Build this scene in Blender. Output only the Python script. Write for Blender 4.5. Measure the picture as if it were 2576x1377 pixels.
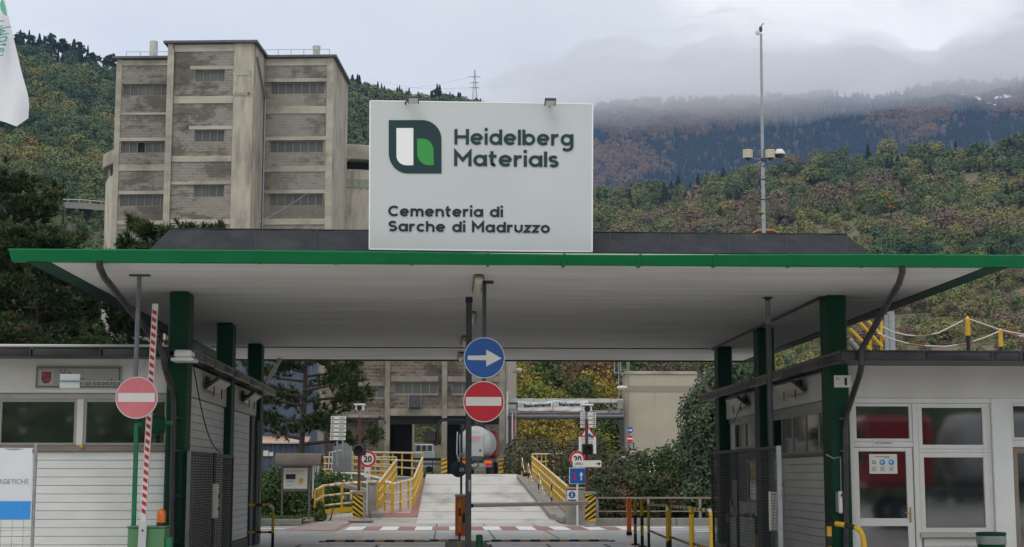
import bpy, math, random
import numpy as np
from mathutils import Vector, Matrix
random.seed(7)
rng = np.random.default_rng(11)
SC = bpy.context.scene
COL = SC.collection
for _o in list(bpy.data.objects):
    bpy.data.objects.remove(_o)

# ------------------------------------------------------------------ camera
YAW, PIT, EYE, FPX, CXP, CYP = math.radians(2.45), math.radians(7.5), 1.6, 3864.0, 1288.0, 688.5
cam = bpy.data.cameras.new('camera')
cam_ob = bpy.data.objects.new('camera', cam)
COL.objects.link(cam_ob)
cam_ob.location = (0, 0, EYE)
cam_ob.rotation_euler = (math.pi / 2 + PIT, 0, -YAW)
cam.sensor_width = 36
cam.lens = 54
cam.clip_start = 0.1
cam.clip_end = 30000
SC.camera = cam_ob

# ------------------------------------------------------------------ world: overcast daylight
SUN_EL, SUN_AZ = math.radians(58), math.radians(205)      # azimuth from +Y, clockwise
world = bpy.data.worlds.new('World')
SC.world = world
world.use_nodes = True
wn, wl = world.node_tree.nodes, world.node_tree.links
wn.clear()
w_out = wn.new('ShaderNodeOutputWorld')
w_bg = wn.new('ShaderNodeBackground')
w_bg.inputs['Strength'].default_value = 0.10
sky = wn.new('ShaderNodeTexSky')
sky.sky_type = 'NISHITA'
sky.sun_disc = False
sky.sun_elevation = SUN_EL
sky.sun_rotation = SUN_AZ
w_tc = wn.new('ShaderNodeTexCoord')
w_map = wn.new('ShaderNodeMapping')
w_map.inputs['Scale'].default_value = (1.0, 1.0, 2.0)
w_map.inputs['Location'].default_value = (0.139, 1.4475, 1.0285)
w_n1 = wn.new('ShaderNodeTexNoise')
w_n1.inputs['Scale'].default_value = 3.4
w_n1.inputs['Detail'].default_value = 7
w_n1.inputs['Roughness'].default_value = 0.5
w_n1.inputs['Distortion'].default_value = 0.4
w_r = wn.new('ShaderNodeValToRGB')
e = w_r.color_ramp.elements
e[0].position, e[0].color = 0.33, (8.1, 8.35, 8.6, 1)
e[1].position, e[1].color = 0.60, (11.5, 11.5, 11.4, 1)
m_ = w_r.color_ramp.elements.new(0.5)
m_.color = (9.3, 9.4, 9.3, 1)
w_mix = wn.new('ShaderNodeMixRGB')
w_mix.inputs['Fac'].default_value = 0.93
wl.new(w_tc.outputs['Generated'], w_map.inputs['Vector'])
wl.new(w_map.outputs['Vector'], w_n1.inputs['Vector'])
wl.new(w_n1.outputs['Fac'], w_r.inputs['Fac'])
wl.new(sky.outputs['Color'], w_mix.inputs['Color1'])
wl.new(w_r.outputs['Color'], w_mix.inputs['Color2'])
wl.new(w_mix.outputs['Color'], w_bg.inputs['Color'])
wl.new(w_bg.outputs['Background'], w_out.inputs['Surface'])

sun = bpy.data.lights.new('sun', 'SUN')
sun.energy = 0.95
sun.angle = math.radians(35)
sun.color = (1.0, 0.95, 0.88)
sun_ob = bpy.data.objects.new('sun', sun)
COL.objects.link(sun_ob)
_sd = Vector((math.sin(SUN_AZ) * math.cos(SUN_EL), math.cos(SUN_AZ) * math.cos(SUN_EL), math.sin(SUN_EL)))
sun_ob.rotation_euler = _sd.to_track_quat('Z', 'Y').to_euler()
sun_ob.location = (0, -30, 60)

vs = SC.view_settings
vs.view_transform = 'Standard'
vs.look = 'None'
vs.exposure = 0.0
vs.gamma = 1.0
vs.use_curve_mapping = False
SC.cycles.diffuse_bounces = 3
SC.cycles.glossy_bounces = 3
SC.cycles.volume_bounces = 20
SC.cycles.max_bounces = 22
SC.cycles.transparent_max_bounces = 12
SC.cycles.use_denoising = True
SC.cycles.sample_clamp_indirect = 6

# ------------------------------------------------------------------ photograph pixel (2576 wide) -> point at a true distance
_F = Vector((math.sin(YAW) * math.cos(PIT), math.cos(YAW) * math.cos(PIT), math.sin(PIT)))
_R = Vector((math.cos(YAW), -math.sin(YAW), 0))
_U = _R.cross(_F)
def ray(x, y): return _F + _R * ((x - CXP) / FPX) + _U * ((CYP - y) / FPX)
def PY(x, y, Y):
    d = ray(x, y); t = Y / d.y
    return Vector((d.x * t, Y, EYE + d.z * t))
def PZ(x, y, Z=0.0):
    d = ray(x, y); t = (Z - EYE) / d.z
    return Vector((d.x * t, d.y * t, Z))
def PX(x, y, X):
    d = ray(x, y); t = X / d.x
    return Vector((X, d.y * t, EYE + d.z * t))
def PR(x, y, r):
    d = ray(x, y); t = r / math.hypot(d.x, d.y)
    return Vector((d.x * t, d.y * t, EYE + d.z * t))
def zc(ox, oy, s): return lambda x, y: ((ox + x / s) / 1.49068, (oy + y / s) / 1.49068)

# ------------------------------------------------------------------ objects
WP = {}
def tag(o, label=None, cat=None, group=None, kind=None):
    if label: o['label'] = label
    if cat: o['category'] = cat
    if group: o['group'] = group
    if kind: o['kind'] = kind
    return o
def thing(name, label, cat, loc, group=None):
    o = bpy.data.objects.new(name, None)
    o.empty_display_size = 0.2
    COL.objects.link(o)
    o.location = loc
    WP[o.name] = Vector(loc)
    return tag(o, label, cat, group)
def link(name, me, mats, origin, parent=None):
    o = bpy.data.objects.new(name, me)
    if not isinstance(mats, (list, tuple)): mats = [mats]
    if len(me.materials) == 0:
        for m in mats: me.materials.append(m)
    COL.objects.link(o)
    WP[o.name] = Vector(origin)
    if parent is not None:
        o.parent = parent
        o.location = Vector(origin) - WP[parent.name]
    else:
        o.location = origin
    return o
def inst(o, delta, label=None):
    """a copy of one part under the same parent, moved by delta"""
    c = o.copy(); COL.objects.link(c)
    c.location = o.location + Vector(delta)
    WP[c.name] = WP[o.name] + Vector(delta)
    for ch in list(o.children):
        g = ch.copy(); COL.objects.link(g); g.parent = c
        WP[g.name] = WP[ch.name] + Vector(delta)
    return c
def dup(root, loc, label=None, rotz=None, scale=None):
    """a copy of a thing with its parts and their sub-parts"""
    r = root.copy(); COL.objects.link(r); r.location = loc
    WP[r.name] = Vector(loc)
    if label: r['label'] = label
    if rotz is not None: r.rotation_euler = (0, 0, rotz)
    if scale is not None: r.scale = (scale,) * 3 if not isinstance(scale, (tuple, list)) else scale
    for ch in list(root.children):
        c = ch.copy(); COL.objects.link(c); c.parent = r
        for g in list(ch.children):
            k = g.copy(); COL.objects.link(k); k.parent = c
    return r

class MB:
    def __init__(s, xf=None): s.v, s.f, s.m, s.sm, s.xf = [], [], [], [], xf
    def add(s, verts, faces, mi=0, smooth=False):
        b = len(s.v)
        s.v += [tuple(p) for p in verts]
        for k, f in enumerate(faces):
            s.f.append(tuple(i + b for i in f))
            s.m.append(mi[k] if isinstance(mi, (list, tuple)) else mi)
            s.sm.append(smooth)
        return s
    def box(s, a, b, c=0.0, mi=0, R=None, o=None):
        (x0, y0, z0), (x1, y1, z1) = [min(p, q) for p, q in zip(a, b)], [max(p, q) for p, q in zip(a, b)]
        c = min(c, (x1 - x0) * .45, (y1 - y0) * .45, (z1 - z0) * .45)
        if c <= 0:
            vs_ = [(x, y, z) for x in (x0, x1) for y in (y0, y1) for z in (z0, z1)]
            fs = [(0, 1, 3, 2), (4, 6, 7, 5), (0, 4, 5, 1), (2, 3, 7, 6), (0, 2, 6, 4), (1, 5, 7, 3)]
        else:
            vs_, idx = [], {}
            for i in (0, 1):
                for j in (0, 1):
                    for k in (0, 1):
                        X, Y, Z = (x0, x1)[i], (y0, y1)[j], (z0, z1)[k]
                        dx, dy, dz = c * (1 - 2 * i), c * (1 - 2 * j), c * (1 - 2 * k)
                        for ax, p in enumerate(((X, Y + dy, Z + dz), (X + dx, Y, Z + dz), (X + dx, Y + dy, Z))):
                            idx[(i, j, k, ax)] = len(vs_); vs_.append(p)
            fs = []
            g = lambda i, j, k, a_: idx[(i, j, k, a_)]
            for i in (0, 1):
                q = [g(i, 0, 0, 0), g(i, 1, 0, 0), g(i, 1, 1, 0), g(i, 0, 1, 0)]; fs.append(q if i else q[::-1])
                q = [g(0, i, 0, 1), g(1, i, 0, 1), g(1, i, 1, 1), g(0, i, 1, 1)]; fs.append(q[::-1] if i else q)
                q = [g(0, 0, i, 2), g(1, 0, i, 2), g(1, 1, i, 2), g(0, 1, i, 2)]; fs.append(q if i else q[::-1])
            for a_ in (0, 1):
                for b_ in (0, 1):
                    q = [g(a_, b_, 0, 0), g(a_, b_, 1, 0), g(a_, b_, 1, 1), g(a_, b_, 0, 1)]; fs.append(q if a_ != b_ else q[::-1])
                    q = [g(a_, 0, b_, 0), g(a_, 0, b_, 2), g(a_, 1, b_, 2), g(a_, 1, b_, 0)]; fs.append(q if a_ == b_ else q[::-1])
                    q = [g(0, a_, b_, 1), g(1, a_, b_, 1), g(1, a_, b_, 2), g(0, a_, b_, 2)]; fs.append(q if a_ == b_ else q[::-1])
                    for d_ in (0, 1):
                        q = [g(a_, b_, d_, 0), g(a_, b_, d_, 1), g(a_, b_, d_, 2)]
                        fs.append(q if (a_ + b_ + d_) % 2 == 1 else q[::-1])
        if R is not None:
            o_ = Vector(o) if o is not None else Vector(((x0 + x1) / 2, (y0 + y1) / 2, (z0 + z1) / 2))
            vs_ = [tuple(R @ (Vector(p) - o_) + o_) for p in vs_]
        return s.add(vs_, fs, mi)
    def bar(s, p, q, w, h=None, mi=0, up=(0, 0, 1), c=0.0):
        p, q = Vector(p), Vector(q); h = h or w
        d = q - p; L = d.length; d.normalize()
        u = Vector(up)
        if abs(d.dot(u)) > .99: u = Vector((0, 1, 0))
        sx = d.cross(u).normalized(); sz = sx.cross(d)
        R = Matrix((sx, d, sz)).transposed()
        m = (p + q) / 2
        return s.box((m.x - w / 2, m.y - L / 2, m.z - h / 2), (m.x + w / 2, m.y + L / 2, m.z + h / 2), c, mi, R, m)
    def tube(s, pts, r, n=8, mi=0, cap=True, smooth=True, seg=None):
        pts = [Vector(p) for p in pts]
        if seg:
            new = [pts[0]]; mis = []; acc = 0.0; k = 0
            for a, b in zip(pts, pts[1:]):
                L = (b - a).length; t = 0.0
                while L - t > 1e-6:
                    st = min(seg[0] - acc, L - t); t += st; acc += st
                    new.append(a.lerp(b, t / L)); mis.append(seg[1][k % len(seg[1])])
                    if acc >= seg[0] - 1e-6: acc = 0.0; k += 1
            pts = new
        rs = r if isinstance(r, (list, tuple)) else [r] * len(pts)
        rings = []
        t0 = (pts[1] - pts[0]).normalized()
        u = t0.orthogonal().normalized()
        for i, p in enumerate(pts):
            if i == 0: t = (pts[1] - pts[0])
            elif i == len(pts) - 1: t = (pts[-1] - pts[-2])
            else: t = (pts[i + 1] - p).normalized() + (p - pts[i - 1]).normalized()
            if t.length < 1e-9: t = t0
            t = t.normalized(); u = (u - t * u.dot(t)).normalized(); w = t.cross(u); t0 = t
            rings.append([p + (u * math.cos(a) + w * math.sin(a)) * rs[i] for a in [2 * math.pi * j / n for j in range(n)]])
        vs_ = [q for r_ in rings for q in r_]; fs = []; mm = []
        for i in range(len(pts) - 1):
            for j in range(n):
                fs.append((i * n + j, i * n + (j + 1) % n, (i + 1) * n + (j + 1) % n, (i + 1) * n + j))
                mm.append(mis[i] if seg else mi)
        s.add(vs_, fs, mm, smooth)
        if cap:
            s.add(rings[0], [tuple(range(n))[::-1]], mm[0]); s.add(rings[-1], [tuple(range(n))], mm[-1])
        return s
    def lathe(s, o, prof, n=24, mi=0, axis='z', smooth=True):
        o = Vector(o); vs_ = []
        for (r, z) in prof:
            for j in range(n):
                a = 2 * math.pi * j / n; cx, sy = r * math.cos(a), r * math.sin(a)
                vs_.append(o + (Vector((cx, sy, z)) if axis == 'z' else Vector((cx, z, sy)) if axis == 'y' else Vector((z, cx, sy))))
        fs, mm = [], []
        for i in range(len(prof) - 1):
            for j in range(n):
                fs.append((i * n + j, i * n + (j + 1) % n, (i + 1) * n + (j + 1) % n, (i + 1) * n + j)); mm.append(mi)
        s.add(vs_, fs, mm, smooth)
        return s
    def disc(s, c, r, n=36, y0=0.0, th=0.003, mi=0, hole=None):
        """a round plate facing -Y at c, front face at y0 in front of c"""
        c = Vector(c)
        out = [(r * math.cos(2 * math.pi * j / n), r * math.sin(2 * math.pi * j / n)) for j in range(n)]
        if hole:
            inn = [(hole * math.cos(2 * math.pi * j / n), hole * math.sin(2 * math.pi * j / n)) for j in range(n)]
            v = [(c.x + a, c.y - y0 - th, c.z + b) for a, b in out + inn] + [(c.x + a, c.y - y0, c.z + b) for a, b in out + inn]
            f = []
            for j in range(n):
                k = (j + 1) % n
                f += [(j, k, n + k, n + j), (2 * n + j, 2 * n + k, k, j), (n + j, n + k, 3 * n + k, 3 * n + j)]
            return s.add(v, f, mi)
        return s.prism([(c.x + a, c.z + b) for a, b in out], c.y - y0 - th, c.y - y0, mi)
    def prism(s, poly, ya, yb, mi=0):
        """poly in (x,z), extruded from y=ya (front) to yb"""
        n = len(poly)
        area = sum(poly[i][0] * poly[(i + 1) % n][1] - poly[(i + 1) % n][0] * poly[i][1] for i in range(n))
        if area < 0: poly = poly[::-1]
        v = [(x, ya, z) for x, z in poly] + [(x, yb, z) for x, z in poly]
        f = [tuple(range(n)), tuple(range(2 * n - 1, n - 1, -1))] + [(i, i + n, (i + 1) % n + n, (i + 1) % n) for i in range(n)]
        return s.add(v, f, mi)
    def quad(s, a, b, c, d, mi=0): return s.add([a, b, c, d], [(0, 1, 2, 3)], mi)
    def build(s, name, mats, parent=None, kind=None, origin=None, label=None):
        V = np.array(s.v, dtype=float)
        if s.xf is not None: V = np.array([tuple(s.xf @ Vector(p)) for p in s.v])
        lo, hi = V.min(0), V.max(0)
        if origin is None:
            origin = (lo + hi) / 2
            if parent is None: origin[2] = lo[2]
        origin = np.array(origin, dtype=float)
        me = bpy.data.meshes.new(name)
        me.from_pydata((V - origin).tolist(), [], s.f)
        me.polygons.foreach_set('material_index', s.m)
        me.polygons.foreach_set('use_smooth', s.sm)
        if any(s.sm): me.set_sharp_from_angle(angle=math.radians(45))
        me.update()
        o = link(name, me, mats, origin, parent)
        if kind: o['kind'] = kind
        if label: o['label'] = label
        return o

# ------------------------------------------------------------------ materials
def mk(name, col, rough=.6, metal=0.0, col2=None, scale=2.0, amount=.5, bump=0.0, bscale=30.0, spec=.4, stretch=(1, 1, 1), detail=6,
       col3=None, scale3=.4, amount3=.5, stretch3=(1, 1, 1), coat=0.0, backface=False):
    m = bpy.data.materials.new(name); m.use_nodes = True
    n, l = m.node_tree.nodes, m.node_tree.links
    b = n['Principled BSDF']
    b.inputs['Roughness'].default_value = rough
    b.inputs['Metallic'].default_value = metal
    b.inputs['Specular IOR Level'].default_value = spec
    b.inputs['Coat Weight'].default_value = coat
    b.inputs['Coat Roughness'].default_value = .26 if coat == 1.0 else .08
    c4 = lambda c: (c[0], c[1], c[2], 1)
    b.inputs['Base Color'].default_value = c4(col)
    m.diffuse_color = c4(col)
    g = n.new('ShaderNodeNewGeometry')
    def noise(sc, st, dt=detail, lo=.35, hi=.65):
        mp = n.new('ShaderNodeMapping'); mp.inputs['Scale'].default_value = st
        t = n.new('ShaderNodeTexNoise'); t.inputs['Scale'].default_value = sc; t.inputs['Detail'].default_value = dt
        r = n.new('ShaderNodeMapRange'); r.inputs['From Min'].default_value = lo; r.inputs['From Max'].default_value = hi
        l.new(g.outputs['Position'], mp.inputs['Vector']); l.new(mp.outputs['Vector'], t.inputs['Vector']); l.new(t.outputs['Fac'], r.inputs['Value'])
        return r.outputs['Result']
    cur = None
    if col2 is not None:
        x = n.new('ShaderNodeMixRGB'); x.inputs['Color1'].default_value = c4(col); x.inputs['Color2'].default_value = c4(col2)
        mu = n.new('ShaderNodeMath'); mu.operation = 'MULTIPLY'; mu.inputs[1].default_value = amount
        l.new(noise(scale, stretch), mu.inputs[0]); l.new(mu.outputs[0], x.inputs['Fac']); cur = x.outputs['Color']
    if col3 is not None:
        y = n.new('ShaderNodeMixRGB'); y.inputs['Color2'].default_value = c4(col3)
        if cur: l.new(cur, y.inputs['Color1'])
        else: y.inputs['Color1'].default_value = c4(col)
        mu = n.new('ShaderNodeMath'); mu.operation = 'MULTIPLY'; mu.inputs[1].default_value = amount3
        l.new(noise(scale3, stretch3, 8, .5, .7), mu.inputs[0]); l.new(mu.outputs[0], y.inputs['Fac']); cur = y.outputs['Color']
    if cur: l.new(cur, b.inputs['Base Color'])
    if bump > 0:
        bp = n.new('ShaderNodeBump'); bp.inputs['Strength'].default_value = bump; bp.inputs['Distance'].default_value = .02
        l.new(noise(bscale, stretch, 4, 0, 1), bp.inputs['Height']); l.new(bp.outputs['Normal'], b.inputs['Normal'])
    return m

M = {}
M['white_paint'] = mk('white_paint', (.74, .75, .74), .55, col2=(.60, .61, .60), scale=2.5, amount=.35, bump=.15, bscale=18, col3=(.42, .41, .38), scale3=1.3, amount3=.25)
M['siding'] = mk('siding_paint', (.78, .79, .775), .5, col2=(.64, .65, .64), scale=1.6, amount=.4, bump=.1, bscale=9, stretch=(1, 1, 3), col3=(.45, .44, .41), scale3=2.2, amount3=.22, stretch3=(.6, .6, 2))
M['frieze'] = mk('frieze_render', (.66, .64, .60), .75, col2=(.55, .53, .49), scale=1.5, amount=.5, bump=.2, bscale=40)
M['soffit'] = mk('soffit_render', (.75, .735, .70), .7, col2=(.60, .585, .55), scale=2.2, amount=.7, bump=.3, bscale=10, stretch=(.10, 2.2, 1), col3=(.48, .465, .43), scale3=.6, amount3=.45, stretch3=(.5, 1.0, 1))
M['green'] = mk('green_gutter_paint', (.003, .19, .064), .5, col2=(.005, .235, .08), scale=3, amount=.6, spec=.2, col3=(.02, .12, .06), scale3=1.5, amount3=.3)
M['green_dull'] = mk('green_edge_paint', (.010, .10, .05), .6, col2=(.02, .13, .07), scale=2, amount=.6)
M['dark_green'] = mk('dark_green_column_paint', (.003, .040, .019), .5, spec=.18, col2=(.005, .055, .027), scale=1.2, amount=.7, bump=.1, bscale=20)
M['bitumen'] = mk('bitumen_felt', (.033, .038, .043), .9, spec=.15, col2=(.05, .051, .055), scale=3.5, amount=.7, bump=.5, bscale=9, col3=(.075, .075, .08), scale3=2.2, amount3=.4)
M['black_metal'] = mk('dark_fascia_metal', (.020, .021, .025), .38, col2=(.045, .045, .05), scale=2.4, amount=.6, col3=(.10, .085, .07), scale3=2.0, amount3=.35)
M['dark_pipe'] = mk('dark_downpipe', (.024, .024, .03), .35, col2=(.05, .045, .045), scale=5, amount=.5, col3=(.16, .10, .06), scale3=3, amount3=.3)
M['galv'] = mk('galvanised_steel', (.34, .36, .38), .42, .7, col2=(.25, .26, .28), scale=8, amount=.6)
M['grey_steel'] = mk('grey_painted_steel', (.16, .175, .19), .45, .3, col2=(.11, .12, .13), scale=6, amount=.6)
M['dark_steel'] = mk('dark_grey_steel', (.05, .055, .06), .5, .3, col2=(.08, .08, .085), scale=6, amount=.5)
M['board_white'] = mk('sign_board_white', (.54, .575, .58), .42, col2=(.49, .52, .53), scale=.8, amount=.5)
M['board_edge'] = mk('sign_board_edge', (.85, .86, .86), .4)
M['teal'] = mk('deep_teal_lettering', (.006, .035, .040), .45)
M['teal_black'] = mk('dark_lettering', (.004, .018, .024), .45)
M['leaf_green'] = mk('bright_green_print', (.035, .30, .06), .45)
M['glass'] = mk('dark_window_glass', (.012, .014, .015), .04, spec=.75)
M['glass'].node_tree.nodes['Principled BSDF'].inputs['IOR'].default_value = 2.3
M['glass_grey'] = mk('dusty_wired_glass', (.085, .092, .088), .5, col2=(.115, .122, .116), scale=.5, amount=.8, spec=.3, col3=(.16, .17, .155), scale3=.25, amount3=.5)
M['glass_grey_g'] = mk('greenish_glass_blocks', (.22, .27, .20), .4, col2=(.28, .32, .25), scale=3, amount=.6)
M['yellow'] = mk('yellow_paint', (.66, .40, .015), .5, col2=(.52, .32, .03), scale=4, amount=.5, col3=(.30, .20, .06), scale3=3, amount3=.3)
M['white'] = mk('white_marking', (.78, .77, .74), .6, col2=(.50, .49, .47), scale=4, amount=.7, col3=(.36, .35, .33), scale3=2.5, amount3=.5)
M['black'] = mk('black_paint', (.012, .012, .013), .5)
M['red'] = mk('red_sign_film', (.52, .012, .030), .4, col2=(.45, .012, .03), scale=4, amount=.4)
M['red_faded'] = mk('faded_red_sign_film', (.60, .10, .13), .5, col2=(.66, .22, .25), scale=1.6, amount=.8, stretch=(1, 1, .8))
M['red_stripe'] = mk('red_stripe_film', (.50, .015, .035), .45)
M['sign_white'] = mk('white_sign_film', (.70, .69, .66), .45, col2=(.6, .59, .56), scale=5, amount=.4)
M['blue'] = mk('blue_sign_film', (.012, .095, .36), .4, col2=(.015, .085, .30), scale=3, amount=.5)
M['banner_blue'] = mk('banner_blue_print', (.035, .27, .70), .55)
M['banner'] = mk('white_banner_cloth', (.66, .69, .72), .65, col2=(.58, .61, .64), scale=1.5, amount=.5)
M['orange'] = mk('orange_paint', (.85, .15, .012), .42, col2=(.62, .10, .015), scale=3, amount=.5)
M['beacon'] = mk('orange_beacon_plastic', (.75, .16, .012), .2, spec=.6)
M['cab_green'] = mk('faded_green_cabinet_paint', (.09, .24, .10), .5, col2=(.16, .32, .16), scale=3, amount=.7, col3=(.05, .12, .06), scale3=3, amount3=.4)
M['pink_arm'] = mk('pale_red_barrier_film', (.70, .42, .40), .45)
M['brown_pole'] = mk('brown_red_pole_paint', (.10, .022, .018), .5, col2=(.14, .05, .04), scale=8, amount=.5)
M['lamp_lens'] = mk('yellowed_lamp_lens', (.62, .53, .40), .35, col2=(.50, .42, .30), scale=6, amount=.6)
M['beige'] = mk('sun_bleached_plastic', (.62, .60, .54), .5)
M['window_frame'] = mk('white_window_frame', (.70, .70, .68), .4, col2=(.58, .58, .56), scale=3, amount=.4)
M['grey_frame'] = mk('greyish_window_frame', (.36, .35, .33), .5, col2=(.28, .27, .25), scale=4, amount=.5)
M['brown_sill'] = mk('brown_stone_sill', (.22, .175, .14), .7, col2=(.30, .26, .22), scale=4, amount=.5)
M['stone_sill'] = mk('pale_stone_sill', (.48, .46, .42), .7, col2=(.36, .34, .31), scale=4, amount=.5)
M['brass'] = mk('brass', (.40, .25, .08), .35, .8)
M['asphalt'] = mk('grey_yard_concrete', (.46, .455, .44), .5, spec=.5, coat=1.0, col2=(.50, .49, .465), scale=.5, amount=.8, bump=.05, bscale=24, col3=(.19, .19, .185), scale3=.7, amount3=.6, stretch3=(1, .35, 1))
M['road'] = mk('pale_concrete_road', (.47, .455, .42), .8, col2=(.50, .485, .45), scale=.35, amount=.8, bump=.15, bscale=30, col3=(.20, .195, .185), scale3=.62, amount3=.75, stretch3=(1.3, .3, 1))
M['pink_path'] = mk('faded_red_path_paint', (.27, .115, .105), .8, col2=(.33, .18, .16), scale=3, amount=.6)
M['kerb'] = mk('weathered_kerb_stone', (.27, .26, .235), .85, col2=(.17, .165, .15), scale=3, amount=.7, bump=.4, bscale=20)
M['conc'] = mk('rough_concrete', (.32, .305, .275), .85, col2=(.21, .20, .18), scale=1.2, amount=.7, bump=.3, bscale=12, col3=(.10, .095, .085), scale3=1.5, amount3=.5)
M['dirt'] = mk('earth_bank', (.09, .075, .05), .95, col2=(.06, .07, .03), scale=.3, amount=.8)
M['grass'] = mk('short_grass', (.075, .115, .025), .9, col2=(.12, .14, .04), scale=1.2, amount=.7, bump=.6, bscale=40)
M['blue_metal'] = mk('blue_corrugated_metal', (.085, .115, .17), .5, .2, col2=(.12, .145, .19), scale=1.0, amount=.6, col3=(.05, .06, .08), scale3=.8, amount3=.5)
M['rusty'] = mk('rusting_pale_roof', (.42, .41, .38), .6, col2=(.45, .15, .05), scale=.9, amount=.9, stretch=(.8, .8, 1))
M['tank'] = mk('pale_grey_tank_paint', (.52, .54, .55), .35, col2=(.44, .46, .47), scale=1.2, amount=.5, coat=.2)
M['truck_red'] = mk('dark_red_cab_paint', (.30, .012, .02), .3, coat=.4)
M['rubber'] = mk('black_rubber', (.015, .015, .016), .8)
M['render_beige'] = mk('grey_beige_roughcast', (.46, .42, .335), .9, col2=(.40, .365, .295), scale=.6, amount=.7, bump=.5, bscale=14)
M['render_band'] = mk('grey_brown_render_band', (.31, .275, .24), .9, col2=(.27, .24, .21), scale=1, amount=.5)
M['wood_grey'] = mk('weathered_timber', (.19, .175, .155), .85, col2=(.11, .10, .09), scale=3, amount=.7, stretch=(6, 6, .6), bump=.3)
M['roof_brown'] = mk('brown_curved_roof_sheet', (.095, .075, .06), .8, col2=(.14, .12, .10), scale=3, amount=.6)
M['bark'] = mk('bark', (.085, .068, .052), .95, col2=(.045, .036, .03), scale=5, amount=.8, stretch=(3, 3, .6), bump=.6, bscale=12)
M['chain_red'] = mk('red_chain_plastic', (.42, .17, .10), .5)
M['cyan_dark'] = mk('traffic_light_housing', (.015, .05, .05), .5)
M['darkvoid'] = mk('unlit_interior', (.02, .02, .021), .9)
M['cream_metal'] = mk('cream_ribbed_plastic', (.62, .60, .46), .5)
M['roof_pale'] = mk('pale_roof_vent_metal', (.50, .51, .48), .5, col2=(.40, .41, .38), scale=2, amount=.5)
M['bluegrey_edge'] = mk('zinc_roof_edging', (.085, .09, .11), .45, .3, col2=(.13, .135, .15), scale=2, amount=.6)
# ------------------------------------------------------------------ lettering
def text_mesh(body, size=1.0, font_space=1.0, bold=0.0):
    c = bpy.data.curves.new('lettering', 'FONT')
    c.body = body; c.size = size; c.space_character = font_space; c.offset = bold
    c.resolution_u = 3
    o = bpy.data.objects.new('lettering', c); COL.objects.link(o)
    bpy.context.view_layer.update()
    me = bpy.data.meshes.new_from_object(o.evaluated_get(bpy.context.evaluated_depsgraph_get()))
    bpy.data.objects.remove(o); bpy.data.curves.remove(c)
    v = [tuple(x.co) for x in me.vertices]; f = [tuple(p.vertices) for p in me.polygons]
    bpy.data.meshes.remove(me)
    return v, f
def put_text(name, body, mat, parent, p0, p1, height, y_front=0.003, bold=0.0, fn=None, mirror=False):
    """flat print facing -Y: starts at p0, ends at p1 (both on the baseline), capital height given"""
    v, f = text_mesh(body, 1.0, 1.0, bold)
    xs = [q[0] for q in v]; w = max(xs) - min(xs); x0 = min(xs)
    p0, p1 = Vector(p0), Vector(p1); d = p1 - p0
    cap = .729
    mb = MB()
    vv = []
    for q in v:
        t = (q[0] - x0) / w
        p = p0 + d * t + Vector((0, 0, q[1] * height / cap))
        p.y -= y_front
        if fn: p = fn(p)
        vv.append(p)
    mb.add(vv, f)
    return mb.build(name, mat, parent)
def arc(cx, cy, rx, ry, a0, a1, n=14):
    return [(cx + rx * math.cos(math.radians(a0 + (a1 - a0) * i / n)), cy + ry * math.sin(math.radians(a0 + (a1 - a0) * i / n))) for i in range(n + 1)]
XH = .74
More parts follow.
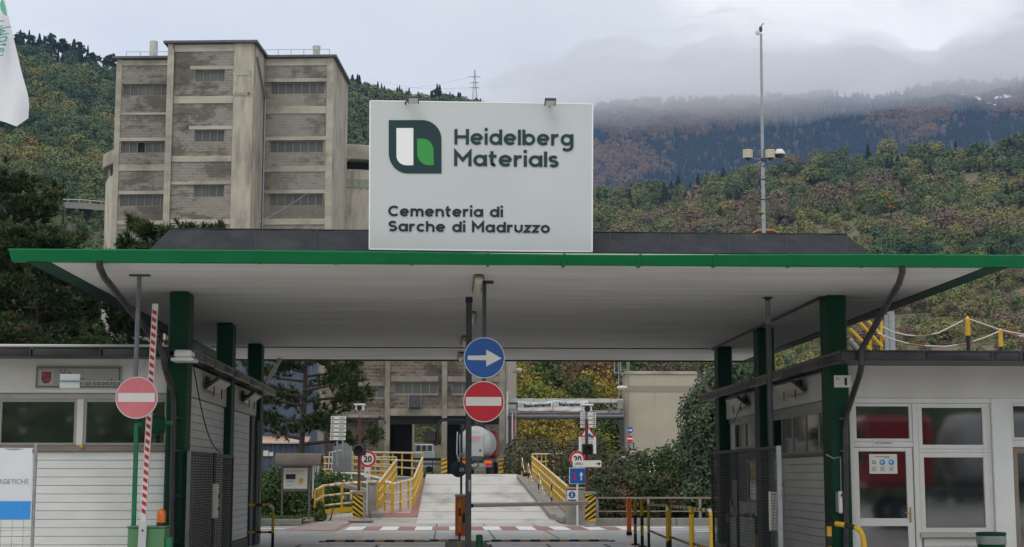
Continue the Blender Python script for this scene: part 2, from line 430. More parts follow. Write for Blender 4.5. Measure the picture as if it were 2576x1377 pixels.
def glyph(ch):
    """centre lines of a round single-weight sans letter, unit capital height; returns strokes, advance"""
    h = .095; x = XH; r = (x - 2 * h) / 2 + .0; yc = x / 2
    R = x / 2 - h + .012
    O = lambda cx: arc(cx, yc, R, R, 0, 360, 26)
    if ch == 'H': return [[(.095, 0), (.095, 1)], [(.80, 0), (.80, 1)], [(.095, .5), (.80, .5)]], .90
    if ch == 'M': return [[(.095, 0), (.095, .905), (.505, .40), (.915, .905), (.915, 0)]], 1.01
    if ch == 'C': return [arc(.48, .5, .40, .41, 45, 315, 22)], .86
    if ch == 'S': return [[(.60, .80)] + arc(.36, .70, .25, .205, 55, 180, 8) + arc(.36, .70, .25, .20, 180, 262, 6)[1:] + arc(.36, .30, .27, .205, 82, -90, 10) + arc(.36, .30, .28, .205, -90, -145, 5)[1:]], .72
    if ch == 'e': return [[(.115, yc), (.70, yc)], arc(.40, yc, R + .01, R, 2, 318, 24)], .80
    if ch == 'i': return [[(.10, 0), (.10, x)], [(.10, .90), (.10, 1.09)]], .20
    if ch == 'l': return [[(.10, 0), (.10, 1.0)]], .20
    if ch == 'd': return [O(.40), [(.72, 0), (.72, 1.0)]], .82
    if ch == 'b': return [O(.42), [(.10, 0), (.10, 1.0)]], .82
    if ch == 'a': return [O(.40), [(.72, 0), (.72, x)]], .82
    if ch == 'g': return [O(.40), [(.72, x), (.72, -.02)] + arc(.41, -.03, .31, .27, 0, -140, 10)], .82
    if ch == 'o': return [O(.40)], .80
    if ch == 'c': return [arc(.40, yc, R, R, 45, 315, 20)], .70
    if ch == 'r': return [[(.10, 0), (.10, x)], [(.10, .42)] + arc(.40, .38, .29, .27, 170, 78, 8)], .50
    if ch == 't': return [[(.20, .98), (.20, .22)] + arc(.36, .22, .16, .14, 180, 285, 6), [(.02, .66), (.46, .66)]], .50
    if ch == 's': return [[(.46, .585)] + arc(.28, .535, .19, .125, 55, 180, 7) + arc(.28, .53, .19, .15, 190, 262, 5) + arc(.28, .215, .21, .15, 82, -90, 9) + arc(.28, .215, .22, .13, -95, -145, 5)], .56
    if ch == 'm': return [[(.10, 0), (.10, x)], [(.10, .40)] + arc(.34, .44, .22, .215, 175, 0, 10) + [(.56, 0)], [(.56, .40)] + arc(.80, .44, .22, .215, 175, 0, 10) + [(1.02, 0)]], 1.12
    if ch == 'n': return [[(.10, 0), (.10, x)], [(.10, .38)] + arc(.37, .40, .26, .25, 175, 0, 10) + [(.63, 0)]], .73
    if ch == 'h': return [[(.10, 0), (.10, 1.0)], [(.10, .38)] + arc(.37, .40, .26, .25, 175, 0, 10) + [(.63, 0)]], .73
    if ch == 'u': return [[(.10, x), (.10, .34)] + arc(.36, .34, .26, .25, 180, 360, 10) + [(.62, x)]], .72
    if ch == 'z': return [[(.06, .645), (.52, .645), (.08, .095), (.54, .095)]], .60
    return [], .36
def stroke_poly(pts, w):
    """a polyline of one width -> left and right rims, mitred"""
    n = len(pts); L, Rr = [], []
    closed = math.hypot(pts[0][0] - pts[-1][0], pts[0][1] - pts[-1][1]) < 1e-6
    for i in range(n):
        a = pts[i - 1] if i > 0 else (pts[-2] if closed else None)
        b = pts[i + 1] if i < n - 1 else (pts[1] if closed else None)
        p = pts[i]
        def nrm(u, v):
            dx, dy = v[0] - u[0], v[1] - u[1]; l_ = math.hypot(dx, dy) or 1
            return (-dy / l_, dx / l_)
        if a is None: nx, ny = nrm(p, b)
        elif b is None: nx, ny = nrm(a, p)
        else:
            n1, n2 = nrm(a, p), nrm(p, b)
            nx, ny = n1[0] + n2[0], n1[1] + n2[1]; l_ = math.hypot(nx, ny) or 1
            nx, ny = nx / l_, ny / l_
            k = 1 / max(.35, nx * n1[0] + ny * n1[1]); nx, ny = nx * k, ny * k
        L.append((p[0] + nx * w / 2, p[1] + ny * w / 2)); Rr.append((p[0] - nx * w / 2, p[1] - ny * w / 2))
    return L, Rr
def stroke_text(name, body, mat, parent, p0, p1, cap, weight=.185, gap=.075, depth=.012, fn=None):
    p0, p1 = Vector(p0), Vector(p1)
    total, xs = 0.0, []
    for ch in body:
        _, ad = glyph(ch); xs.append(total); total += ad + gap
    total -= gap
    mb = MB(); d = (p1 - p0)
    for ch, x0 in zip(body, xs):
        for k, st in enumerate(glyph(ch)[0]):
            L, Rr = stroke_poly(st, weight)
            n = len(st); dep = depth + .0009 * k
            ax = lambda q, y: (fn(p0, d, (x0 + q[0]) / total, q[1] * cap, y) if fn else p0 + d * ((x0 + q[0]) / total) + Vector((0, -y, q[1] * cap)))
            v = [ax(q, dep) for q in L] + [ax(q, dep) for q in Rr] + [ax(q, 0) for q in L] + [ax(q, 0) for q in Rr]
            f = []
            for i in range(n - 1):
                f += [(n + i, n + i + 1, i + 1, i), (i, i + 1, 2 * n + i + 1, 2 * n + i), (3 * n + i, 3 * n + i + 1, n + i + 1, n + i)]
            f += [(0, 2 * n, 3 * n, n), (n - 1, 2 * n - 1, 4 * n - 1, 3 * n - 1)]
            mb.add(v, f)
    return mb.build(name, mat, parent)

# ------------------------------------------------------------------ ground
GZ0 = 0.0
def road_z(y):
    if y < 53: return 0.0
    if y < 57: return (y - 53) ** 2 / 8 * .07
    if y < 76: return .14 + (y - 57) * .07
    if y < 82: return .14 + 19 * .07 + (y - 76) * .07 - (y - 76) ** 2 / 12 * .07
    return .14 + 19 * .07 + 3 * .07 + (-.0 if True else 0)
def ground_strip(name, mat, x0, x1, ys, dz=0.0, kind='structure', zf=None, th=None):
    mb = MB(); zf = zf or road_z
    X0 = x0 if callable(x0) else (lambda y: x0)
    X1 = x1 if callable(x1) else (lambda y: x1)
    if th: mb.quad((X0(ys[0]), ys[0], zf(ys[0]) + dz - th), (X1(ys[0]), ys[0], zf(ys[0]) + dz - th), (X1(ys[0]), ys[0], zf(ys[0]) + dz), (X0(ys[0]), ys[0], zf(ys[0]) + dz))
    for a, b in zip(ys, ys[1:]):
        mb.quad((X0(a), a, zf(a) + dz), (X1(a), a, zf(a) + dz), (X1(b), b, zf(b) + dz), (X0(b), b, zf(b) + dz))
        if th:
            mb.quad((X0(a), a, zf(a) + dz - th), (X0(a), a, zf(a) + dz), (X0(b), b, zf(b) + dz), (X0(b), b, zf(b) + dz - th))
            mb.quad((X1(a), a, zf(a) + dz), (X1(a), a, zf(a) + dz - th), (X1(b), b, zf(b) + dz - th), (X1(b), b, zf(b) + dz))
    return mb.build(name, mat, kind=kind)
# the yard this side of the river
mb = MB()
mb.quad((-60, -40, 0), (60, -40, 0), (60, 53, 0), (-60, 53, 0))
mb.build('ground', M['asphalt'], kind='structure')
# river bed and the ground beyond
ground_strip('bridge_apron', M['asphalt'], -5.0, 4.9, [53.0, 54, 55, 56, 57, 58.4], -.012, th=.6)
mb = MB()
def gz(x, y):
    if y < 54.5: t = 0.0 if y < 53.05 else -.35
    elif y < 59: t = -.35 - (y - 54.5) / 4.5 * 3.2
    elif y < 73: t = -3.6
    elif y < 80: t = -3.6 + (y - 73) / 7 * 5.15
    else: t = 1.55 + max(0, (y - 152)) * .05
    return t
ysg = [53.02, 54.5, 56, 57.5, 59, 63, 68, 73, 76, 78, 80, 90, 115, 140, 180, 240, 320, 420]
xsg = [-420, -200, -100, -60, -40, -25, -12, 0, 12, 25, 40, 60, 100, 200, 420]
vv = [(x, y, gz(x, y)) for y in ysg for x in xsg]; nx_ = len(xsg)
mb.add(vv, [(j * nx_ + i, j * nx_ + i + 1, (j + 1) * nx_ + i + 1, (j + 1) * nx_ + i) for j in range(len(ysg) - 1) for i in range(nx_ - 1)])
mb.build('river_bank_ground', M['dirt'], kind='structure')
ys_r = [52.9 + .55 * k for k in range(54)] + [83.9]
RX0, RX1 = -1.0, 3.72
ground_strip('road', M['road'], RX0, RX1, ys_r, .004, th=.45)
ground_strip('far_yard', M['road'], -12, 12, [83.98, 90, 100, 116, 150], -.02, zf=lambda y: 1.67)
# transverse construction joints in the road slab
mb = MB()
for yj in (55.2, 58.6, 62.4, 66.8, 72.0):
    mb.quad((RX0, yj, road_z(yj) + .008), (RX1, yj, road_z(yj) + .008), (RX1, yj + .07, road_z(yj + .07) + .008), (RX0, yj + .07, road_z(yj + .07) + .008))
for xj in (-.3, 1.25, 2.9):
    mb.quad((xj, 39.6, .006), (xj + .03, 39.6, .006), (xj + .03, 52.5, .006), (xj, 52.5, .006))
mb.build('road_joint', M['dirt'], kind='structure')

# ------------------------------------------------------------------ entrance canopy
CZ = 4.72
canopy = thing('entrance_canopy', 'wide flat canopy with green gutter edge on dark green columns over the entrance', 'canopy', (1.1, 32, 0))
XL, XR, YF, YB = -5.84, 8.12, 22.62, 41.72
for k, (ya, yb) in enumerate(((YF, 27.00), (27.03, 37.62), (37.66, YB))):
    mb = MB(); mb.box((XL, ya, CZ + (.0, .0, .006)[k]), (XR, yb, CZ + .17), .006)
    mb.build('soffit', M['soffit'], canopy)
mb = MB(); mb.box((XL, 26.985, CZ - .004), (XR, 27.045, CZ + .05)); mb.build('soffit_joint_strip', M['white_paint'], canopy)
mb = MB(); mb.box((XL - .3, YF, CZ + .172), (XR + .3, YB + .2, CZ + .19)); mb.build('roof_deck', M['bitumen'], canopy)
PROF = [(-.13, 0.0), (-.02, -.004), (.02, .004), (.17, .125), (.19, .135), (.20, .15), (.185, .16), (.165, .15), (.155, .14), (-.02, .03), (-.13, .03)]
def extr(mb, prof, a, b, out, grow=0.0, mi=0):
    a, b, out = Vector(a), Vector(b), Vector(out); n = len(prof)
    if grow:
        prof = [(d + (grow if d > 0 else -grow * 0), z + (grow if z > .09 else -grow)) for d, z in prof]
    A = [a + out * d + Vector((0, 0, z)) for d, z in prof]; B = [b + out * d + Vector((0, 0, z)) for d, z in prof]
    fs = [(i, (i + 1) % n, n + (i + 1) % n, n + i) for i in range(n)] + [tuple(range(n))[::-1], tuple(range(n, 2 * n))]
    return mb.add(A + B, fs, mi)
nsec = 13; xa, xb = -6.16, 8.52
sag = lambda x: -.035 * math.exp(-((x - 2.3) / 2.6) ** 2)
for k in range(nsec):
    p, q = xa + (xb - xa) * k / nsec, xa + (xb - xa) * (k + 1) / nsec
    mb = MB(); zp, zq = CZ + sag(p), CZ + sag(q)
    mp = [(d, z) for d, z in PROF]
    extr(mb, mp, (p + (0 if k else -.22), YF, CZ), (q - .012 + (0 if k < nsec - 1 else .22), YF, CZ), (0, -1, 0))
    mb.v = [(v[0], v[1], v[2] + sag(v[0]) * max(0, min(1, (v[2] - CZ) / .12))) for v in mb.v]
    extr(mb, PROF, (q - .03, YF, CZ + sag(q) * .8), (q + .012, YF, CZ + sag(q) * .8), (0, -1, 0), .005)
    mb.build('gutter_section', M['green'], canopy)
for sx, x0 in ((-1, XL - .31), (1, XR + .31)):
    mb = MB(); mb.box((x0 + sx * .01, YF, CZ - .012), (x0 - sx * .305, YB, CZ + .05)); mb.build('edge_strip', M['dark_green'], canopy)
    ns = 15
    for k in range(ns):
        p, q = YF + (YB - YF) * k / ns, YF + (YB - YF) * (k + 1) / ns
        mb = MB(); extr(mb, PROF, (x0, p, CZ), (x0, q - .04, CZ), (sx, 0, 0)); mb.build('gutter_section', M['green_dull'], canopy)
mb = MB(); mb.box((XL - .3, YB + .003, CZ - .03), (XR + .3, YB + .12, CZ + .16)); mb.build('back_edge_strip', M['dark_green'], canopy)
# columns
for y in (26.2, 31.65, 36.65):
    mb = MB(); mb.box((-4.72, y, 0), (-4.385, y + .56, CZ), .03); mb.build('column', M['dark_green'], canopy)
for y in (26.28, 32.2, 37.05):
    mb = MB(); mb.box((6.60, y, 0), (6.95, y + .56, CZ), .03); mb.build('column', M['dark_green'], canopy)
# felt-clad upstand, one sheet beside the next
seams = [428, 490, 643, 795, 930, 1080, 1232, 1384, 1535, 1685, 1833, 1980, 2130]
UPB, UPT = 23.0, 23.62
def up_pt(x, top):
    yy = 576.5 + (590.5 - 576.5) * (x - 428) / 1702
    if top: return PY(x, yy, UPT)
    p = PY(x, 640, UPB); p.z = 4.90
    return p
for k, (a, b) in enumerate(zip(seams, seams[1:])):
    mb = MB(); N, K = 9, 7
    g = []
    for j in range(K + 1):
        for i in range(N + 1):
            x = a + (b - a) * i / N
            lo, hi = up_pt(x, False), up_pt(x, True)
            ex = (hi - lo)
            t = j / K
            p = lo + ex * t
            w = .010 * math.sin(i * 1.9 + k * 2.1 + j * .7) * (1 - abs(2 * t - 1)) + .007 * math.sin(j * 2.3 + i * .8 + k)
            p.y += w; g.append(p)
    n = N + 1
    off = .006 * (k % 3)
    g = [p + Vector((0, -off, 0)) for p in g]
    mb.add(g, [(j * n + i, j * n + i + 1, (j + 1) * n + i + 1, (j + 1) * n + i) for j in range(K) for i in range(N)], 0, True)
    bk = [p + Vector((0, 3.0, .0)) for p in g[K * n:]]
    tp = g[K * n:]
    mb.add(tp + bk, [(i, i + 1, n + i + 1, n + i) for i in range(N)])
    # lapped edge seen as a dark seam
    mb.bar(g[N] + Vector((0, -.004, .0)), g[K * n + N] + Vector((0, -.004, 0)), .016, .012, 1)
    # rolled top edge
    mb.tube([tp[0] + Vector((0, .0, .004)), tp[N] + Vector((0, .0, .004))], .012, 5)
    mb.build('bitumen_sheet', [M['bitumen'], M['black']], canopy)
for a, xlo in ((428, 366), (2130, 2197)):
    lo, hi = up_pt(a, False), up_pt(a, True)
    cx = PY(xlo, 640, UPB); cx.z = 4.90
    mb = MB()
    mb.add([lo, cx, hi, hi + Vector((0, 3, 0)), cx + Vector((0, 3.5, 0))], [(0, 2, 1) if a < 1000 else (0, 1, 2), (1, 2, 3, 4) if a < 1000 else (2, 1, 4, 3)])
    mb.build('bitumen_sheet', M['bitumen'], canopy)
# conduit under the soffit along the right-hand columns
mb = MB(); mb.tube([(6.53, 26.4, CZ - .035), (6.53, 37.5, CZ - .035)], .028, 6); mb.build('conduit', M['black'], canopy)
mb = MB(); mb.box((XL + .1, 37.615, CZ - .02), (6.5, 37.665, CZ + .03)); mb.build('conduit', M['black'], canopy)

# ------------------------------------------------------------------ name board on the canopy
BYF = 22.86
zA, zB = zc(1440, 430, 3.4811), zc(1440, 750, 3.903)
board = thing('name_board', 'large white name board with green and white logo standing on the canopy roof', 'sign', (PY(1210, 640, BYF).x, BYF, 4.91))
tl, tr, bl, br = PY(931, 254, BYF), PY(1491, 262, BYF), PY(929, 627, BYF), PY(1489.5, 634, BYF)
mb = MB()
mb.prism([(bl.x, bl.z), (br.x, br.z), (tr.x, tr.z), (tl.x, tl.z)], BYF, BYF + .07)
mb.build('panel', M['board_white'], board)
mb = MB()
for p, q in ((bl, br), (br, tr), (tr, tl), (tl, bl)):
    mb.bar(p + Vector((0, .035, 0)), q + Vector((0, .035, 0)), .018, .078, 0, up=(0, 1, 0))
mb.build('edge_trim', M['board_edge'], board)
for x in (1012, 1210, 1405):
    p = PY(x, 630, BYF + .12)
    mb = MB(); mb.box((p.x - .03, BYF + .075, 4.9), (p.x + .03, BYF + .135, tl.z - .1), .006)
    mb.bar((p.x, BYF + .13, p.z + .9), (p.x, BYF + 1.3, 4.95), .04); mb.build('support_post', M['galv'], board)
bp = lambda z_, x, y, dy=0: PY(*z_(x, y), BYF) - Vector((0, dy, 0))
xz = lambda p: (p.x, p.z)
def logo(name, mat, pts, dy, th):
    mb = MB(); mb.prism([xz(bp(zA, *p)) for p in pts], BYF - dy - th, BYF - dy + .001); return mb.build(name, mat, board)
logo('logo_tile', M['teal'], [(62, 75)] + arc(500, 330, 250, -255, 90, 0, 14) + [(751, 770)] + arc(312, 500, 250, -270, 270, 180, 14), 0, .010)
logo('logo_column', M['board_edge'], [(163, 180), (383, 180), (383, 665)] + arc(290, 540, 127, -125, 270, 180, 12), .0105, .005)
logo('logo_leaf', M['leaf_green'], [(433, 318)] + arc(500, 480, 148, -162, 90, 0, 12) + [(650, 665)] + arc(580, 505, 147, -160, 270, 180, 12), .0105, .005)
capH = (bp(zA, 918, 190) - bp(zA, 918, 390)).z
stroke_text('lettering', 'Heidelberg', M['teal'], board, bp(zA, 918, 391), bp(zA, 2475, 407), capH)
stroke_text('lettering', 'Materials', M['teal'], board, bp(zA, 914, 671), bp(zA, 2275, 688), capH)
capC = (bp(zB, 68, 88) - bp(zB, 68, 240)).z
stroke_text('lettering', 'Cementeria di', M['teal_black'], board, bp(zB, 64, 238), bp(zB, 1740, 252), capC, .20, .10)
stroke_text('lettering', 'Sarche di Madruzzo', M['teal_black'], board, bp(zB, 64, 459), bp(zB, 2430, 484), capC, .20, .10)
for k, (x, y) in enumerate(((1040, 252), (1384, 258))):
    p = PY(x, y, BYF - .16)
    t = thing('floodlight', ('left', 'right')[k] + ' one of the two small floodlights clipped to the top edge of the name board', 'floodlight', (p.x, BYF, p.z - .05), 'floodlights on the name board')
    mb = MB(); Rm = Matrix.Rotation(math.radians(-18), 3, 'X')
    mb.box((p.x - .085, p.y - .10, p.z - .022), (p.x + .085, p.y + .08, p.z + .022), .008, 0, Rm, p); mb.build('housing', M['dark_steel'], t)
    mb = MB(); mb.box((p.x - .07, p.y - .085, p.z - .03), (p.x + .07, p.y + .06, p.z - .024), 0, 0, Rm, p); mb.build('lens', M['sign_white'], t)
    mb = MB(); mb.tube([(p.x - (.09 if k == 0 else -.02), p.y + .07, p.z), (p.x - (.12 if k == 0 else 0), p.y + .13, p.z), (p.x - (.13 if k == 0 else 0), BYF + .04, p.z - .06)], .012, 6); mb.build('arm', M['dark_steel'], t)

# ceiling lamps down the middle of the soffit
LAMPS = [(.50, 23.75, 25.35, 'nearest the front edge'), (.49, 29.2, 30.7, 'second from the front edge, behind the dark pole'), (.41, 34.3, 35.8, 'third from the front edge, above the blue arrow sign'), (.37, 38.9, 40.3, 'last one at the back edge of the soffit')]
for x, y0, y1, w in LAMPS:
    t = thing('ceiling_lamp', 'sealed tube lamp under the canopy, ' + w, 'lamp', (x, (y0 + y1) / 2, CZ), 'tube lamps under the canopy')
    mb = MB(); mb.box((x - .075, y0, CZ - .05), (x + .075, y1, CZ - .003), .02); mb.build('housing', M['grey_steel'], t)
    mb = MB()
    mb.tube([(x, y0 + .02, CZ - .07), (x, y0 + .06, CZ - .075), (x, y1 - .06, CZ - .075), (x, y1 - .02, CZ - .07)], [.03, .07, .07, .03], 10); mb.build('diffuser', M['lamp_lens'], t)
    for yy in (y0 + .12, (y0 + y1) / 2, y1 - .12):
        mb = MB(); mb.box((x - .083, yy, CZ - .11), (x - .072, yy + .03, CZ - .02)); mb.box((x + .072, yy, CZ - .11), (x + .083, yy + .03, CZ - .02)); mb.build('clip', M['dark_steel'], t)
# ------------------------------------------------------------------ gatehouses
zL, z2, zR, z6 = zc(0, 1250, 1.7143), zc(600, 1050, 1.372), zc(3050, 1350, 1.958), zc(2550, 1350, 1.958)
def frame_window(parent, name, x0, x1, z0, z1, Y, fw, mat, depth=.07, glass='glass', mull=(), trans=(), pane_name='pane'):
    """a window facing -Y: its frame is the part, each pane a sub-part"""
    mb = MB(); e_ = .004
    mb.box((x0, Y, z0), (x0 + fw, Y + depth, z1), e_); mb.box((x1 - fw, Y, z0), (x1, Y + depth, z1), e_)
    mb.box((x0 + fw, Y + .002, z1 - fw), (x1 - fw, Y + depth, z1), e_); mb.box((x0 + fw, Y + .002, z0), (x1 - fw, Y + depth, z0 + fw), e_)
    for x in mull: mb.box((x - fw * .4, Y + .004, z0 + fw), (x + fw * .4, Y + depth, z1 - fw), e_)
    w = mb.build(name, mat, parent)
    xs = [x0 + fw] + sum([[x - fw * .4, x + fw * .4] for x in mull], []) + [x1 - fw]
    for a, b in zip(xs[::2], xs[1::2]):
        g = MB(); g.box((a - .004, Y + depth * .55, z0 + fw - .004), (b + .004, Y + depth * .55 + .008, z1 - fw + .004)); g.build(pane_name, M[glass], w)
    return w
def side_window(parent, name, X, sx, y0, y1, z0, z1, fw, mat, mull=(), depth=.07, glass='glass'):
    """a window in a wall of constant X; sx = +1 faces +X, -1 faces -X"""
    mb = MB(); xo, xi = X, X - sx * depth
    mb.box((xo, y0, z0), (xi, y0 + fw, z1)); mb.box((xo, y1 - fw, z0), (xi, y1, z1))
    mb.box((xo - sx * .002, y0 + fw, z1 - fw), (xi, y1 - fw, z1)); mb.box((xo - sx * .002, y0 + fw, z0), (xi, y1 - fw, z0 + fw))
    for y in mull: mb.box((xo - sx * .004, y - fw * .4, z0 + fw), (xi, y + fw * .4, z1 - fw))
    w = mb.build(name, mat, parent)
    ys = [y0 + fw] + sum([[y - fw * .4, y + fw * .4] for y in mull], []) + [y1 - fw]
    for a, b in zip(ys[::2], ys[1::2]):
        g = MB(); g.box((X - sx * depth * .55, a - .004, z0 + fw - .004), (X - sx * (depth * .55 + .008), b + .004, z1 - fw + .004)); g.build('pane', M[glass], w)
    return w
def planks(parent, p0, p1, z0, z1, axis, pos, out, pitch, mat, th=.03):
    """one horizontal board above the next from z1 down to z0 on a wall; axis 'x' or 'y'"""
    z = z1; first = None
    while z > z0 + .02:
        zb = max(z0, z - pitch)
        mb = MB()
        a = (p0, pos, zb + .004) if axis == 'x' else (pos, p0, zb + .004)
        b = (p1, pos + out * th, z - .003) if axis == 'x' else (pos + out * th, p1, z - .003)
        if first is None or zb != z - pitch:
            mb.box(a, b, .006); o = mb.build('plank', mat, parent); first = first or (o, z)
        else:
            inst(first[0], (0, 0, z - first[1]))
        z -= pitch
LWX, LFY = -4.57, 26.40           # side wall plane and front wall plane of the left gatehouse
gl = thing('gatehouse', 'left white gatehouse with horizontal boards, wide dark windows and black eaves gutter', 'gatehouse', (-8.5, 32, 0))
zP = lambda zz, x, y, Y=LFY: PY(*zz(x, y), Y)
fr_t, fr_b = zP(zL, 500, 150).z, zP(zL, 500, 386).z
wi_t, wi_b = zP(zL, 500, 425).z, zP(zL, 500, 722).z
si_b = zP(zL, 500, 762).z
mb = MB(); mb.box((-13.5, LFY + .075, 0), (LWX, 37.4, 3.62)); mb.build('wall', M['white_paint'], gl)
mb = MB(); mb.box((-13.5, LFY - .10, fr_b), (-4.725, LFY + .07, fr_t + .2), .012); mb.build('frieze', M['frieze'], gl)
mb = MB(); mb.box((-13.5, LFY - .02, wi_t), (-4.725, LFY + .07, fr_b - .004), .004); mb.build('window_head', M['grey_frame'], gl)
x1 = zP(zL, 495, 500).x
frame_window(gl, 'window', zP(zL, -270, 500).x, x1, wi_b, wi_t, LFY, .045, M['grey_frame'], .07, mull=(zP(zL, 5, 500).x,))
x2 = zP(zL, 540, 500).x
mb = MB(); mb.box((x1 + .003, LFY - .015, wi_b), (x2 - .003, LFY + .07, wi_t), .005); mb.build('mullion', M['window_frame'], gl)
frame_window(gl, 'window', x2, -4.73, wi_b, wi_t, LFY, .045, M['grey_frame'], .07)
mb = MB(); mb.box((-13.5, LFY - .05, si_b), (-4.73, LFY + .07, wi_b - .003), .008); mb.build('sill', M['brown_sill'], gl)
pitch = (zP(zL, 500, 820).z - zP(zL, 500, 1365).z) / 10
planks(gl, -13.5, -4.735, 0, si_b - .003, 'x', LFY + .07, -1, pitch, M['siding'], .05)
# interior fittings that show through the panes: pale blinds, a far window
# eaves
EY, EZb, EZt = 25.5, PY(200, 897.5, 25.5).z, PY(200, 874.5, 25.5).z
xs_e = [-13.5, zP(zL, 205, 100, EY).x, zP(zL, 655, 100, EY).x, PY(428, 880, EY).x]
for a, b in zip(xs_e, xs_e[1:]):
    mb = MB(); mb.box((a, EY, EZb), (b - .012, EY + .12, EZt), .02); mb.box((b - .05, EY - .006, EZb - .01), (b - .012, EY + .02, EZt + .004)); mb.tube([(a, EY + .005, EZt), (b - .012, EY + .005, EZt)], .014, 6)
    mb.build('gutter_section', M['black_metal'], gl)
mb = MB(); mb.box((-13.5, EY + .10, EZb + .02), (-4.25, 38.2, EZb + .05)); mb.box((-13.5, EY + .1, EZt - .05), (-4.3, 38.2, EZt - .01)); mb.build('roof', M['black_metal'], gl)
cb0, cb1 = PY(429, 905, EY), PY(487, 882, EY)
mb = MB(); mb.box((cb0.x, EY - .02, cb0.z - .02), (cb1.x, EY + .5, cb0.z + .035), .01); mb.build('corner_cap', M['white_paint'], gl)
mb = MB(); mb.box((cb0.x + .05, EY - .01, cb0.z + .036), (cb1.x - .03, EY + .35, cb1.z + .01), .03); mb.build('corner_block', M['white_paint'], gl)
SX = -4.2
for k in range(10):
    a = 25.62 + k * 1.26
    mb = MB(); mb.box((SX - .1, a, 3.535 + .012 * (k % 2)), (SX, a + 1.25, 3.70), .02); mb.tube([(SX - .02, a, 3.69), (SX - .02, a + 1.25, 3.69)], .03, 6)
    mb.build('gutter_section', M['black_metal'], gl)
# side wall: frieze and boards between the columns
fz = PX(*z2(350, 660), LWX + .07).z
for ya, yb in ((26.77, 31.64), (32.22, 36.64)):
    mb = MB(); mb.box((LWX, ya, fz), (LWX + .09, yb, 3.53), .012); mb.build('frieze', M['frieze'], gl)
planks(gl, 26.77, 31.64, .0, fz - .01, 'y', LWX, 1, pitch * 1.0, M['siding'], .05)
planks(gl, 32.22, 35.75, .22, fz - .01, 'y', LWX, 1, pitch * 1.0, M['siding'], .05)
mb = MB(); mb.box((LWX, 32.22, 0), (LWX + .07, 35.75, .21), .006); mb.build('plinth', M['dark_green'], gl)
mb = MB(); mb.box((LWX, 35.8, 0), (LWX + .10, 36.6, fz - .02), .006); mb.build('side_door', M['dark_steel'], gl)
mb = MB(); mb.tube([(LWX + .15, 36.5, 0), (LWX + .15, 36.5, fz - .1)], .035, 8); mb.build('side_downpipe', M['grey_steel'], gl)
# wall lamps on both gatehouses
def wall_lamp(zz, x, y, X, sx, L, label):
    p = PX(*zz(x, y), X + sx * .2)
    t = thing('wall_lamp', label, 'lamp', (X, p.y, p.z), 'tilted lamps on the gatehouse side walls')
    Rm = Matrix.Rotation(math.radians(-38 * sx), 3, 'Y')
    mb = MB(); mb.box((p.x - .17, p.y - L / 2, p.z - .0), (p.x + .17, p.y + L / 2, p.z + .05), .015, 0, Rm, p); mb.build('housing', M['dark_steel'], t)
    mb = MB(); mb.box((p.x - .15, p.y - L / 2 + .03, p.z - .035), (p.x + .15, p.y + L / 2 - .03, p.z - .002), .012, 0, Rm, p); mb.build('lens', M['lamp_lens'], t)
    mb = MB(); mb.tube([(X, p.y - .1, p.z + .05), (p.x, p.y - .1, p.z + .05)], .025, 6)
    for dy in (-L * .35, L * .3): mb.tube([(p.x, p.y + dy, p.z - .02), (p.x, p.y + dy, p.z - .22)], .012, 5)
    mb.build('bracket', M['black'], t)
    mb = MB(); mb.box((X, p.y - .25, p.z - .04), (X + sx * .03, p.y + .15, p.z + .16)); mb.build('wall_plate', M['black'], t)
wall_lamp(z2, 300, 545, LWX + .09, 1, 1.5, 'nearer of the two tilted lamps on the left gatehouse side wall')
wall_lamp(z2, 473, 610, LWX + .09, 1, 1.3, 'farther of the two tilted lamps on the left gatehouse side wall')
# stay rope from the corner to the gate
# ---- sliding mesh gate leaf in front of the left side wall
gx = -4.27
g0, g1 = PX(*z2(150, 880), gx), PX(*z2(373, 905), gx)
gt = thing('mesh_gate', 'dark mesh gate leaf slid along the left gatehouse side wall', 'gate', (gx, (g0.y + g1.y) / 2, 0))
zt = g0.z
mb = MB(); mb.box((gx - .03, g0.y, .05), (gx + .03, g0.y + .07, zt), .006); mb.build('gate_post', M['grey_steel'], gt)
mb = MB(); mb.box((gx - .03, g1.y - .07, .05), (gx + .03, g1.y, zt), .006); mb.build('gate_post', M['dark_steel'], gt)
mb = MB(); mb.box((gx - .028, g0.y + .07, zt - .06), (gx + .028, g1.y - .07, zt - .002), .006); mb.build('top_rail', M['dark_steel'], gt)
mb = MB(); mb.box((gx - .028, g0.y + .07, .06), (gx + .028, g1.y - .07, .14), .006); mb.build('bottom_rail', M['dark_steel'], gt)
mb = MB()
k = .17
while k < zt - .08:
    mb.box((gx - .012, g0.y + .07, k), (gx + .006, g1.y - .07, k + .026)); k += .045
yy = g0.y + .3
while yy < g1.y - .1:
    mb.box((gx + .007, yy, .14), (gx + .012, yy + .02, zt - .06)); yy += .3
mb.build('mesh_infill', M['dark_steel'], gt, kind='stuff')
pm = PX(*z2(268, 1135), gx + .05)
t = thing('switch_box', 'pale narrow switch box on an upright post at the left mesh gate', 'switch box', (gx + .08, pm.y, 0))
mb = MB(); mb.tube([(gx + .08, pm.y, 0), (gx + .08, pm.y, zt)], .03, 8); mb.build('post', M['dark_steel'], t)
mb = MB(); mb.box((gx + .06, pm.y - .09, pm.z - .32), (gx + .16, pm.y + .09, pm.z + .3), .015); mb.build('case', M['beige'], t)
mb = MB()
for dz in (-.15, .08): mb.lathe((gx + .16, pm.y, pm.z + dz), [(0, .02), (.03, .02), (.035, 0)], 12, 0, 'x')
mb.build('button', M['dark_steel'], t)
mb = MB()
a, b = PX(*z2(172, 445), LWX + .25), PX(*z2(312, 890), gx)
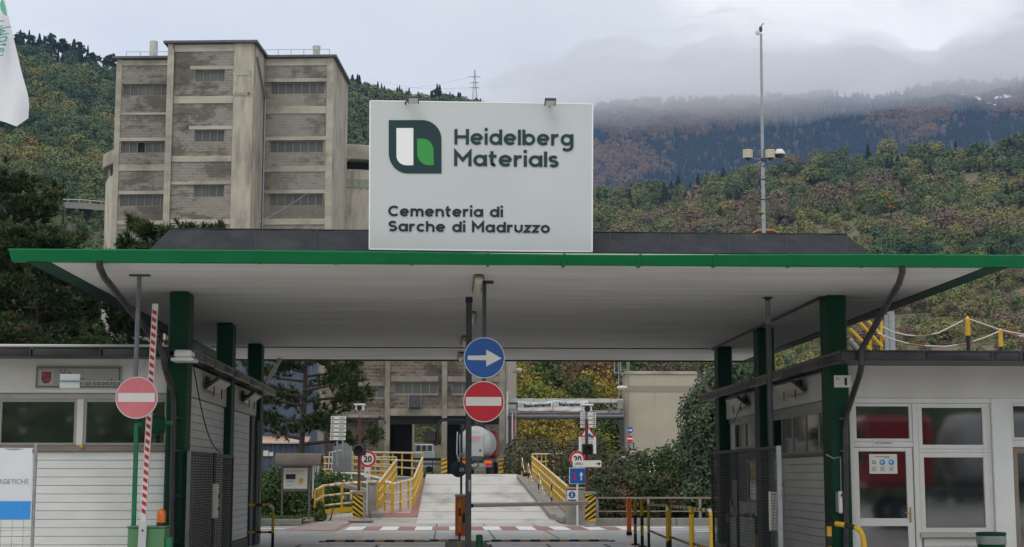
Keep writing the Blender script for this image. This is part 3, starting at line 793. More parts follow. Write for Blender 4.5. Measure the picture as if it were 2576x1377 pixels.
mb.tube([a.lerp(b, i / 12) + Vector((0, 0, -.35 * math.sin(math.pi * i / 12))) for i in range(13)], .011, 5)
tag(mb.build('stay_cable', M['black']), 'thin black cable from the left eaves down to the mesh gate', 'cable')
# street name plate
pa, pb = zP(zL, 228, 355, LFY - .1), zP(zL, 783, 215, LFY - .1)
t = thing('street_name_plate', 'grey stone street name plate with a coat of arms on the left gatehouse', 'sign', ((pa.x + pb.x) / 2, LFY - .1, pa.z))
mb = MB(); mb.box((pa.x, LFY - .135, pa.z), (pb.x, LFY - .101, pb.z), .008); mb.build('slab', mk('grey_name_stone', (.34, .335, .31), .7, col2=(.28, .275, .255), scale=3, amount=.5), t)
mb = MB()
for a_, b_ in (((pa.x + .02, pa.z + .02), (pb.x - .02, pa.z + .035)), ((pa.x + .02, pb.z - .035), (pb.x - .02, pb.z - .02)), ((pa.x + .02, pa.z + .036), (pa.x + .035, pb.z - .036)), ((pb.x - .035, pa.z + .036), (pb.x - .02, pb.z - .036))):
    mb.box((a_[0], LFY - .138, a_[1]), (b_[0], LFY - .134, b_[1]))
mb.build('incised_border', M['dark_steel'], t)
s0, s1 = zP(zL, 250, 332, LFY - .136), zP(zL, 345, 238, LFY - .136)
mb = MB(); mb.box((s0.x, LFY - .140, s0.z), (s1.x, LFY - .136, s1.z)); mb.build('emblem_tile', mk('emblem_stone', (.42, .40, .36), .7), t)
c0, c1 = zP(zL, 266, 322, LFY - .14), zP(zL, 330, 248, LFY - .14)
mx, mz = (c0.x + c1.x) / 2, (c0.z + c1.z) / 2
sh = lambda f_x0, f_x1, f_z0, f_z1: [(c0.x + (c1.x - c0.x) * u, c0.z + (c1.z - c0.z) * v) for u, v in ((f_x0, f_z0), (f_x1, f_z0), (f_x1, f_z1), (f_x0, f_z1))]
mb = MB(); mb.prism([(c0.x, c1.z), (c1.x, c1.z), (c1.x, c0.z + .05), ((c0.x + c1.x) / 2 + .04, c0.z), ((c0.x + c1.x) / 2 - .04, c0.z), (c0.x, c0.z + .05)], LFY - .144, LFY - .140)
mb.build('shield', M['dark_steel'], t)
mb = MB(); mb.prism(sh(.08, .46, .55, .92), LFY - .147, LFY - .144); mb.prism(sh(.54, .92, .14, .46), LFY - .147, LFY - .144)
mb.prism(sh(.62, .82, .62, .85), LFY - .147, LFY - .144); mb.prism(sh(.2, .38, .2, .4), LFY - .147, LFY - .144); mb.build('shield_quarter', M['red'], t)
ch_ = .125
put_text('lettering', 'Via', M['black'], t, zP(zL, 383, 286, LFY - .135), zP(zL, 462, 286, LFY - .135), .15, bold=-.01)
put_text('lettering', 'Partesèle', M['black'], t, zP(zL, 517, 333, LFY - .135), zP(zL, 752, 333, LFY - .135), .12, bold=-.01)
# small yellow clamp on the sill
p = zP(zL, 525, 730, LFY - .06)
mb = MB(); mb.box((p.x - .03, LFY - .09, p.z - .03), (p.x + .035, LFY - .052, p.z + .03), .012); mb.tube([(p.x - .02, LFY - .1, p.z), (p.x + .03, LFY - .1, p.z)], .02, 8)
tag(mb.build('yellow_clamp', M['yellow']), 'small yellow clamp on the brown sill of the left gatehouse', 'clamp')
# downpipes from the canopy gutter
def downpipe(label, pts, r=.05):
    t = thing('downpipe', label, 'downpipe', (pts[-1].x, pts[-1].y, 0), 'dark downpipes from the canopy gutter')
    mb = MB(); mb.tube(pts, r, 12); mb.build('pipe', M['dark_pipe'], t)
    for z in (.5, 1.25, 2.0, 2.55):
        mb = MB(); q = pts[-1]; mb.tube([(q.x, q.y, z), (q.x, q.y, z + .04)], r + .008, 12); mb.box((q.x + r, q.y - .01, z), (q.x + r + .05, q.y + .02, z + .03)); mb.build('bracket', M['dark_pipe'], t)
    return t
fl = PY(432, 1400, 26.12); fl.z = 0
downpipe('dark downpipe bending from the left gutter end past the red striped arm', [PY(250, 655, 22.62), PY(251, 672, 22.66), PY(262, 697, 22.9), PY(300, 745, 23.7), PY(344, 800, 24.7), PY(380, 842, 25.2), PY(400, 872, 25.36), PY(410, 892, 25.40), PY(415, 925, 25.47), PY(424, 955, 25.8), PY(435, 985, 26.05), PY(438, 1020, 26.12), fl], .052)
fr = PY(2127, 1400, 26.2); fr.z = 0
downpipe('dark downpipe bending from the right gutter end down beside the office door', [PY(2270, 668, 22.62), PY(2270, 685, 22.68), PY(2262, 712, 23.0), PY(2215, 795, 24.2), PY(2166, 882, 24.85), PY(2168, 915, 24.86), PY(2162, 945, 25.1), PY(2140, 1010, 25.9), PY(2130, 1040, 26.15), PY(2126, 1080, 26.2), fr], .052)

# ---- right gatehouse
RWX, RFY = 6.86, 26.50
gr = thing('gatehouse', 'right white gatehouse with glazed office door, large windows and black eaves gutter', 'gatehouse', (9.5, 32, 0))
zQ = lambda x, y, Y=RFY: PY(*zR(x, y), Y)
REY = 24.95
REZb, REZt = PY(2300, 907.5, REY).z, PY(2300, 883.5, REY).z
mb = MB(); mb.box((RWX, RFY + .12, 0), (14, 38.3, 3.5)); mb.build('wall', M['white_paint'], gr)
ft, fb = REZb + .1, zQ(700, 280).z
mb = MB(); mb.box((6.955, RFY - .06, fb), (14, RFY + .11, ft), .012); mb.build('frieze', M['frieze'], gr)
mb = MB(); mb.box((6.955, RFY - .02, fb - .09), (zQ(1300, 300).x, RFY + .11, fb - .003), .006); mb.build('window_head', M['window_frame'], gr)
wt, wb = fb - .093, zQ(600, 600).z
xj = zQ(738, 500).x
mb = MB(); mb.box((6.96, RFY + .0, 0), (zQ(296, 500).x, RFY + .11, wt), .004); mb.build('jamb', M['window_frame'], gr)
frame_window(gr, 'fanlight', zQ(296, 500).x + .003, xj - .02, wb, wt, RFY + .02, zQ(320, 500).x - zQ(298, 500).x, M['window_frame'])
mb = MB(); mb.box((zQ(296, 500).x + .003, RFY + .005, zQ(600, 640).z), (xj - .02, RFY + .11, wb - .003), .004); mb.build('door_head', M['window_frame'], gr)
# door leaf
dx0, dx1, dz1 = zQ(300, 700).x, xj - .03, zQ(600, 643).z
st0, st1 = zQ(341, 900).x - dx0, dx1 - zQ(690, 900).x
za, zb_, zc_, zd_ = zQ(500, 672).z, zQ(500, 1164).z, zQ(500, 1222).z, .22
mb = MB(); D0, D1 = RFY + .03, RFY + .085
mb.box((dx0, D0, .02), (dx0 + st0, D1, dz1), .005); mb.box((dx1 - st1, D0, .02), (dx1, D1, dz1), .005)
mb.box((dx0 + st0, D0 + .002, za), (dx1 - st1, D1, dz1), .005); mb.box((dx0 + st0, D0 + .002, zc_), (dx1 - st1, D1, zb_), .005); mb.box((dx0 + st0, D0 + .002, .02), (dx1 - st1, D1, zd_), .005)
door = mb.build('door', M['window_frame'], gr)
for a, b in ((zb_, za), (zd_, zc_)):
    g = MB(); g.box((dx0 + st0 - .004, D0 + .03, a - .004), (dx1 - st1 + .004, D0 + .038, b + .004)); g.build('pane', M['glass'], door)
hx = zQ(716, 1140).x
mb = MB(); mb.box((hx - .017, D0 - .008, zQ(716, 1195).z), (hx + .017, D0 - .001, zQ(716, 1083).z), .004); mb.tube([(hx, D0 - .008, zQ(716, 1125).z), (hx, D0 - .05, zQ(716, 1125).z), (hx - .11, D0 - .05, zQ(716, 1122).z)], .010, 8)
mb.build('handle', M['brass'], door)
mb = MB(); mb.box((xj - .018, RFY + .0, 0), (zQ(768, 500).x, RFY + .11, wt), .005); mb.build('mullion', M['window_frame'], gr)
wx0, wx1 = zQ(770, 500).x, zQ(1278, 500).x
tz = zQ(1000, 655).z
frame_window(gr, 'window', wx0 + .002, wx1, tz, wt, RFY + .02, .075, M['window_frame'])
sz = zQ(1000, 1270).z
frame_window(gr, 'window', wx0 + .002, wx1, sz, tz - .06, RFY + .02, .085, M['window_frame'])
mb = MB(); mb.box((wx0, RFY + .012, tz - .058), (wx1, RFY + .11, tz - .002), .004); mb.build('transom', M['window_frame'], gr)
mb = MB(); mb.box((wx1 + .003, RFY + .03, 0), (zQ(1306, 500).x, RFY + .115, fb - .003)); mb.build('jamb', M['window_frame'], gr)
mb = MB(); mb.box((zQ(1306, 500).x + .003, RFY - .04, 0), (zQ(1452, 500).x, RFY + .115, fb - .003), .008); mb.build('pilaster', M['white_paint'], gr)
mb = MB(); mb.box((zQ(757, 500).x, RFY - .07, zQ(900, 1305).z), (zQ(1300, 500).x, RFY + .03, sz - .003), .008); mb.build('sill', M['stone_sill'], gr)
planks(gr, zQ(790, 500).x, zQ(1303, 500).x, 0, zQ(900, 1308).z, 'x', RFY + .12, -1, .145, M['siding'], .07)
rx0 = zQ(1455, 500).x
frame_window(gr, 'window', rx0, rx0 + 1.6, zQ(1500, 590).z, zQ(1500, 318).z, RFY + .02, .05, M['window_frame'])
mb = MB(); mb.box((rx0, RFY + .0, zQ(1500, 318).z + .003), (14, RFY + .11, fb - .003)); mb.box((rx0, RFY, zQ(1500, 640).z), (14, RFY + .11, zQ(1500, 592).z)); mb.build('window_head', M['window_frame'], gr)
mb = MB(); mb.box((rx0, RFY + .04, 0), (rx0 + .10, RFY + .11, zQ(1500, 642).z), .004); mb.box((rx0 + .1, RFY + .04, zQ(1500, 685).z), (rx0 + 1.5, RFY + .11, zQ(1500, 642).z)); dfr = mb.build('porch_frame', M['brown_sill'], gr)
g = MB(); g.box((rx0 + .1, RFY + .08, 0), (rx0 + 1.5, RFY + .09, zQ(1500, 685).z)); g.build('pane', M['glass'], dfr)
# eaves of the right gatehouse
REX = 6.50
xe = [REX - .02, PY(2330, 900, REY).x, PY(2503, 900, REY).x, PY(2574, 900, REY).x, 14]
for a, b in zip(xe, xe[1:]):
    mb = MB(); mb.box((a, REY, REZb), (b - .012, REY + .12, REZt), .02); mb.box((b - .06, REY - .006, REZb - .01), (b - .012, REY + .02, REZt + .006)); mb.tube([(a, REY + .005, REZt), (b - .012, REY + .005, REZt)], .014, 6)
    mb.build('gutter_section', M['black_metal'], gr)
mb = MB(); mb.box((REX + .1, REY + .1, REZb + .02), (14, 39.2, REZb + .05)); mb.box((REX + .1, REY + .1, REZt - .05), (14, 39.2, REZt - .012)); mb.build('roof', M['black_metal'], gr)
for k in range(10):
    a = REY + .13 + k * 1.43
    mb = MB(); mb.box((REX, a, REZb - .02 + .012 * (k % 2)), (REX + .1, a + 1.42, REZt - .0), .02); mb.tube([(REX + .02, a, REZt), (REX + .02, a + 1.42, REZt)], .03, 6)
    mb.build('gutter_section', M['black_metal'], gr)
# side wall facing the lane
fA = PX(*z6(1060, 300), RWX - .09).z
fB = PX(*z6(335, 435), RWX - .09).z
cz = (fA + fB) / 2
for ya, yb in ((26.87, 32.18), (32.78, 37.03)):
    mb = MB(); mb.box((RWX, ya, cz), (RWX - .09, yb, 3.45), .012); mb.build('frieze', M['frieze'], gr)
w1b = PX(*z6(900, 690), RWX - .02).z
side_window(gr, 'window', RWX - .05, -1, 26.9, 32.1, w1b, cz - .16, .05, M['grey_frame'], mull=(28.0, 29.05, 30.15, 31.1), depth=.05)
mb = MB(); mb.box((RWX, 26.88, cz - .157), (RWX - .03, 32.18, cz - .003)); mb.build('window_head', M['grey_frame'], gr)
mb = MB(); mb.box((RWX, 26.88, w1b - .06), (RWX - .09, 32.18, w1b - .003), .006); mb.build('sill', M['brown_sill'], gr)
planks(gr, 26.88, 30.9, 0, w1b - .065, 'y', RWX, -1, .145, M['siding'], .05)
planks(gr, 31.75, 32.18, 0, w1b - .065, 'y', RWX, -1, .145, M['siding'], .04)
w2t = PX(*z6(500, 455), RWX - .02).z; w2b = PX(*z6(500, 650), RWX - .02).z
side_window(gr, 'window', RWX - .05, -1, 32.8, 36.2, w2b, cz - .12, .05, M['grey_frame'], mull=(33.8, 34.9), depth=.05)
mb = MB(); mb.box((RWX, 32.8, cz - .117), (RWX - .03, 37.03, cz - .003)); mb.build('window_head', M['grey_frame'], gr)
w3t, w3b = PX(*z6(530, 735), RWX - .02).z, PX(*z6(530, 1045), RWX - .02).z
side_window(gr, 'window', RWX - .05, -1, 32.8, 34.8, w3b, w3t, .06, M['grey_frame'], depth=.05)
mb = MB(); mb.box((RWX, 32.8, w3t + .003), (RWX - .03, 37.03, w2b - .003)); mb.box((RWX, 34.83, w3b), (RWX - .03, 37.03, w3t)); mb.build('side_panel', M['dark_steel'], gr)
planks(gr, 32.8, 37.03, 0, w3b - .01, 'y', RWX, -1, .145, M['siding'], .05)
wall_lamp(z6, 800, 212, RWX - .09, -1, 1.5, 'nearer of the two tilted lamps on the right gatehouse side wall')
wall_lamp(z6, 415, 315, RWX - .09, -1, 1.4, 'farther of the two tilted lamps on the right gatehouse side wall')
# meter cabinet between the boards
mb = MB()
c0 = PX(*z6(805, 930), RWX - .06)
mb.box((RWX, 30.95, .35), (RWX - .07, 31.7, c0.z), .008)
cab = mb.build('meter_cabinet', M['beige'], gr)
for z0, z1, y0, y1 in ((.95, 1.5, 31.2, 31.6), (.6, .85, 31.35, 31.6)):
    mb = MB(); mb.box((RWX - .07, y0, z0), (RWX - .10, y1, z1), .006); mb.build('meter_box', M['grey_steel'], cab)
# house number, door plate, notice, sensor box
p = zQ(214, 158, 26.28)
t = thing('house_number_plate', 'small white plate with number 1 on the dark green column', 'number plate', (p.x, 26.28, p.z - .07))
mb = MB(); mb.box((p.x - .15, 26.262, p.z - .105), (p.x + .15, 26.278, p.z + .105), .004); mb.build('plate', M['sign_white'], t)
put_text('lettering', '1', M['black'], t, (p.x + .03, 26.262, p.z - .065), (p.x + .075, 26.262, p.z - .065), .13, bold=.02)
put_text('lettering', 'n', M['black'], t, (p.x - .11, 26.262, p.z + .02), (p.x - .07, 26.262, p.z + .02), .06)
p, q = zQ(441, 632, RFY), zQ(584, 594, RFY)
t = thing('door_plate', 'small office name plate above the white glazed door', 'sign', ((p.x + q.x) / 2, RFY, p.z))
mb = MB(); mb.box((p.x, RFY - .006, p.z), (q.x, RFY + .004, q.z), .002); mb.build('plate', M['sign_white'], t)
put_text('lettering', 'UFFICIO SPEDIZIONI', M['black'], t, (p.x + .03, RFY - .006, p.z + .035), (q.x - .03, RFY - .006, p.z + .035), (q.z - p.z) * .45)
p, q = zQ(412, 836, D0), zQ(612, 693, D0)
t = thing('safety_notice', 'white safety notice with two blue discs taped to the glazed door', 'notice', ((p.x + q.x) / 2, D0, p.z))
mb = MB(); mb.box((p.x, D0 - .012, p.z), (q.x, D0 - .004, q.z)); mb.build('sheet', M['sign_white'], t)
W_ = q.x - p.x; H_ = q.z - p.z
for u in (.47, .79):
    mb = MB(); mb.disc((p.x + W_ * u, D0 - .012, p.z + H_ * .58), H_ * .15, 20, 0, .002); mb.build('blue_disc', M['banner_blue'], t)
    mb = MB(); mb.disc((p.x + W_ * u - .008, D0 - .014, p.z + H_ * .6), H_ * .06, 12, 0, .002); mb.build('pictogram', M['sign_white'], t)
mb = MB(); mb.disc((p.x + W_ * .17, D0 - .012, p.z + H_ * .58), H_ * .10, 16, 0, .002, 0, H_ * .06); mb.build('recycling_mark', M['dark_steel'], t)
mb = MB()
for u in (.17, .47, .79):
    for r_ in range(4): mb.box((p.x + W_ * (u - .09 + .01 * (r_ % 2)), D0 - .014, p.z + H_ * (.32 - .06 * r_)), (p.x + W_ * (u + .09 - .02 * (r_ % 3)), D0 - .012, p.z + H_ * (.345 - .06 * r_)))
mb.box((p.x + W_ * .2, D0 - .014, p.z + H_ * .86), (p.x + W_ * .72, D0 - .012, p.z + H_ * .89)); mb.box((p.x + W_ * .5, D0 - .014, p.z + H_ * .80), (p.x + W_ * .75, D0 - .012, p.z + H_ * .825))
mb.build('print_line', M['grey_steel'], t)
p = zQ(197, 1045, 26.2)
t = thing('sensor_box', 'narrow white sensor box with conduit on the right dark green column', 'sensor box', (p.x, 26.28, p.z - .3))
mb = MB(); mb.box((p.x - .03, 26.18, p.z - .19), (p.x + .05, 26.262, p.z + .19), .02); mb.build('case', M['sign_white'], t)
mb = MB(); mb.box((p.x - .075, 26.20, p.z - .17), (p.x - .032, 26.262, p.z + .17), .01); mb.build('side_cap', M['grey_steel'], t)
c0, c1, c2 = zQ(205, 985, 26.265), zQ(198, 712, 26.265), zQ(150, 725, 26.265)
mb = MB(); mb.tube([c0, zQ(200, 740, 26.265), c1, c2, zQ(92, 695, 26.265)], .011, 6); mb.build('conduit', M['galv'], t)
mb = MB(); mb.tube([zQ(195, 1106, 26.22), zQ(197, 1125, 26.22), zQ(208, 1132, 26.22), zQ(217, 1122, 26.22), zQ(216, 1106, 26.22)], .008, 6); mb.build('cable_loop', M['grey_steel'], t)
# yellow and black hoop in front of the door
hp = [zQ(118, 1195, 25.2), zQ(240, 1215, 25.0), zQ(310, 1232, 24.9), zQ(345, 1255, 24.85), zQ(366, 1300, 24.85)]
hp.append(Vector((hp[-1].x + .03, 24.85, hp[-1].z - .35))); hp.append(Vector((hp[-1].x, 24.85, 0)))
mb = MB(); mb.tube([hp[0] + Vector((0, .05, -.9)), hp[0] + Vector((0, .03, -.1)), hp[0]] + hp[1:3], .042, 10, 0, True, True, (.17, (0, 1)))
mb.tube(hp[2:], .042, 10, 0)
tag(mb.build('hoop_rail', [M['yellow'], M['black']]), 'yellow and black hoop rail in front of the office door column', 'hoop rail')
# litter bin
p = zQ(1305, 1300, 25.6)
t = thing('litter_bin', 'dark green litter bin with a plastic liner below the office window', 'bin', (p.x, 25.6, 0))
rb = (zQ(1412, 1300, 25.6).x - zQ(1196, 1300, 25.6).x) / 2
ztp = zQ(1300, 1268, 25.6).z
mb = MB(); mb.lathe((p.x, 25.6, 0), [(rb * .78, .05), (rb * .94, ztp - .16), (rb * .94, ztp - .10)], 26); mb.build('body', M['dark_green'], t)
mb = MB(); mb.lathe((p.x, 25.6, 0), [(rb * .97, ztp - .19), (rb * .99, ztp - .12), (rb * .96, ztp - .05), (rb * .9, ztp - .02)], 26); mb.build('liner', mk('clear_bin_liner', (.20, .21, .215), .25, spec=.5), t)
mb = MB(); mb.lathe((p.x, 25.6, 0), [(rb * .98, ztp - .05), (rb, ztp - .02), (rb, ztp), (rb * .9, ztp + .005), (rb * .88, ztp - .05)], 26); mb.build('rim', M['dark_green'], t)
# things standing on and behind the right roof
zc4 = zc(2840, 850, 2.504)
for k, (x, y, Y) in enumerate(((1973, 872, 33.0), (2281, 985, 35.5))):
    tp = PY(*zc4(x, y), Y)
    t = thing('chain_post', ('taller', 'shorter')[k] + ' yellow and black chain post on the right gatehouse roof', 'post', (tp.x, Y, REZt), 'chain posts on the right roof')
    bz = REZt - .01; mid = PY(*zc4(x, (1025, 1130)[k]), Y).z
    mb = MB(); mb.tube([(tp.x, Y, mid), (tp.x, Y, tp.z)], .055, 10); mb.build('upper_tube', M['yellow'], t)
    mb = MB(); mb.lathe((tp.x, Y, tp.z), [(.055, 0), (.03, .06), (0, .08)], 10); mb.build('cap', M['yellow'], t)
    mb = MB(); mb.tube([(tp.x, Y, bz), (tp.x, Y, mid)], .045, 10); mb.build('lower_tube', M['black'], t)
def chain(pts, label, seg=.38):
    mb = MB(); mb.tube(pts, .016, 6, 0, True, True, (seg, (0, 0, 1)))
    return tag(mb.build('warning_chain', [M['beige'], M['chain_red']]), label, 'chain', 'red and white warning chains')
c4 = lambda L, Y: [PY(*zc4(x, y), Y) for x, y in L]
chain(c4([(1170, 940), (1270, 990), (1400, 1020), (1540, 1032), (1700, 1000), (1860, 920), (1960, 865)], 33.0), 'upper sagging red and white chain, left of the taller post')
chain(c4([(1130, 1000), (1270, 1060), (1400, 1095), (1560, 1120), (1760, 1128), (1960, 1100), (2130, 1045), (2270, 985)], 35.0), 'lower sagging red and white chain ending at the shorter post')
chain(c4([(1990, 870), (2060, 895), (2150, 925), (2300, 980), (2430, 1025), (2600, 1040)], 33.05), 'red and white chain running right from the taller post')
chain(c4([(2300, 975), (2400, 995), (2500, 1015), (2700, 1020)], 35.5), 'red and white chain running right from the shorter post')
t = thing('stair_railing', 'yellow tubular stair railing behind the right gatehouse roof', 'railing', PY(*zc4(1100, 1160), 42))
for L in (((870, 960), (1065, 1160)), ((960, 900), (1175, 1130)), ((1040, 890), (1200, 1060))):
    mb = MB(); mb.tube(c4(L, 42), .045, 8); mb.build('sloping_rail', M['yellow'], t)
for x, y0, y1 in ((1062, 1050, 1175), (1165, 880, 1175)):
    mb = MB(); mb.tube(c4([(x, y0), (x, y1 + 40)], 42.1), .04, 8); mb.build('post', M['yellow'], t)
mb = MB(); mb.tube(c4([(870, 1060), (960, 1165)], 41.9), .06, 8); mb.build('stringer', M['galv'], t)
t = thing('steel_post', 'pair of pale steel pipes rising behind the right roof', 'post', PY(*zc4(1235, 1170), 41))
for x, r_ in ((1212, .07), (1252, .095)):
    a = PY(*zc4(x, 830 if x < 1230 else 800), 41); mb = MB(); mb.tube([(a.x, 41, 0), a], r_, 12); mb.build('pipe', M['galv'], t)
# ------------------------------------------------------------------ cement works: tower, silos, gate building
def mk_block(name, c1, c2, mortar, bw, bh, stain, light, course=1.0, samt=.75):
    m = mk(name, c1, .9)
    n, l = m.node_tree.nodes, m.node_tree.links
    b = n['Principled BSDF']; b.inputs['Specular IOR Level'].default_value = .15
    g = n.new('ShaderNodeNewGeometry'); sp = n.new('ShaderNodeSeparateXYZ'); l.new(g.outputs['Position'], sp.inputs[0])
    ad = n.new('ShaderNodeMath'); ad.operation = 'ADD'; l.new(sp.outputs['X'], ad.inputs[0]); l.new(sp.outputs['Y'], ad.inputs[1])
    cb = n.new('ShaderNodeCombineXYZ'); l.new(ad.outputs[0], cb.inputs['X']); l.new(sp.outputs['Z'], cb.inputs['Y'])
    br = n.new('ShaderNodeTexBrick'); br.inputs['Scale'].default_value = 1; br.inputs['Brick Width'].default_value = bw; br.inputs['Row Height'].default_value = bh
    br.inputs['Mortar Size'].default_value = bh * .09; br.inputs['Bias'].default_value = -.1
    for k, c in (('Color1', c1), ('Color2', c2), ('Mortar', mortar)): br.inputs[k].default_value = (*c, 1)
    l.new(cb.outputs[0], br.inputs['Vector'])
    def noise(sc, st, lo, hi, dt=8):
        mp = n.new('ShaderNodeMapping'); mp.inputs['Scale'].default_value = st
        t = n.new('ShaderNodeTexNoise'); t.inputs['Scale'].default_value = sc; t.inputs['Detail'].default_value = dt; t.inputs['Roughness'].default_value = .72
        r = n.new('ShaderNodeMapRange'); r.inputs['From Min'].default_value = lo; r.inputs['From Max'].default_value = hi
        l.new(g.outputs['Position'], mp.inputs['Vector']); l.new(mp.outputs['Vector'], t.inputs['Vector']); l.new(t.outputs['Fac'], r.inputs['Value'])
        return r.outputs['Result']
    def mix(a, col, fac, amt):
        x = n.new('ShaderNodeMixRGB'); x.inputs['Color2'].default_value = (*col, 1); l.new(a, x.inputs['Color1'])
        mu = n.new('ShaderNodeMath'); mu.operation = 'MULTIPLY'; mu.inputs[1].default_value = amt; l.new(fac, mu.inputs[0]); l.new(mu.outputs[0], x.inputs['Fac'])
        return x.outputs['Color']
    cur = br.outputs['Color']
    cur = mix(cur, stain, noise(.16, (1, 1, 1.3), .52, .575), samt)
    cur = mix(cur, tuple(v * .7 for v in stain), noise(.8, (.6, .6, 1.8), .545, .60), samt * .8)
    cur = mix(cur, light, noise(1.1, (.25, .25, 5.0), .62, .66), .6)
    cur = mix(cur, tuple(v * 1.25 for v in c1), noise(.12, (1, 1, .5), .5, .7), .5)
    l.new(cur, b.inputs['Base Color'])
    bp = n.new('ShaderNodeBump'); bp.inputs['Strength'].default_value = .5; bp.inputs['Distance'].default_value = .04
    l.new(br.outputs['Fac'], bp.inputs['Height']); bp.invert = True; l.new(bp.outputs['Normal'], b.inputs['Normal'])
    return m
M['tower_wall'] = mk_block('tower_blockwork', (.27, .252, .222), (.21, .195, .17), (.32, .30, .265), .62, .24, (.105, .093, .080), (.46, .43, .375), 1, .75)
M['gate_wall'] = mk_block('gate_blockwork', (.175, .15, .12), (.105, .085, .066), (.225, .20, .168), .55, .27, (.075, .060, .05), (.38, .35, .30))
M['tower_conc'] = mk('pale_cast_concrete', (.46, .435, .36), .9, col2=(.33, .31, .255), scale=.7, amount=.8, stretch=(.6, .6, 2.2), bump=.4, bscale=3, col3=(.15, .13, .105), scale3=.35, amount3=.7, stretch3=(1, 1, .8))
M['tower_strip'] = mk('streaked_concrete_strip', (.47, .44, .365), .9, col2=(.33, .30, .245), scale=.8, amount=.8, stretch=(2, 2, .5), bump=.4, bscale=3, col3=(.17, .14, .11), scale3=.45, amount3=.85, stretch3=(2.0, 2.0, .5))
AL = math.radians(4.3)
TA = PY(640, 103, 130)
EX, EYd = Vector((math.cos(AL), -math.sin(AL), 0)), Vector((math.sin(AL), math.cos(AL), 0))
TM = Matrix(((EX.x, EYd.x, 0, TA.x), (EX.y, EYd.y, 0, TA.y), (0, 0, 1, 0), (0, 0, 0, 1)))
def TL(x, y, w):
    """pixel -> (u, w, z) on the tower plane at depth w"""
    d = ray(x, y); o = Vector((0, 0, EYE)); p0 = Vector((TA.x, TA.y, 0)) + EYd * w
    t = (p0 - o).dot(EYd) / d.dot(EYd)
    q = o + d * t; r = q - Vector((TA.x, TA.y, 0))
    return Vector((r.dot(EX), w, q.z))
tower = thing('mill_tower', 'tall weathered concrete tower with three blocks and bands of grey windows', 'tower', (TA.x - 3, TA.y + 7, 0))
def holes_wall(name, u0, u1, z0, z1, w, wd, holes, mat):
    mb = MB(TM); zc_ = z0
    for (a, b, c, d) in sorted(holes, key=lambda h: h[2]):
        mb.box((u0, w, zc_), (u1, w + wd, c)); mb.box((u0, w, c), (a, w + wd, d)); mb.box((b, w, c), (u1, w + wd, d)); zc_ = d
    mb.box((u0, w, zc_), (u1, w + wd, z1))
    return mb.build(name, mat, tower)
def tower_window(a, b, c, d, w, n, missing=None):
    mb = MB(TM); f = .09
    mb.box((a, w + .22, c), (a + f, w + .34, d)); mb.box((b - f, w + .22, c), (b, w + .34, d)); mb.box((a + f, w + .22, d - f), (b - f, w + .34, d)); mb.box((a + f, w + .20, c), (b - f, w + .34, c + f))
    st = (b - a) / n
    for k in range(1, n): mb.box((a + k * st - .028, w + .19, c + f), (a + k * st + .028, w + .34, d - f))
    fr_ = mb.build('window', M['tower_mull'], tower)
    for k in range(n):
        if k == missing:
            continue
        g = MB(TM); g.box((a + k * st + .026, w + .26, c + f), (a + (k + 1) * st - .026, w + .29, d - f)); g.build('pane', M['glass_grey'], fr_)
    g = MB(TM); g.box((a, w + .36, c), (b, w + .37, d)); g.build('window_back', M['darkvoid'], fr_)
M['tower_mull'] = mk('pale_window_bars', (.24, .235, .205), .6)
WW = 4.5
# (name, pixel x range, wing depth, window pixel boxes, panes)
ztC, ztL, ztR = TL(500, 108, 0).z, TL(350, 147, WW).z, TL(740, 144, WW).z
def rect(L, w): a, b = TL(L[0], L[3], w), TL(L[2], L[1], w); return (a.x, b.x, a.z, b.z)
cw = [rect(L, 0) for L in ((492, 175, 566, 206), (489, 326, 565, 358), (487, 465, 564, 497))]
lw = [rect(L, WW) for L in ((307, 211, 425, 242), (304, 355, 424, 386), (302, 489, 424, 520))]
rw = [rect(L, WW) for L in ((679, 206, 817, 238), (677, 353, 814, 385), (676, 487, 813, 519))]
uC0, uC1 = TL(428, 400, 0).x, 0.0
uS = TL(583, 400, 0).x
uL0 = TL(286, 400, WW).x; uR1 = TL(836, 300, WW).x
holes_wall('wall', uC0, uS, 0, ztC, 0, .5, cw, M['tower_wall'])
holes_wall('wall', uL0, uC0 + 1.5, 0, ztL, WW, .5, lw, M['tower_wall'])
holes_wall('wall', uC1 - 1.5, uR1, 0, ztR, WW, .5, rw, M['tower_wall'])
mb = MB(TM); mb.box((uC0 + .01, .5, 0), (-.02, 9, ztC - .05)); mb.box((uL0 + .01, WW + .5, 0), (uR1 - .02, WW + 9.3, ztL - .4)); mb.build('core', M['tower_wall'], tower)
mb = MB(TM); mb.box((uS + .003, -.10, 0), (0, .5, ztC), .03); mb.build('concrete_strip', M['tower_strip'], tower)
mb = MB(TM); mb.box((-.02, .502, 0), (.06, WW + .2, ztC), .01); mb.build('side_wall', M['tower_strip'], tower)
mb = MB(TM); mb.box((uR1 - .02, WW + .004, 0), (uR1 + .05, WW + 9.2, ztR), .01); mb.build('side_wall', M['tower_strip'], tower)
mb = MB(TM); mb.box((uC0 - .45, -.12, 0), (uC0 - .003, 5, ztC), .02); mb.build('corner_pier', M['tower_conc'], tower)
mb = MB(TM); mb.tube([(uC0 + .05, -.18, 2), (uC0 + .05, -.18, ztC - .6)], .10, 8); mb.build('drain_pipe', M['tower_conc'], tower)
mb = MB(TM); mb.box((uL0 - .02, WW - .08, 0), (uL0 + .5, WW + .02, ztL), .02); mb.build('corner_pier', M['tower_conc'], tower)
mb = MB(TM); mb.box((uR1 - .55, WW - .08, 0), (uR1 + .06, WW + .02, ztR), .02); mb.build('corner_pier', M['tower_conc'], tower)
for (a, b, c, d) in cw: tower_window(a, b, c, d, 0, 4)
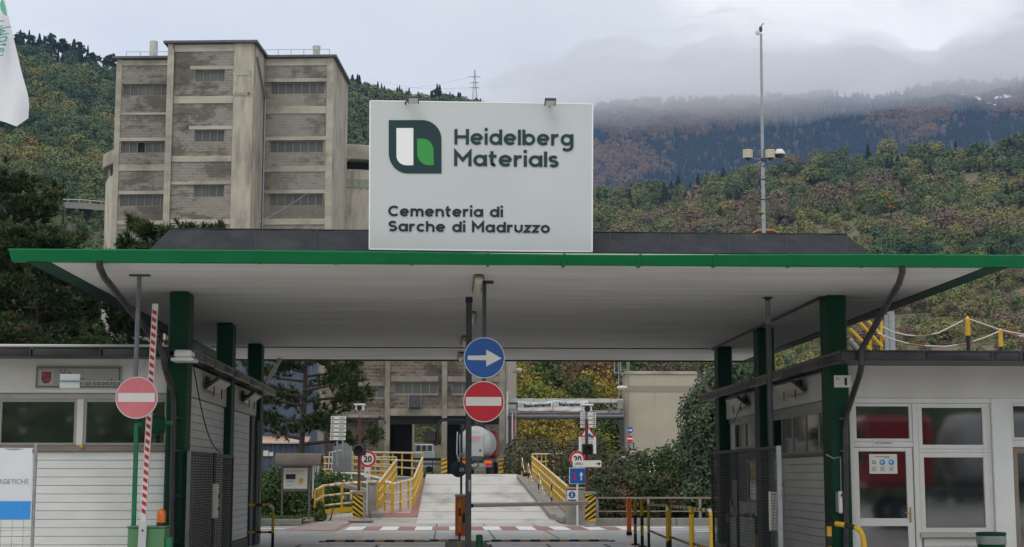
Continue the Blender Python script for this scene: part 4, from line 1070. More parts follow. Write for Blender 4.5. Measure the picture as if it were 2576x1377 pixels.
for k, (a, b, c, d) in enumerate(lw): tower_window(a, b, c, d, WW, 6, 2 if k == 1 else None)
for (a, b, c, d) in rw: tower_window(a, b, c, d, WW, 7)
def band(u0, u1, y0, y1, w, xr, dp=.07):
    za, zb2 = TL(xr, y1, w).z, TL(xr, y0, w).z
    mb = MB(TM); mb.box((u0, w - dp, za), (u1, w + .01, zb2), .02); mb.build('concrete_band', M['tower_conc'], tower)
for y0, y1 in ((113, 131), (243, 261), (393, 408), (458, 465), (553, 566)): band(uC0 + .12, uS - .01, y0, y1, 0, 500)
for k, (a, b, c, d) in enumerate(cw):
    mb = MB(TM); mb.box((a - .5, -.05, d), (uS - .01, .01, d + .32), .01); mb.build('lintel', M['tower_conc'], tower)
for y0, y1 in ((152, 166), (284, 290), (415, 431), (556, 566)): band(uL0 + .51, uC0 - .46, y0, y1, WW, 350)
for y0, y1 in ((148, 166), (268, 287), (419, 433), (551, 566)): band(.10, uR1 - .56, y0, y1, WW, 740)
for k, (a, b, c, d) in enumerate(rw):
    mb = MB(TM); mb.box((.12, WW - .05, d), (b + .25, WW + .01, d + .33), .01); mb.build('lintel', M['tower_conc'], tower)
for k, (a, b, c, d) in enumerate(lw[1:]):
    mb = MB(TM); mb.box((a - .2, WW - .05, d), (uC0 - .46, WW + .01, d + .3), .01); mb.build('lintel', M['tower_conc'], tower)
# spalled patch at the head of the concrete strip
for (x0, y0, x1, y1) in ((586, 178, 633, 190), (586, 190, 597, 240), (622, 190, 633, 240), (588, 232, 634, 242)):
    a, b = TL(x0, y1, -.1), TL(x1, y0, -.1); mb = MB(TM); mb.box((a.x, -.15, a.z), (b.x, -.101, b.z), .02); mb.build('render_patch', M['tower_conc'], tower)
# roof edging
for u0, u1, w0, w1, z in ((uC0 - .8, .35, -.4, WW + 5, ztC), (uL0 - .35, uC0 - .46, WW - .4, WW + 9.4, ztL), (.1, uR1 + .35, WW - .4, WW + 9.5, ztR)):
    mb = MB(TM); mb.box((u0, w0, z - .12), (u1, w1, z + .12), .03); mb.build('roof_edging', M['bluegrey_edge'], tower)
# pipes on the sides
mb = MB(TM); mb.tube([(.2, .4, ztC - 1.2), (.2, WW - .25, ztC - 4.0), (.2, WW - .25, 0)], .09, 8); mb.build('drain_pipe', M['galv'], tower)
mb = MB(TM); mb.tube([(uR1 + .2, WW + 9.0, 0), (uR1 + .2, WW + 9.0, 21)], .10, 8); mb.build('drain_pipe', M['dark_steel'], tower)
# roof vents and railings
for x, y0, y1, w, r0, r1, nm in ((386, 105, 141, 8, .36, .36, 'roof_flue'), (796, 117, 138, 8, .26, .36, 'roof_vent'), (438, 104.5, 108, 2, .34, .34, 'roof_cap')):
    a, b = TL(x, y1, w), TL(x, y0, w); mb = MB(TM); k = 1.03
    mb.lathe((a.x, w, a.z - .6), [(r0 * k, 0), (r1 * k, b.z - a.z + .6), (r1 * .9, b.z - a.z + .6), (r1 * .8, b.z - a.z + .3)], 18); mb.build(nm, M['roof_pale'], tower)
def roof_rail(x0, x1, ytop, z, w, n):
    a, b = TL(x0, ytop, w), TL(x1, ytop, w)
    mb = MB(TM)
    mb.tube([(a.x, w, a.z), (b.x, w, a.z)], .03, 5); mb.tube([(a.x, w, (a.z + z) / 2), (b.x, w, (a.z + z) / 2)], .022, 5)
    for k in range(n + 1):
        u = a.x + (b.x - a.x) * k / n; mb.tube([(u, w, z), (u, w, a.z)], .03, 5)
    mb.build('roof_railing', M['galv'], tower)
roof_rail(318, 424, 131, ztL, 7, 3); roof_rail(668, 829, 125.5, ztR, 7, 5)
# silos behind
for k, (cx, cy) in enumerate(((-26.9, 151), (-9.7, 150))):
    t = thing('cement_silo', ('left', 'right')[k] + ' round concrete silo with an overhanging gallery ring beside the tower', 'silo', (cx, cy, 0), 'round silos behind the tower')
    mb = MB(); mb.lathe((cx, cy, 0), [(6.6, 0), (6.7, 30.0), (6.5, 30.4), (0, 30.4)], 48); mb.build('barrel', M['tower_strip'], t)
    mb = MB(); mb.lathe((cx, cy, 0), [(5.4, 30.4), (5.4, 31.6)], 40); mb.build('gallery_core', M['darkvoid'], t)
    mb = MB(); mb.lathe((cx, cy, 0), [(5, 31.3), (7.0, 31.3), (7.05, 31.4), (7.05, 32.6), (6.9, 32.7), (0, 32.7)], 48); mb.build('gallery_ring', M['tower_conc'], t)
    for j in range(6):
        a = 2 * math.pi * (j + .35) / 6; mb = MB(); x, y = cx + 6.4 * math.cos(a), cy + 6.4 * math.sin(a); mb.box((x - .15, y - .15, 30.38), (x + .15, y + .15, 31.32)); mb.build('pillar', M['tower_conc'], t)
    if k == 1:
        for j in range(7):
            a = math.radians(-92 + j * 5.2); x, y = cx + 6.72 * math.cos(a), cy + 6.72 * math.sin(a)
            mb = MB(); mb.box((x - .24, y - .06, 28.6), (x + .24, y + .06, 29.4), 0, 0, Matrix.Rotation(a + math.pi / 2, 3, 'Z')); mb.build('glass_block_panel', M['glass_grey_g'] if 'glass_grey_g' in M else M['glass_grey'], t)
mb = MB(); A_, B_ = PY(622, 578, 60), PY(926, 352, 110)
mb.tube([A_.lerp(B_, i / 10) + Vector((0, 0, -.5 * math.sin(math.pi * i / 10))) for i in range(11)], .014, 5)
tag(mb.build('power_cable', M['grey_steel']), 'pale cable stretched diagonally in front of the concrete tower', 'cable')

# ---- gate building over the far end of the bridge
GY = 120.0
zG = zc(1200, 1300, 2.755)
gp = lambda x, y, Y=GY: PY(*zG(x, y), Y)
M['gate_conc'] = mk('grey_stained_concrete', (.27, .25, .205), .9, col2=(.17, .155, .125), scale=.9, amount=.9, bump=.4, bscale=3, col3=(.09, .08, .065), scale3=.6, amount3=.7)
gate = thing('gate_building', 'weathered block gate building carried on columns with open drive-through bays', 'building', (-2, 126, 0))
GZ = 1.66
ztop = 17.0
uX0, uX1 = PY(786, 1000, GY).x, PY(1272, 1000, GY).x
gw = [(gp(780, 0).x, gp(1222, 0).x, gp(0, 492).z, gp(0, 363).z), (gp(1372, 0).x, gp(1790, 0).x, gp(0, 492).z, gp(0, 363).z)]
lw_ = (gp(165, 0).x, gp(672, 0).x, gp(0, 532).z, gp(0, 405).z)
bz0, bz1 = gp(0, 715).z, gp(0, 640).z
gX = gp(680, 0).x
mb = MB()
z0_, z1_ = bz1, ztop
a0, b0, a1, b1 = gw[0][0], gw[0][1], gw[1][0], min(gw[1][1], uX1 - .2)
zw0, zw1 = gw[0][2], gw[0][3]
mb.box((gX, GY, bz0), (uX1, GY + .5, zw0)); mb.box((gX, GY, zw1), (uX1, GY + .5, ztop))
mb.box((gX, GY, zw0), (a0, GY + .5, zw1)); mb.box((b0, GY, zw0), (a1, GY + .5, zw1)); mb.box((b1, GY, zw0), (uX1, GY + .5, zw1))
mb.box((gX, GY + .5, bz0 + .3), (uX1, GY + 12, ztop))
mb.build('wall', M['gate_wall'], gate)
mb = MB(); lz0 = gp(0, 700).z
L0 = uX0 + .9
mb.box((L0, GY + .25, lz0), (gX - .003, GY + .7, lw_[2])); mb.box((L0, GY + .25, lw_[3]), (gX - .003, GY + .7, ztop)); mb.box((L0, GY + .25, lw_[2]), (lw_[0], GY + .7, lw_[3]))
mb.box((L0, GY + .7, lz0), (gX - .003, GY + 12, ztop)); mb.build('wall', M['gate_wall'], gate)
mb = MB(); mb.box((uX0, GY + .2, GZ - 2), (L0 - .003, GY + 12, ztop), .02); mb.build('concrete_pier', M['gate_conc'], gate)
mb = MB(); mb.box((L0, GY + 2.2, GZ - 2), (gX - .6, GY + 2.6, lz0)); mb.build('recessed_wall', M['gate_wall'], gate)
def gate_window(a, b, c, d, Y, n):
    mb = MB(); f = .06
    mb.box((a, Y + .18, c), (a + f, Y + .3, d)); mb.box((b - f, Y + .18, c), (b, Y + .3, d)); mb.box((a + f, Y + .18, d - f), (b - f, Y + .3, d)); mb.box((a - .02, Y - .03, c - .05), (b + .02, Y + .3, c + f))
    st = (b - a) / n
    for k in range(1, n): mb.box((a + k * st - .025, Y + .17, c + f), (a + k * st + .025, Y + .3, d - f))
    w = mb.build('window', M['tower_mull'], gate)
    for k in range(n):
        g = MB(); g.box((a + k * st + .02, Y + .23, c + f), (a + (k + 1) * st - .02, Y + .25, d - f)); g.build('pane', M['glass_grey'], w)
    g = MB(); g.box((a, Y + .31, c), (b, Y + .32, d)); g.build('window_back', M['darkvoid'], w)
gate_window(a0, b0, zw0, zw1, GY, 5); gate_window(a1, b1, zw0, zw1, GY, 4); gate_window(*lw_, GY + .25, 6)
for z0, z1, xa_, xb_ in ((bz0, bz1, gX, uX1), (gp(0, 362).z + .003, gp(0, 305).z, gp(735, 0).x, gp(1225, 0).x), (gp(0, 362).z + .003, gp(0, 305).z, gp(1320, 0).x, uX1)):
    mb = MB(); mb.box((xa_, GY - .08, z0), (xb_, GY + .01, z1), .02); mb.build('concrete_beam', M['gate_conc'], gate)
mb = MB(); mb.box((L0, GY + .18, lz0 - .25), (gX, GY + .9, lz0), .02); mb.build('concrete_beam', M['gate_conc'], gate)
mb = MB(); mb.box((L0, GY + .2, gp(0, 405).z + .01), (gX, GY + .26, gp(0, 360).z), .01); mb.build('concrete_beam', M['gate_conc'], gate)
cxs = [(gp(676, 0).x, gp(730, 0).x), (gp(1262, 0).x, gp(1318, 0).x), (PY(1255.5, 1000, GY).x, PY(1271, 1000, GY).x)]
mb0 = MB()
for k, (xa_, xb_) in enumerate(cxs):
    mb = MB(); mb.box((xa_, GY - .14, GZ - .5), (xb_, GY + .4, ztop), .03); mb.build('column', M['gate_conc'], gate)
    mb = MB(); mb.box((xa_, GY + 11.4, GZ - .5), (xb_, GY + 11.9, bz0 + .3)); mb.build('column', M['gate_conc'], gate)
    if k:
        # striped guard at the column foot
        za_, zb__ = GZ - .05, PY(1120, 1154, GY).z
        w_ = xb_ - xa_ + .04; x0 = xa_ - .02; mb = MB(); mb.box((x0, GY - .20, za_), (x0 + w_, GY - .15, zb__), 0, 0)
        nS = 4
        for j in range(nS):
            zc__ = za_ + (zb__ - za_) * (j + .35) / nS; hh = .10
            mb.prism([(x0, max(za_, zc__ - .08)), (x0 + w_, min(zb__, zc__ + .08)), (x0 + w_, min(zb__, zc__ + .08 + hh)), (x0, zc__ - .08 + hh)], GY - .206, GY - .201, 1)
        mb.build('striped_guard', [M['yellow'], M['black']], gate)
# dim partitions inside the bays
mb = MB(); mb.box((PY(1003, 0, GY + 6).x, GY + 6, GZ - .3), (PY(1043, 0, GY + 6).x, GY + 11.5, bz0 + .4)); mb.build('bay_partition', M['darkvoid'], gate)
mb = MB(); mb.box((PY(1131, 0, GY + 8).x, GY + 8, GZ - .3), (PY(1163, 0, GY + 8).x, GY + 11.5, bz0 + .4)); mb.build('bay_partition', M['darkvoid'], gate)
mb = MB(); mb.box((gX, GY + 3, bz0 - .55), (uX1, GY + 3.4, bz0 + .31)); mb.build('inner_beam', M['dark_steel'], gate)
p = gp(980, 570); mb = MB(); mb.box((p.x - .45, GY - .45, gp(0, 635).z), (p.x + .45, GY - .09, gp(0, 505).z), .05); o = mb.build('loudspeaker_box', M['dark_steel'], gate)
mb = MB(); mb.box((p.x - .5, GY - .3, gp(0, 638).z), (p.x - .46, GY - .08, gp(0, 500).z)); mb.box((p.x + .46, GY - .3, gp(0, 638).z), (p.x + .5, GY - .08, gp(0, 500).z)); mb.build('bracket', M['galv'], o)
mb = MB(); q = gp(1255, 268); mb.lathe((q.x, GY - .01, q.z), [(0, -.02), (.12, -.02), (.12, 0)], 14, 0, 'y'); mb.build('drain_hole', M['black'], gate)
mb = MB(); mb.tube([gp(610, 715, GY - .2), gp(672, 780, GY - .2), gp(672, 800, GY - .2)], .07, 6); mb.build('drain_pipe', M['dark_steel'], gate)
# pipes along its right corner and the pale annex behind
t = thing('pipe_rack', 'vertical pipes in white, dark and rust red at the gate building corner', 'pipes', (PY(1281, 1180, GY + .5).x, GY + .5, GZ - .2))
for x, r_, m_n, ya, yb in ((1275.5, .105, 'galv', 1045, 1190), (1275.5, .088, 'white', 985, 1118), (1283, .11, 'dark_steel', 1048, 1190), (1289, .06, 'pink_arm', 1040, 1150), (1293, .05, 'brown_pole', 1040, 1190), (1297, .04, 'galv', 1040, 1150), (1273, .06, 'galv', 905, 1050)):
    a, b = PY(x, yb, GY + .2 + r_), PY(x, ya, GY + .2 + r_); mb = MB(); mb.tube([a, b], r_, 8); mb.build('pipe', M[m_n], t)
mb = MB(); a, b = PY(1286, 1190, GY + 1), PY(1297, 1152, GY + 1); mb.box((a.x, GY + 1, a.z), (b.x, GY + 1.3, b.z)); mb.build('lower_casing', M['rusty'], t)
t = thing('annex_building', 'narrow pale annex with dark eaves right behind the gate building', 'building', (5.4, 134, 0))
a = PY(1277, 905, 127); ex = PY(1299, 905, 141).x
mb = MB(); mb.add([(a.x, 127, 0), (ex, 141, 0), (ex, 141, 14.5), (a.x, 127, 14.5), (3.6, 141, 0), (3.6, 141, 14.5), (3.6, 127, 0), (3.6, 127, 14.5)], [(1, 0, 3, 2), (0, 6, 7, 3), (1, 2, 5, 4), (3, 7, 5, 2)]); mb.build('wall', M['render_beige'], t)
mb = MB(); mb.bar((a.x + .25, 126.8, 14.2), (ex + .3, 141.5, 14.2), .6, .4); mb.build('eaves', M['black_metal'], t)
# silo lorry under the gate building
TY = 112.0
q = PY(1195, 1185, TY)
M['lorry_tank'] = mk('dusty_grey_tank_paint', (.40, .415, .42), .38, col2=(.30, .31, .31), scale=1.2, amount=.6, stretch=(2, 2, .6))
truck = thing('tanker_lorry', 'pale grey silo tanker lorry with dark red cab seen from behind', 'lorry', (q.x, TY + 6, GZ))
th_ = math.radians(-5)
TR = Matrix.Translation((q.x, TY, GZ)) @ Matrix.Rotation(th_, 4, 'Z')
R_ = 1.16; tz_ = 2.38
mb = MB(TR); mb.lathe((0, 0, tz_), [(0, 0), (.75, .0), (1.0, .10), (1.16, .45), (R_, 1.0), (R_, 3.4), (1.05, 3.75), (1.05, 4.1), (R_, 4.5), (R_, 7.2), (1.1, 7.8), (.6, 8.1), (0, 8.1)], 32, 0, 'y'); mb.build('tank', M['lorry_tank'], truck)
mb = MB(TR); mb.box((-.28, -.16, 1.25), (.60, .30, 2.95), .06); mb.build('rear_panel', M['lorry_tank'], truck)
for k in range(3):
    mb = MB(TR); mb.box((-.35 + .05 * k, -.168, 2.62 - .16 * k), (.35 - .08 * k, -.162, 2.72 - .16 * k)); mb.build('print_line', M['red_faded'] if k < 2 else M['galv'], truck)
mb = MB(TR); mb.lathe((.38, -.165, 1.75), [(0, -.01), (.09, -.01), (.09, 0)], 14, 0, 'y'); mb.build('valve_mark', M['dark_steel'], truck)
mb = MB(TR); mb.box((-1.2, .2, .95), (1.1, 8.3, 1.18), .03); mb.build('chassis', M['dark_steel'], truck)
mb = MB(TR); mb.box((-1.2, -.25, .55), (1.2, -.1, .78), .03); mb.build('bumper', M['galv'], truck)
mb = MB(TR); mb.box((-.2, -.2, 1.0), (.55, -.05, 1.35), .02); mb.build('valve_box', M['dark_steel'], truck)
for x in (-.95, .95):
    mb = MB(TR); mb.box((x - .28, -.30, .80), (x + .28, -.22, 1.02), .02); mb.build('tail_light', M['orange'], truck)
    mb = MB(TR); mb.box((x - .2, -.30, .62), (x + .25, -.255, .76), .02); mb.build('reflector', M['red'], truck)
    mb = MB(TR); mb.box((x - .18, .3, .5), (x + .18, 3.8, 1.05), .08); mb.build('mudguard', M['dark_steel'], truck)
    for yy in (.8, 2.1, 3.4, 9.6):
        mb = MB(TR); mb.lathe((x, yy, .5), [(.2, -.18), (.47, -.18), (.5, -.12), (.5, .12), (.47, .18), (.2, .18)], 20, 0, 'x'); w = mb.build('tyre', M['rubber'], truck)
        mb = MB(TR); mb.lathe((x, yy, .5), [(0, -.1), (.26, -.12), (.26, .12), (0, .1)], 14, 0, 'x'); mb.build('rim', M['galv'], w)
mb = MB(TR); mb.box((-1.12, 8.7, 1.25), (1.16, 10.9, 3.42), .18); cabo = mb.build('cab', M['truck_red'], truck)
mb = MB(TR); mb.box((-1.1, 10.86, 2.0), (1.1, 10.93, 3.1), .02); mb.build('windscreen', M['glass'], cabo)
mb = MB(TR); mb.lathe((.1, 1.8, tz_ + 1.1), [(.3, 0), (.3, .35), (.22, .5), (0, .52)], 18); mb.build('manhole', M['black'], truck)
mb = MB(TR); mb.tube([(-1.3, .1, 3.1), (-1.32, .0, 1.6), (-1.2, -.1, 1.1), (-1.05, -.15, 1.3), (-1.1, 0, 2.9)], .06, 8); mb.build('hose', M['galv'], truck)
mb = MB(TR); mb.tube([(.2, -.2, 1.1), (.28, -.4, .7), (0, -.45, .45), (-.6, -.4, .35)], .05, 8); mb.build('hose', M['dark_steel'], truck)
mb = MB(TR); mb.tube([(.85, .4, 3.6), (.85, 7.2, 3.6)], .04, 6); mb.tube([(.5, .9, 3.65), (.62, .6, 3.4), (1.0, .45, 2.9)], .05, 6); mb.build('walkway_rail', M['black'], truck)
# pale van beyond the first bay and the guard rail in front of it
VY = 151.0
a, b = PY(1046, 1146, VY), PY(1093, 1117, VY)
t = thing('parked_van', 'pale blue-white van with large windows parked beyond the left bay', 'van', ((a.x + b.x) / 2, VY, 1.9))
mb = MB(); mb.box((a.x - .5, VY, 2.3), (b.x, VY + 1.9, a.z + .45), .1); mb.box((a.x - .4, VY + .05, a.z + .35), (b.x - .1, VY + 1.8, b.z), .12); body_ = mb.build('body', mk('pale_van_paint', (.55, .62, .68), .35), t)
for k in range(3):
    mb = MB(); w_ = (b.x - a.x) / 3.3; mb.box((a.x + .05 + k * w_, VY + .03, a.z + .42), (a.x + k * w_ + w_ * .85, VY + .06, b.z - .15), .02); mb.build('side_window', M['glass_grey'], body_)
for x in (a.x, b.x - .5):
    mb = MB(); mb.lathe((x, VY, 2.2), [(0, -.05), (.33, -.05), (.33, .2)], 16, 0, 'y'); mb.build('wheel', M['rubber'], t)
a, b = PY(1040, 1155, 141), PY(1116, 1160, 141)
t = thing('guard_rail', 'grey metal guard rail behind the left drive-through bay', 'guard rail', ((a.x + b.x) / 2, 141, 1.7))
for zz in (2.55, 2.95):
    mb = MB(); mb.box((a.x - 1, 141, zz), (b.x + 1, 141.08, zz + .26), .02); mb.build('rail', M['galv'] if zz < 2.7 else M['dark_steel'], t)
for k in range(4):
    mb = MB(); mb.box((a.x - .5 + k * 1.1, 141.1, 1.5), (a.x - .4 + k * 1.1, 141.2, 3.2)); mb.build('post', M['dark_steel'], t)

# ---- grey-beige building on the right
BY = 123.0
zb5 = zc(2100, 1250, 1.7143)
hb = lambda x, y, Y=BY: PY(*zb5(x, y), Y)
bl_ = thing('rendered_building', 'plain grey-beige rendered building with a darker band below its flat roof', 'building', (22, 124, 0))
X0b, X1b = hb(418, 0).x, 42.0
zt_ = hb(500, 265).z
mb = MB(); mb.box((X0b, BY, 0), (X1b, BY + 2.2, zt_)); mb.build('wall', M['render_beige'], bl_)
mb = MB(); mb.box((X0b - .1, BY - .1, zt_), (X1b + .1, BY + 2.3, zt_ + .25), .03); mb.build('roof_edge', M['tower_conc'], bl_)
za_, zb__ = hb(500, 378).z, hb(500, 337).z
for k in range(4):
    xa_ = X0b + k * 5.95; mb = MB(); mb.box((xa_ + (.002 if k else -.03), BY - .03, za_), (xa_ + 5.92, BY + .01, zb__), .008); mb.build('band_panel', M['render_band'], bl_)
mb = MB()
for x in (608, 808): p = hb(x, 400); mb.box((p.x - .025, BY - .006, 1.5), (p.x + .025, BY + .01, zt_)); 
mb.build('expansion_joint', M['tower_conc'], bl_)
mb = MB(); p = hb(436, 400); mb.tube([(p.x, BY - .08, 1), (p.x, BY - .08, zt_)], .05, 6); mb.build('downpipe', M['tower_conc'], bl_)
mb = MB(); p = hb(530, 850); mb.box((p.x - .2, BY - .02, 0), (p.x + 3.0, BY + .01, hb(0, 795).z)); mb.build('base_panel', M['render_band'], bl_)
t = thing('roof_ladder', 'pale steel ladder frame rising above the left end of the beige building', 'ladder', (hb(400, 265).x, BY + 1, zt_))
for x, y1 in ((350, 260), (378, 400), (390, 260), (432, 250), (443, 250)):
    a, b = hb(x, y1, BY - .5), hb(x, 190, BY - .5); mb = MB(); mb.tube([a, (b.x, b.y, b.z + .8)], .045, 6); mb.build('upright', M['galv'], t)
for (xa_, xb_, y) in ((390, 432, 236), (350, 390, 256)):
    a, b = hb(xa_, y, BY - .5), hb(xb_, y, BY - .5); mb = MB(); mb.tube([a, b], .04, 6); mb.build('rung', M['galv'], t)
# lamps on brackets
for k, (tip, base, Y, lab) in enumerate(((hb(400, 350, BY - 1), hb(340, 420, BY - 1), BY - 1, 'pale lamp head on a bracket at the left corner of the beige building'), (PY(1305, 931, 126), PY(1291, 938, 126), 126, 'pale lamp head on a bracket at the annex eaves beside the gate building'))):
    t = thing('bracket_lamp', lab, 'lamp', base, 'lamps on the works buildings')
    mb = MB(); d_ = .45 if k == 0 else .3
    mb.lathe(tip, [(0, -d_), (.12, -d_ * .8), (.17, 0), (.12, d_ * .7), (0, d_)], 12, 0, 'x'); mb.build('lamp_head', M['beige'], t)
    mb = MB(); mb.tube([base + Vector((0, .3, -1.2 if k == 0 else 0)), tip], .04, 6); mb.build('arm', M['galv'], t)

# ---- conveyor gallery with the two banners
CY = 121.5
zH = zc(1880, 1330, 4.770)
hp_ = lambda x, y, Y=CY: PY(*zH(x, y), Y)
cv = thing('conveyor_bridge', 'grey conveyor gallery bridging the lane between gate building and beige building', 'conveyor bridge', (8, CY + 1, 0))
x0, x1 = hp_(125, 0).x, hp_(2180, 0).x
zt0, zt1 = hp_(0, 765).z, hp_(0, 800).z
zbA, zbB = hp_(0, 1050).z, hp_(0, 1110).z
mb = MB(); mb.box((x0, CY + .25, hp_(0, 870).z), (x1, CY + 1.9, zt1), .02); mb.build('casing', M['tower_mull'], cv)
for k in range(9):
    a = x0 + (x1 - x0) * k / 9; mb = MB(); mb.box((a + .01, CY + .18, zt1 - .25), (a + (x1 - x0) / 9 - .02, CY + 1.95, zt1 + .06 + .02 * (k % 2)), .01); mb.build('cover_panel', M['roof_pale'], cv)
mb = MB(); mb.box((x0, CY + .3, zbA), (x1, CY + 1.9, zbA + .25), .02); mb.build('lower_chord', M['galv'], cv)
mb = MB(); mb.tube([(x0, CY + .2, (zbA + zbB) / 2 - .1), (x1, CY + .2, (zbA + zbB) / 2 - .1)], .17, 10); mb.build('carrier_pipe', M['grey_steel'], cv)
mb = MB(); mb.box((x0, CY + .6, zbB - .18), (x1, CY + 1.4, zbB), .02); mb.build('under_beam', M['black_metal'], cv)
for k in range(9):
    a = x0 + (x1 - x0) * k / 8; mb = MB(); mb.box((a - .04, CY + .1, zbB), (a + .04, CY + .3, zt1 - .25 if k > 6 else zbA + .24)); mb.build('hanger', M['grey_steel'], cv)
for xx in (1840, 1980):
    mb = MB(); mb.bar(hp_(xx, 870, CY + .15), hp_(xx + 200, 1040, CY + .15), .06); mb.build('brace', M['galv'], cv)
mb = MB(); a = hp_(2110, 820); mb.box((a.x - .15, CY, hp_(0, 970).z), (a.x + .3, CY + .6, hp_(0, 810).z), .02); mb.build('end_box', M['tower_mull'], cv)
for k in range(5):
    mb = MB(); a = hp_(125 + 40 * k, 975); mb.lathe((a.x, CY + .4, a.z), [(0, -.05), (.09, -.05), (.09, .4)], 10, 0, 'y'); mb.build('roller', M['galv'], cv)
for xx in (2150, 2190):
    a = hp_(xx, 1130); mb = MB(); mb.box((a.x - .07, CY + .3, .5), (a.x + .07, CY + .5, zbB - .02)); mb.build('leg', M['dark_steel'], cv)
mb = MB(); mb.bar(hp_(2000, 1130, CY + .4), hp_(2150, 1330, CY + .4), .12); mb.build('brace', M['dark_steel'], cv)
for k, (xa_, ya, xb_, yb, tx0, tx1, ty0, ty1, nm) in enumerate(((295, 825, 917, 1010, 402, 885, 945, 925, 'white banner with black lettering, left of the two on the conveyor gallery'), (930, 815, 1552, 1015, 1032, 1535, 918, 922, 'white banner with black lettering, right of the two on the conveyor gallery'))):
    a, b = hp_(xa_, yb, CY), hp_(xb_, ya, CY)
    t = thing('banner', nm, 'banner', ((a.x + b.x) / 2, CY, a.z), 'banners on the conveyor gallery')
    mb = MB(); N, K = 22, 7
    fnY = lambda u, v: CY - .02 + .035 * math.sin(u * 9 + v * 4 + k) * math.sin(v * 3.1) + .03 * math.cos(u * 14 - v * 6)
    def edge(u, v):
        z_top = b.z - .10 * math.sin(math.pi * u) * (1 if k == 0 else .4); z_bot = a.z + .12 * (u if k == 0 else 1 - u) * .3 - .05 * math.sin(math.pi * u)
        return Vector((a.x + (b.x - a.x) * u, fnY(u, v), z_bot + (z_top - z_bot) * v))
    g = [edge(i / N, j / K) for j in range(K + 1) for i in range(N + 1)]
    mi = [1 if j == 0 else 0 for j in range(K) for i in range(N)]
    mb.add(g, [(j * (N + 1) + i, j * (N + 1) + i + 1, (j + 1) * (N + 1) + i + 1, (j + 1) * (N + 1) + i) for j in range(K) for i in range(N)], mi, True)
    mb.build('cloth', [M['banner'], mk('banner_orange_edge', (.62, .42, .30), .7)], t)
    put_text('lettering', 'Italcementi', M['black'], t, hp_(tx0, ty0, CY - .1), hp_(tx1, ty1, CY - .1), hp_(0, 870).z - hp_(0, 935).z, bold=.045)
    mb = MB(); c_ = hp_(345 if k == 0 else 980, 910 if k == 0 else 885, CY - .1)
    for j in range(2):
        L, Rr = stroke_poly([( (.22 - .011 * i + .0) * math.cos(i * .55), (.22 - .011 * i) * math.sin(i * .55)) for i in range(16)], .04)
        break
    v = [(c_.x + p[0], c_.y, c_.z + p[1]) for p in L + Rr]; n_ = len(L)
    mb.add(v, [(n_ + i, n_ + i + 1, i + 1, i) for i in range(n_ - 1)]); mb.build('swirl_mark', M['galv'], t)

# ---- blue corrugated shed on the left
zS = zc(950, 1300, 2.0242)
SYb = 80.0
sp_ = lambda x, y, Y=SYb: PY(*zS(x, y), Y)
sh_ = thing('corrugated_shed', 'blue corrugated metal shed with rust-streaked lean-to roof behind the pine', 'shed', (sp_(270, 0).x, SYb + 3, 1.5))
def corr(x0, x1, z0, z1, Y, name, pitch=.28):
    mb = MB(); x = x0; pts = []
    while x < x1 + pitch:
        pts += [(x, Y), (x + pitch * .35, Y), (x + pitch * .5, Y - .05), (x + pitch * .85, Y - .05)]; x += pitch
    v = [(a_, b_, z0) for a_, b_ in pts] + [(a_, b_, z1) for a_, b_ in pts]; n_ = len(pts)
    mb.add(v, [(i, i + 1, n_ + i + 1, n_ + i) for i in range(n_ - 1)]); return mb.build(name, M['blue_metal'], sh_)
xl, xr = sp_(20, 0).x - 2, sp_(470, 0).x
corr(xl, xr, 0, sp_(0, 735).z, SYb, 'lower_sheet')
mb = MB(); mb.box((xl, SYb + .1, 0), (xr, SYb + 5, sp_(0, 735).z - .05)); mb.build('shed_body', M['blue_metal'], sh_)
a, b = sp_(60, 730), sp_(400, 692)
xr2 = sp_(435, 0, SYb + 5).x
mb = MB(); mb.add([(xl, SYb - .25, a.z), (b.x + .1, SYb - .25, a.z), (b.x + .1, SYb + 1.6, b.z + .1), (xl, SYb + 1.6, b.z + .1), (xl, SYb - .25, a.z - .06), (b.x + .1, SYb - .25, a.z - .06)], [(0, 1, 2, 3), (4, 5, 1, 0)]); mb.build('lean_to_roof', M['rusty'], sh_)
corr(xl, xr2, sp_(0, 800).z, sp_(0, 60, SYb + 5).z, SYb + 5.0, 'upper_sheet', .35)
mb = MB(); mb.tube([sp_(358, 820, SYb - .3), sp_(358, 400, SYb - .3)], .06, 8); mb.build('downpipe', M['grey_steel'], sh_)
a, b = sp_(75, 832, SYb - .1), sp_(152, 790, SYb - .1); mb = MB(); mb.box((a.x, SYb - .12, a.z), (a.x + (b.x - a.x) * .52, SYb - .06, b.z)); mb.box((a.x + (b.x - a.x) * .58, SYb - .12, a.z), (b.x, SYb - .06, b.z - .08)); mb.build('wall_notice', M['sign_white'], sh_)
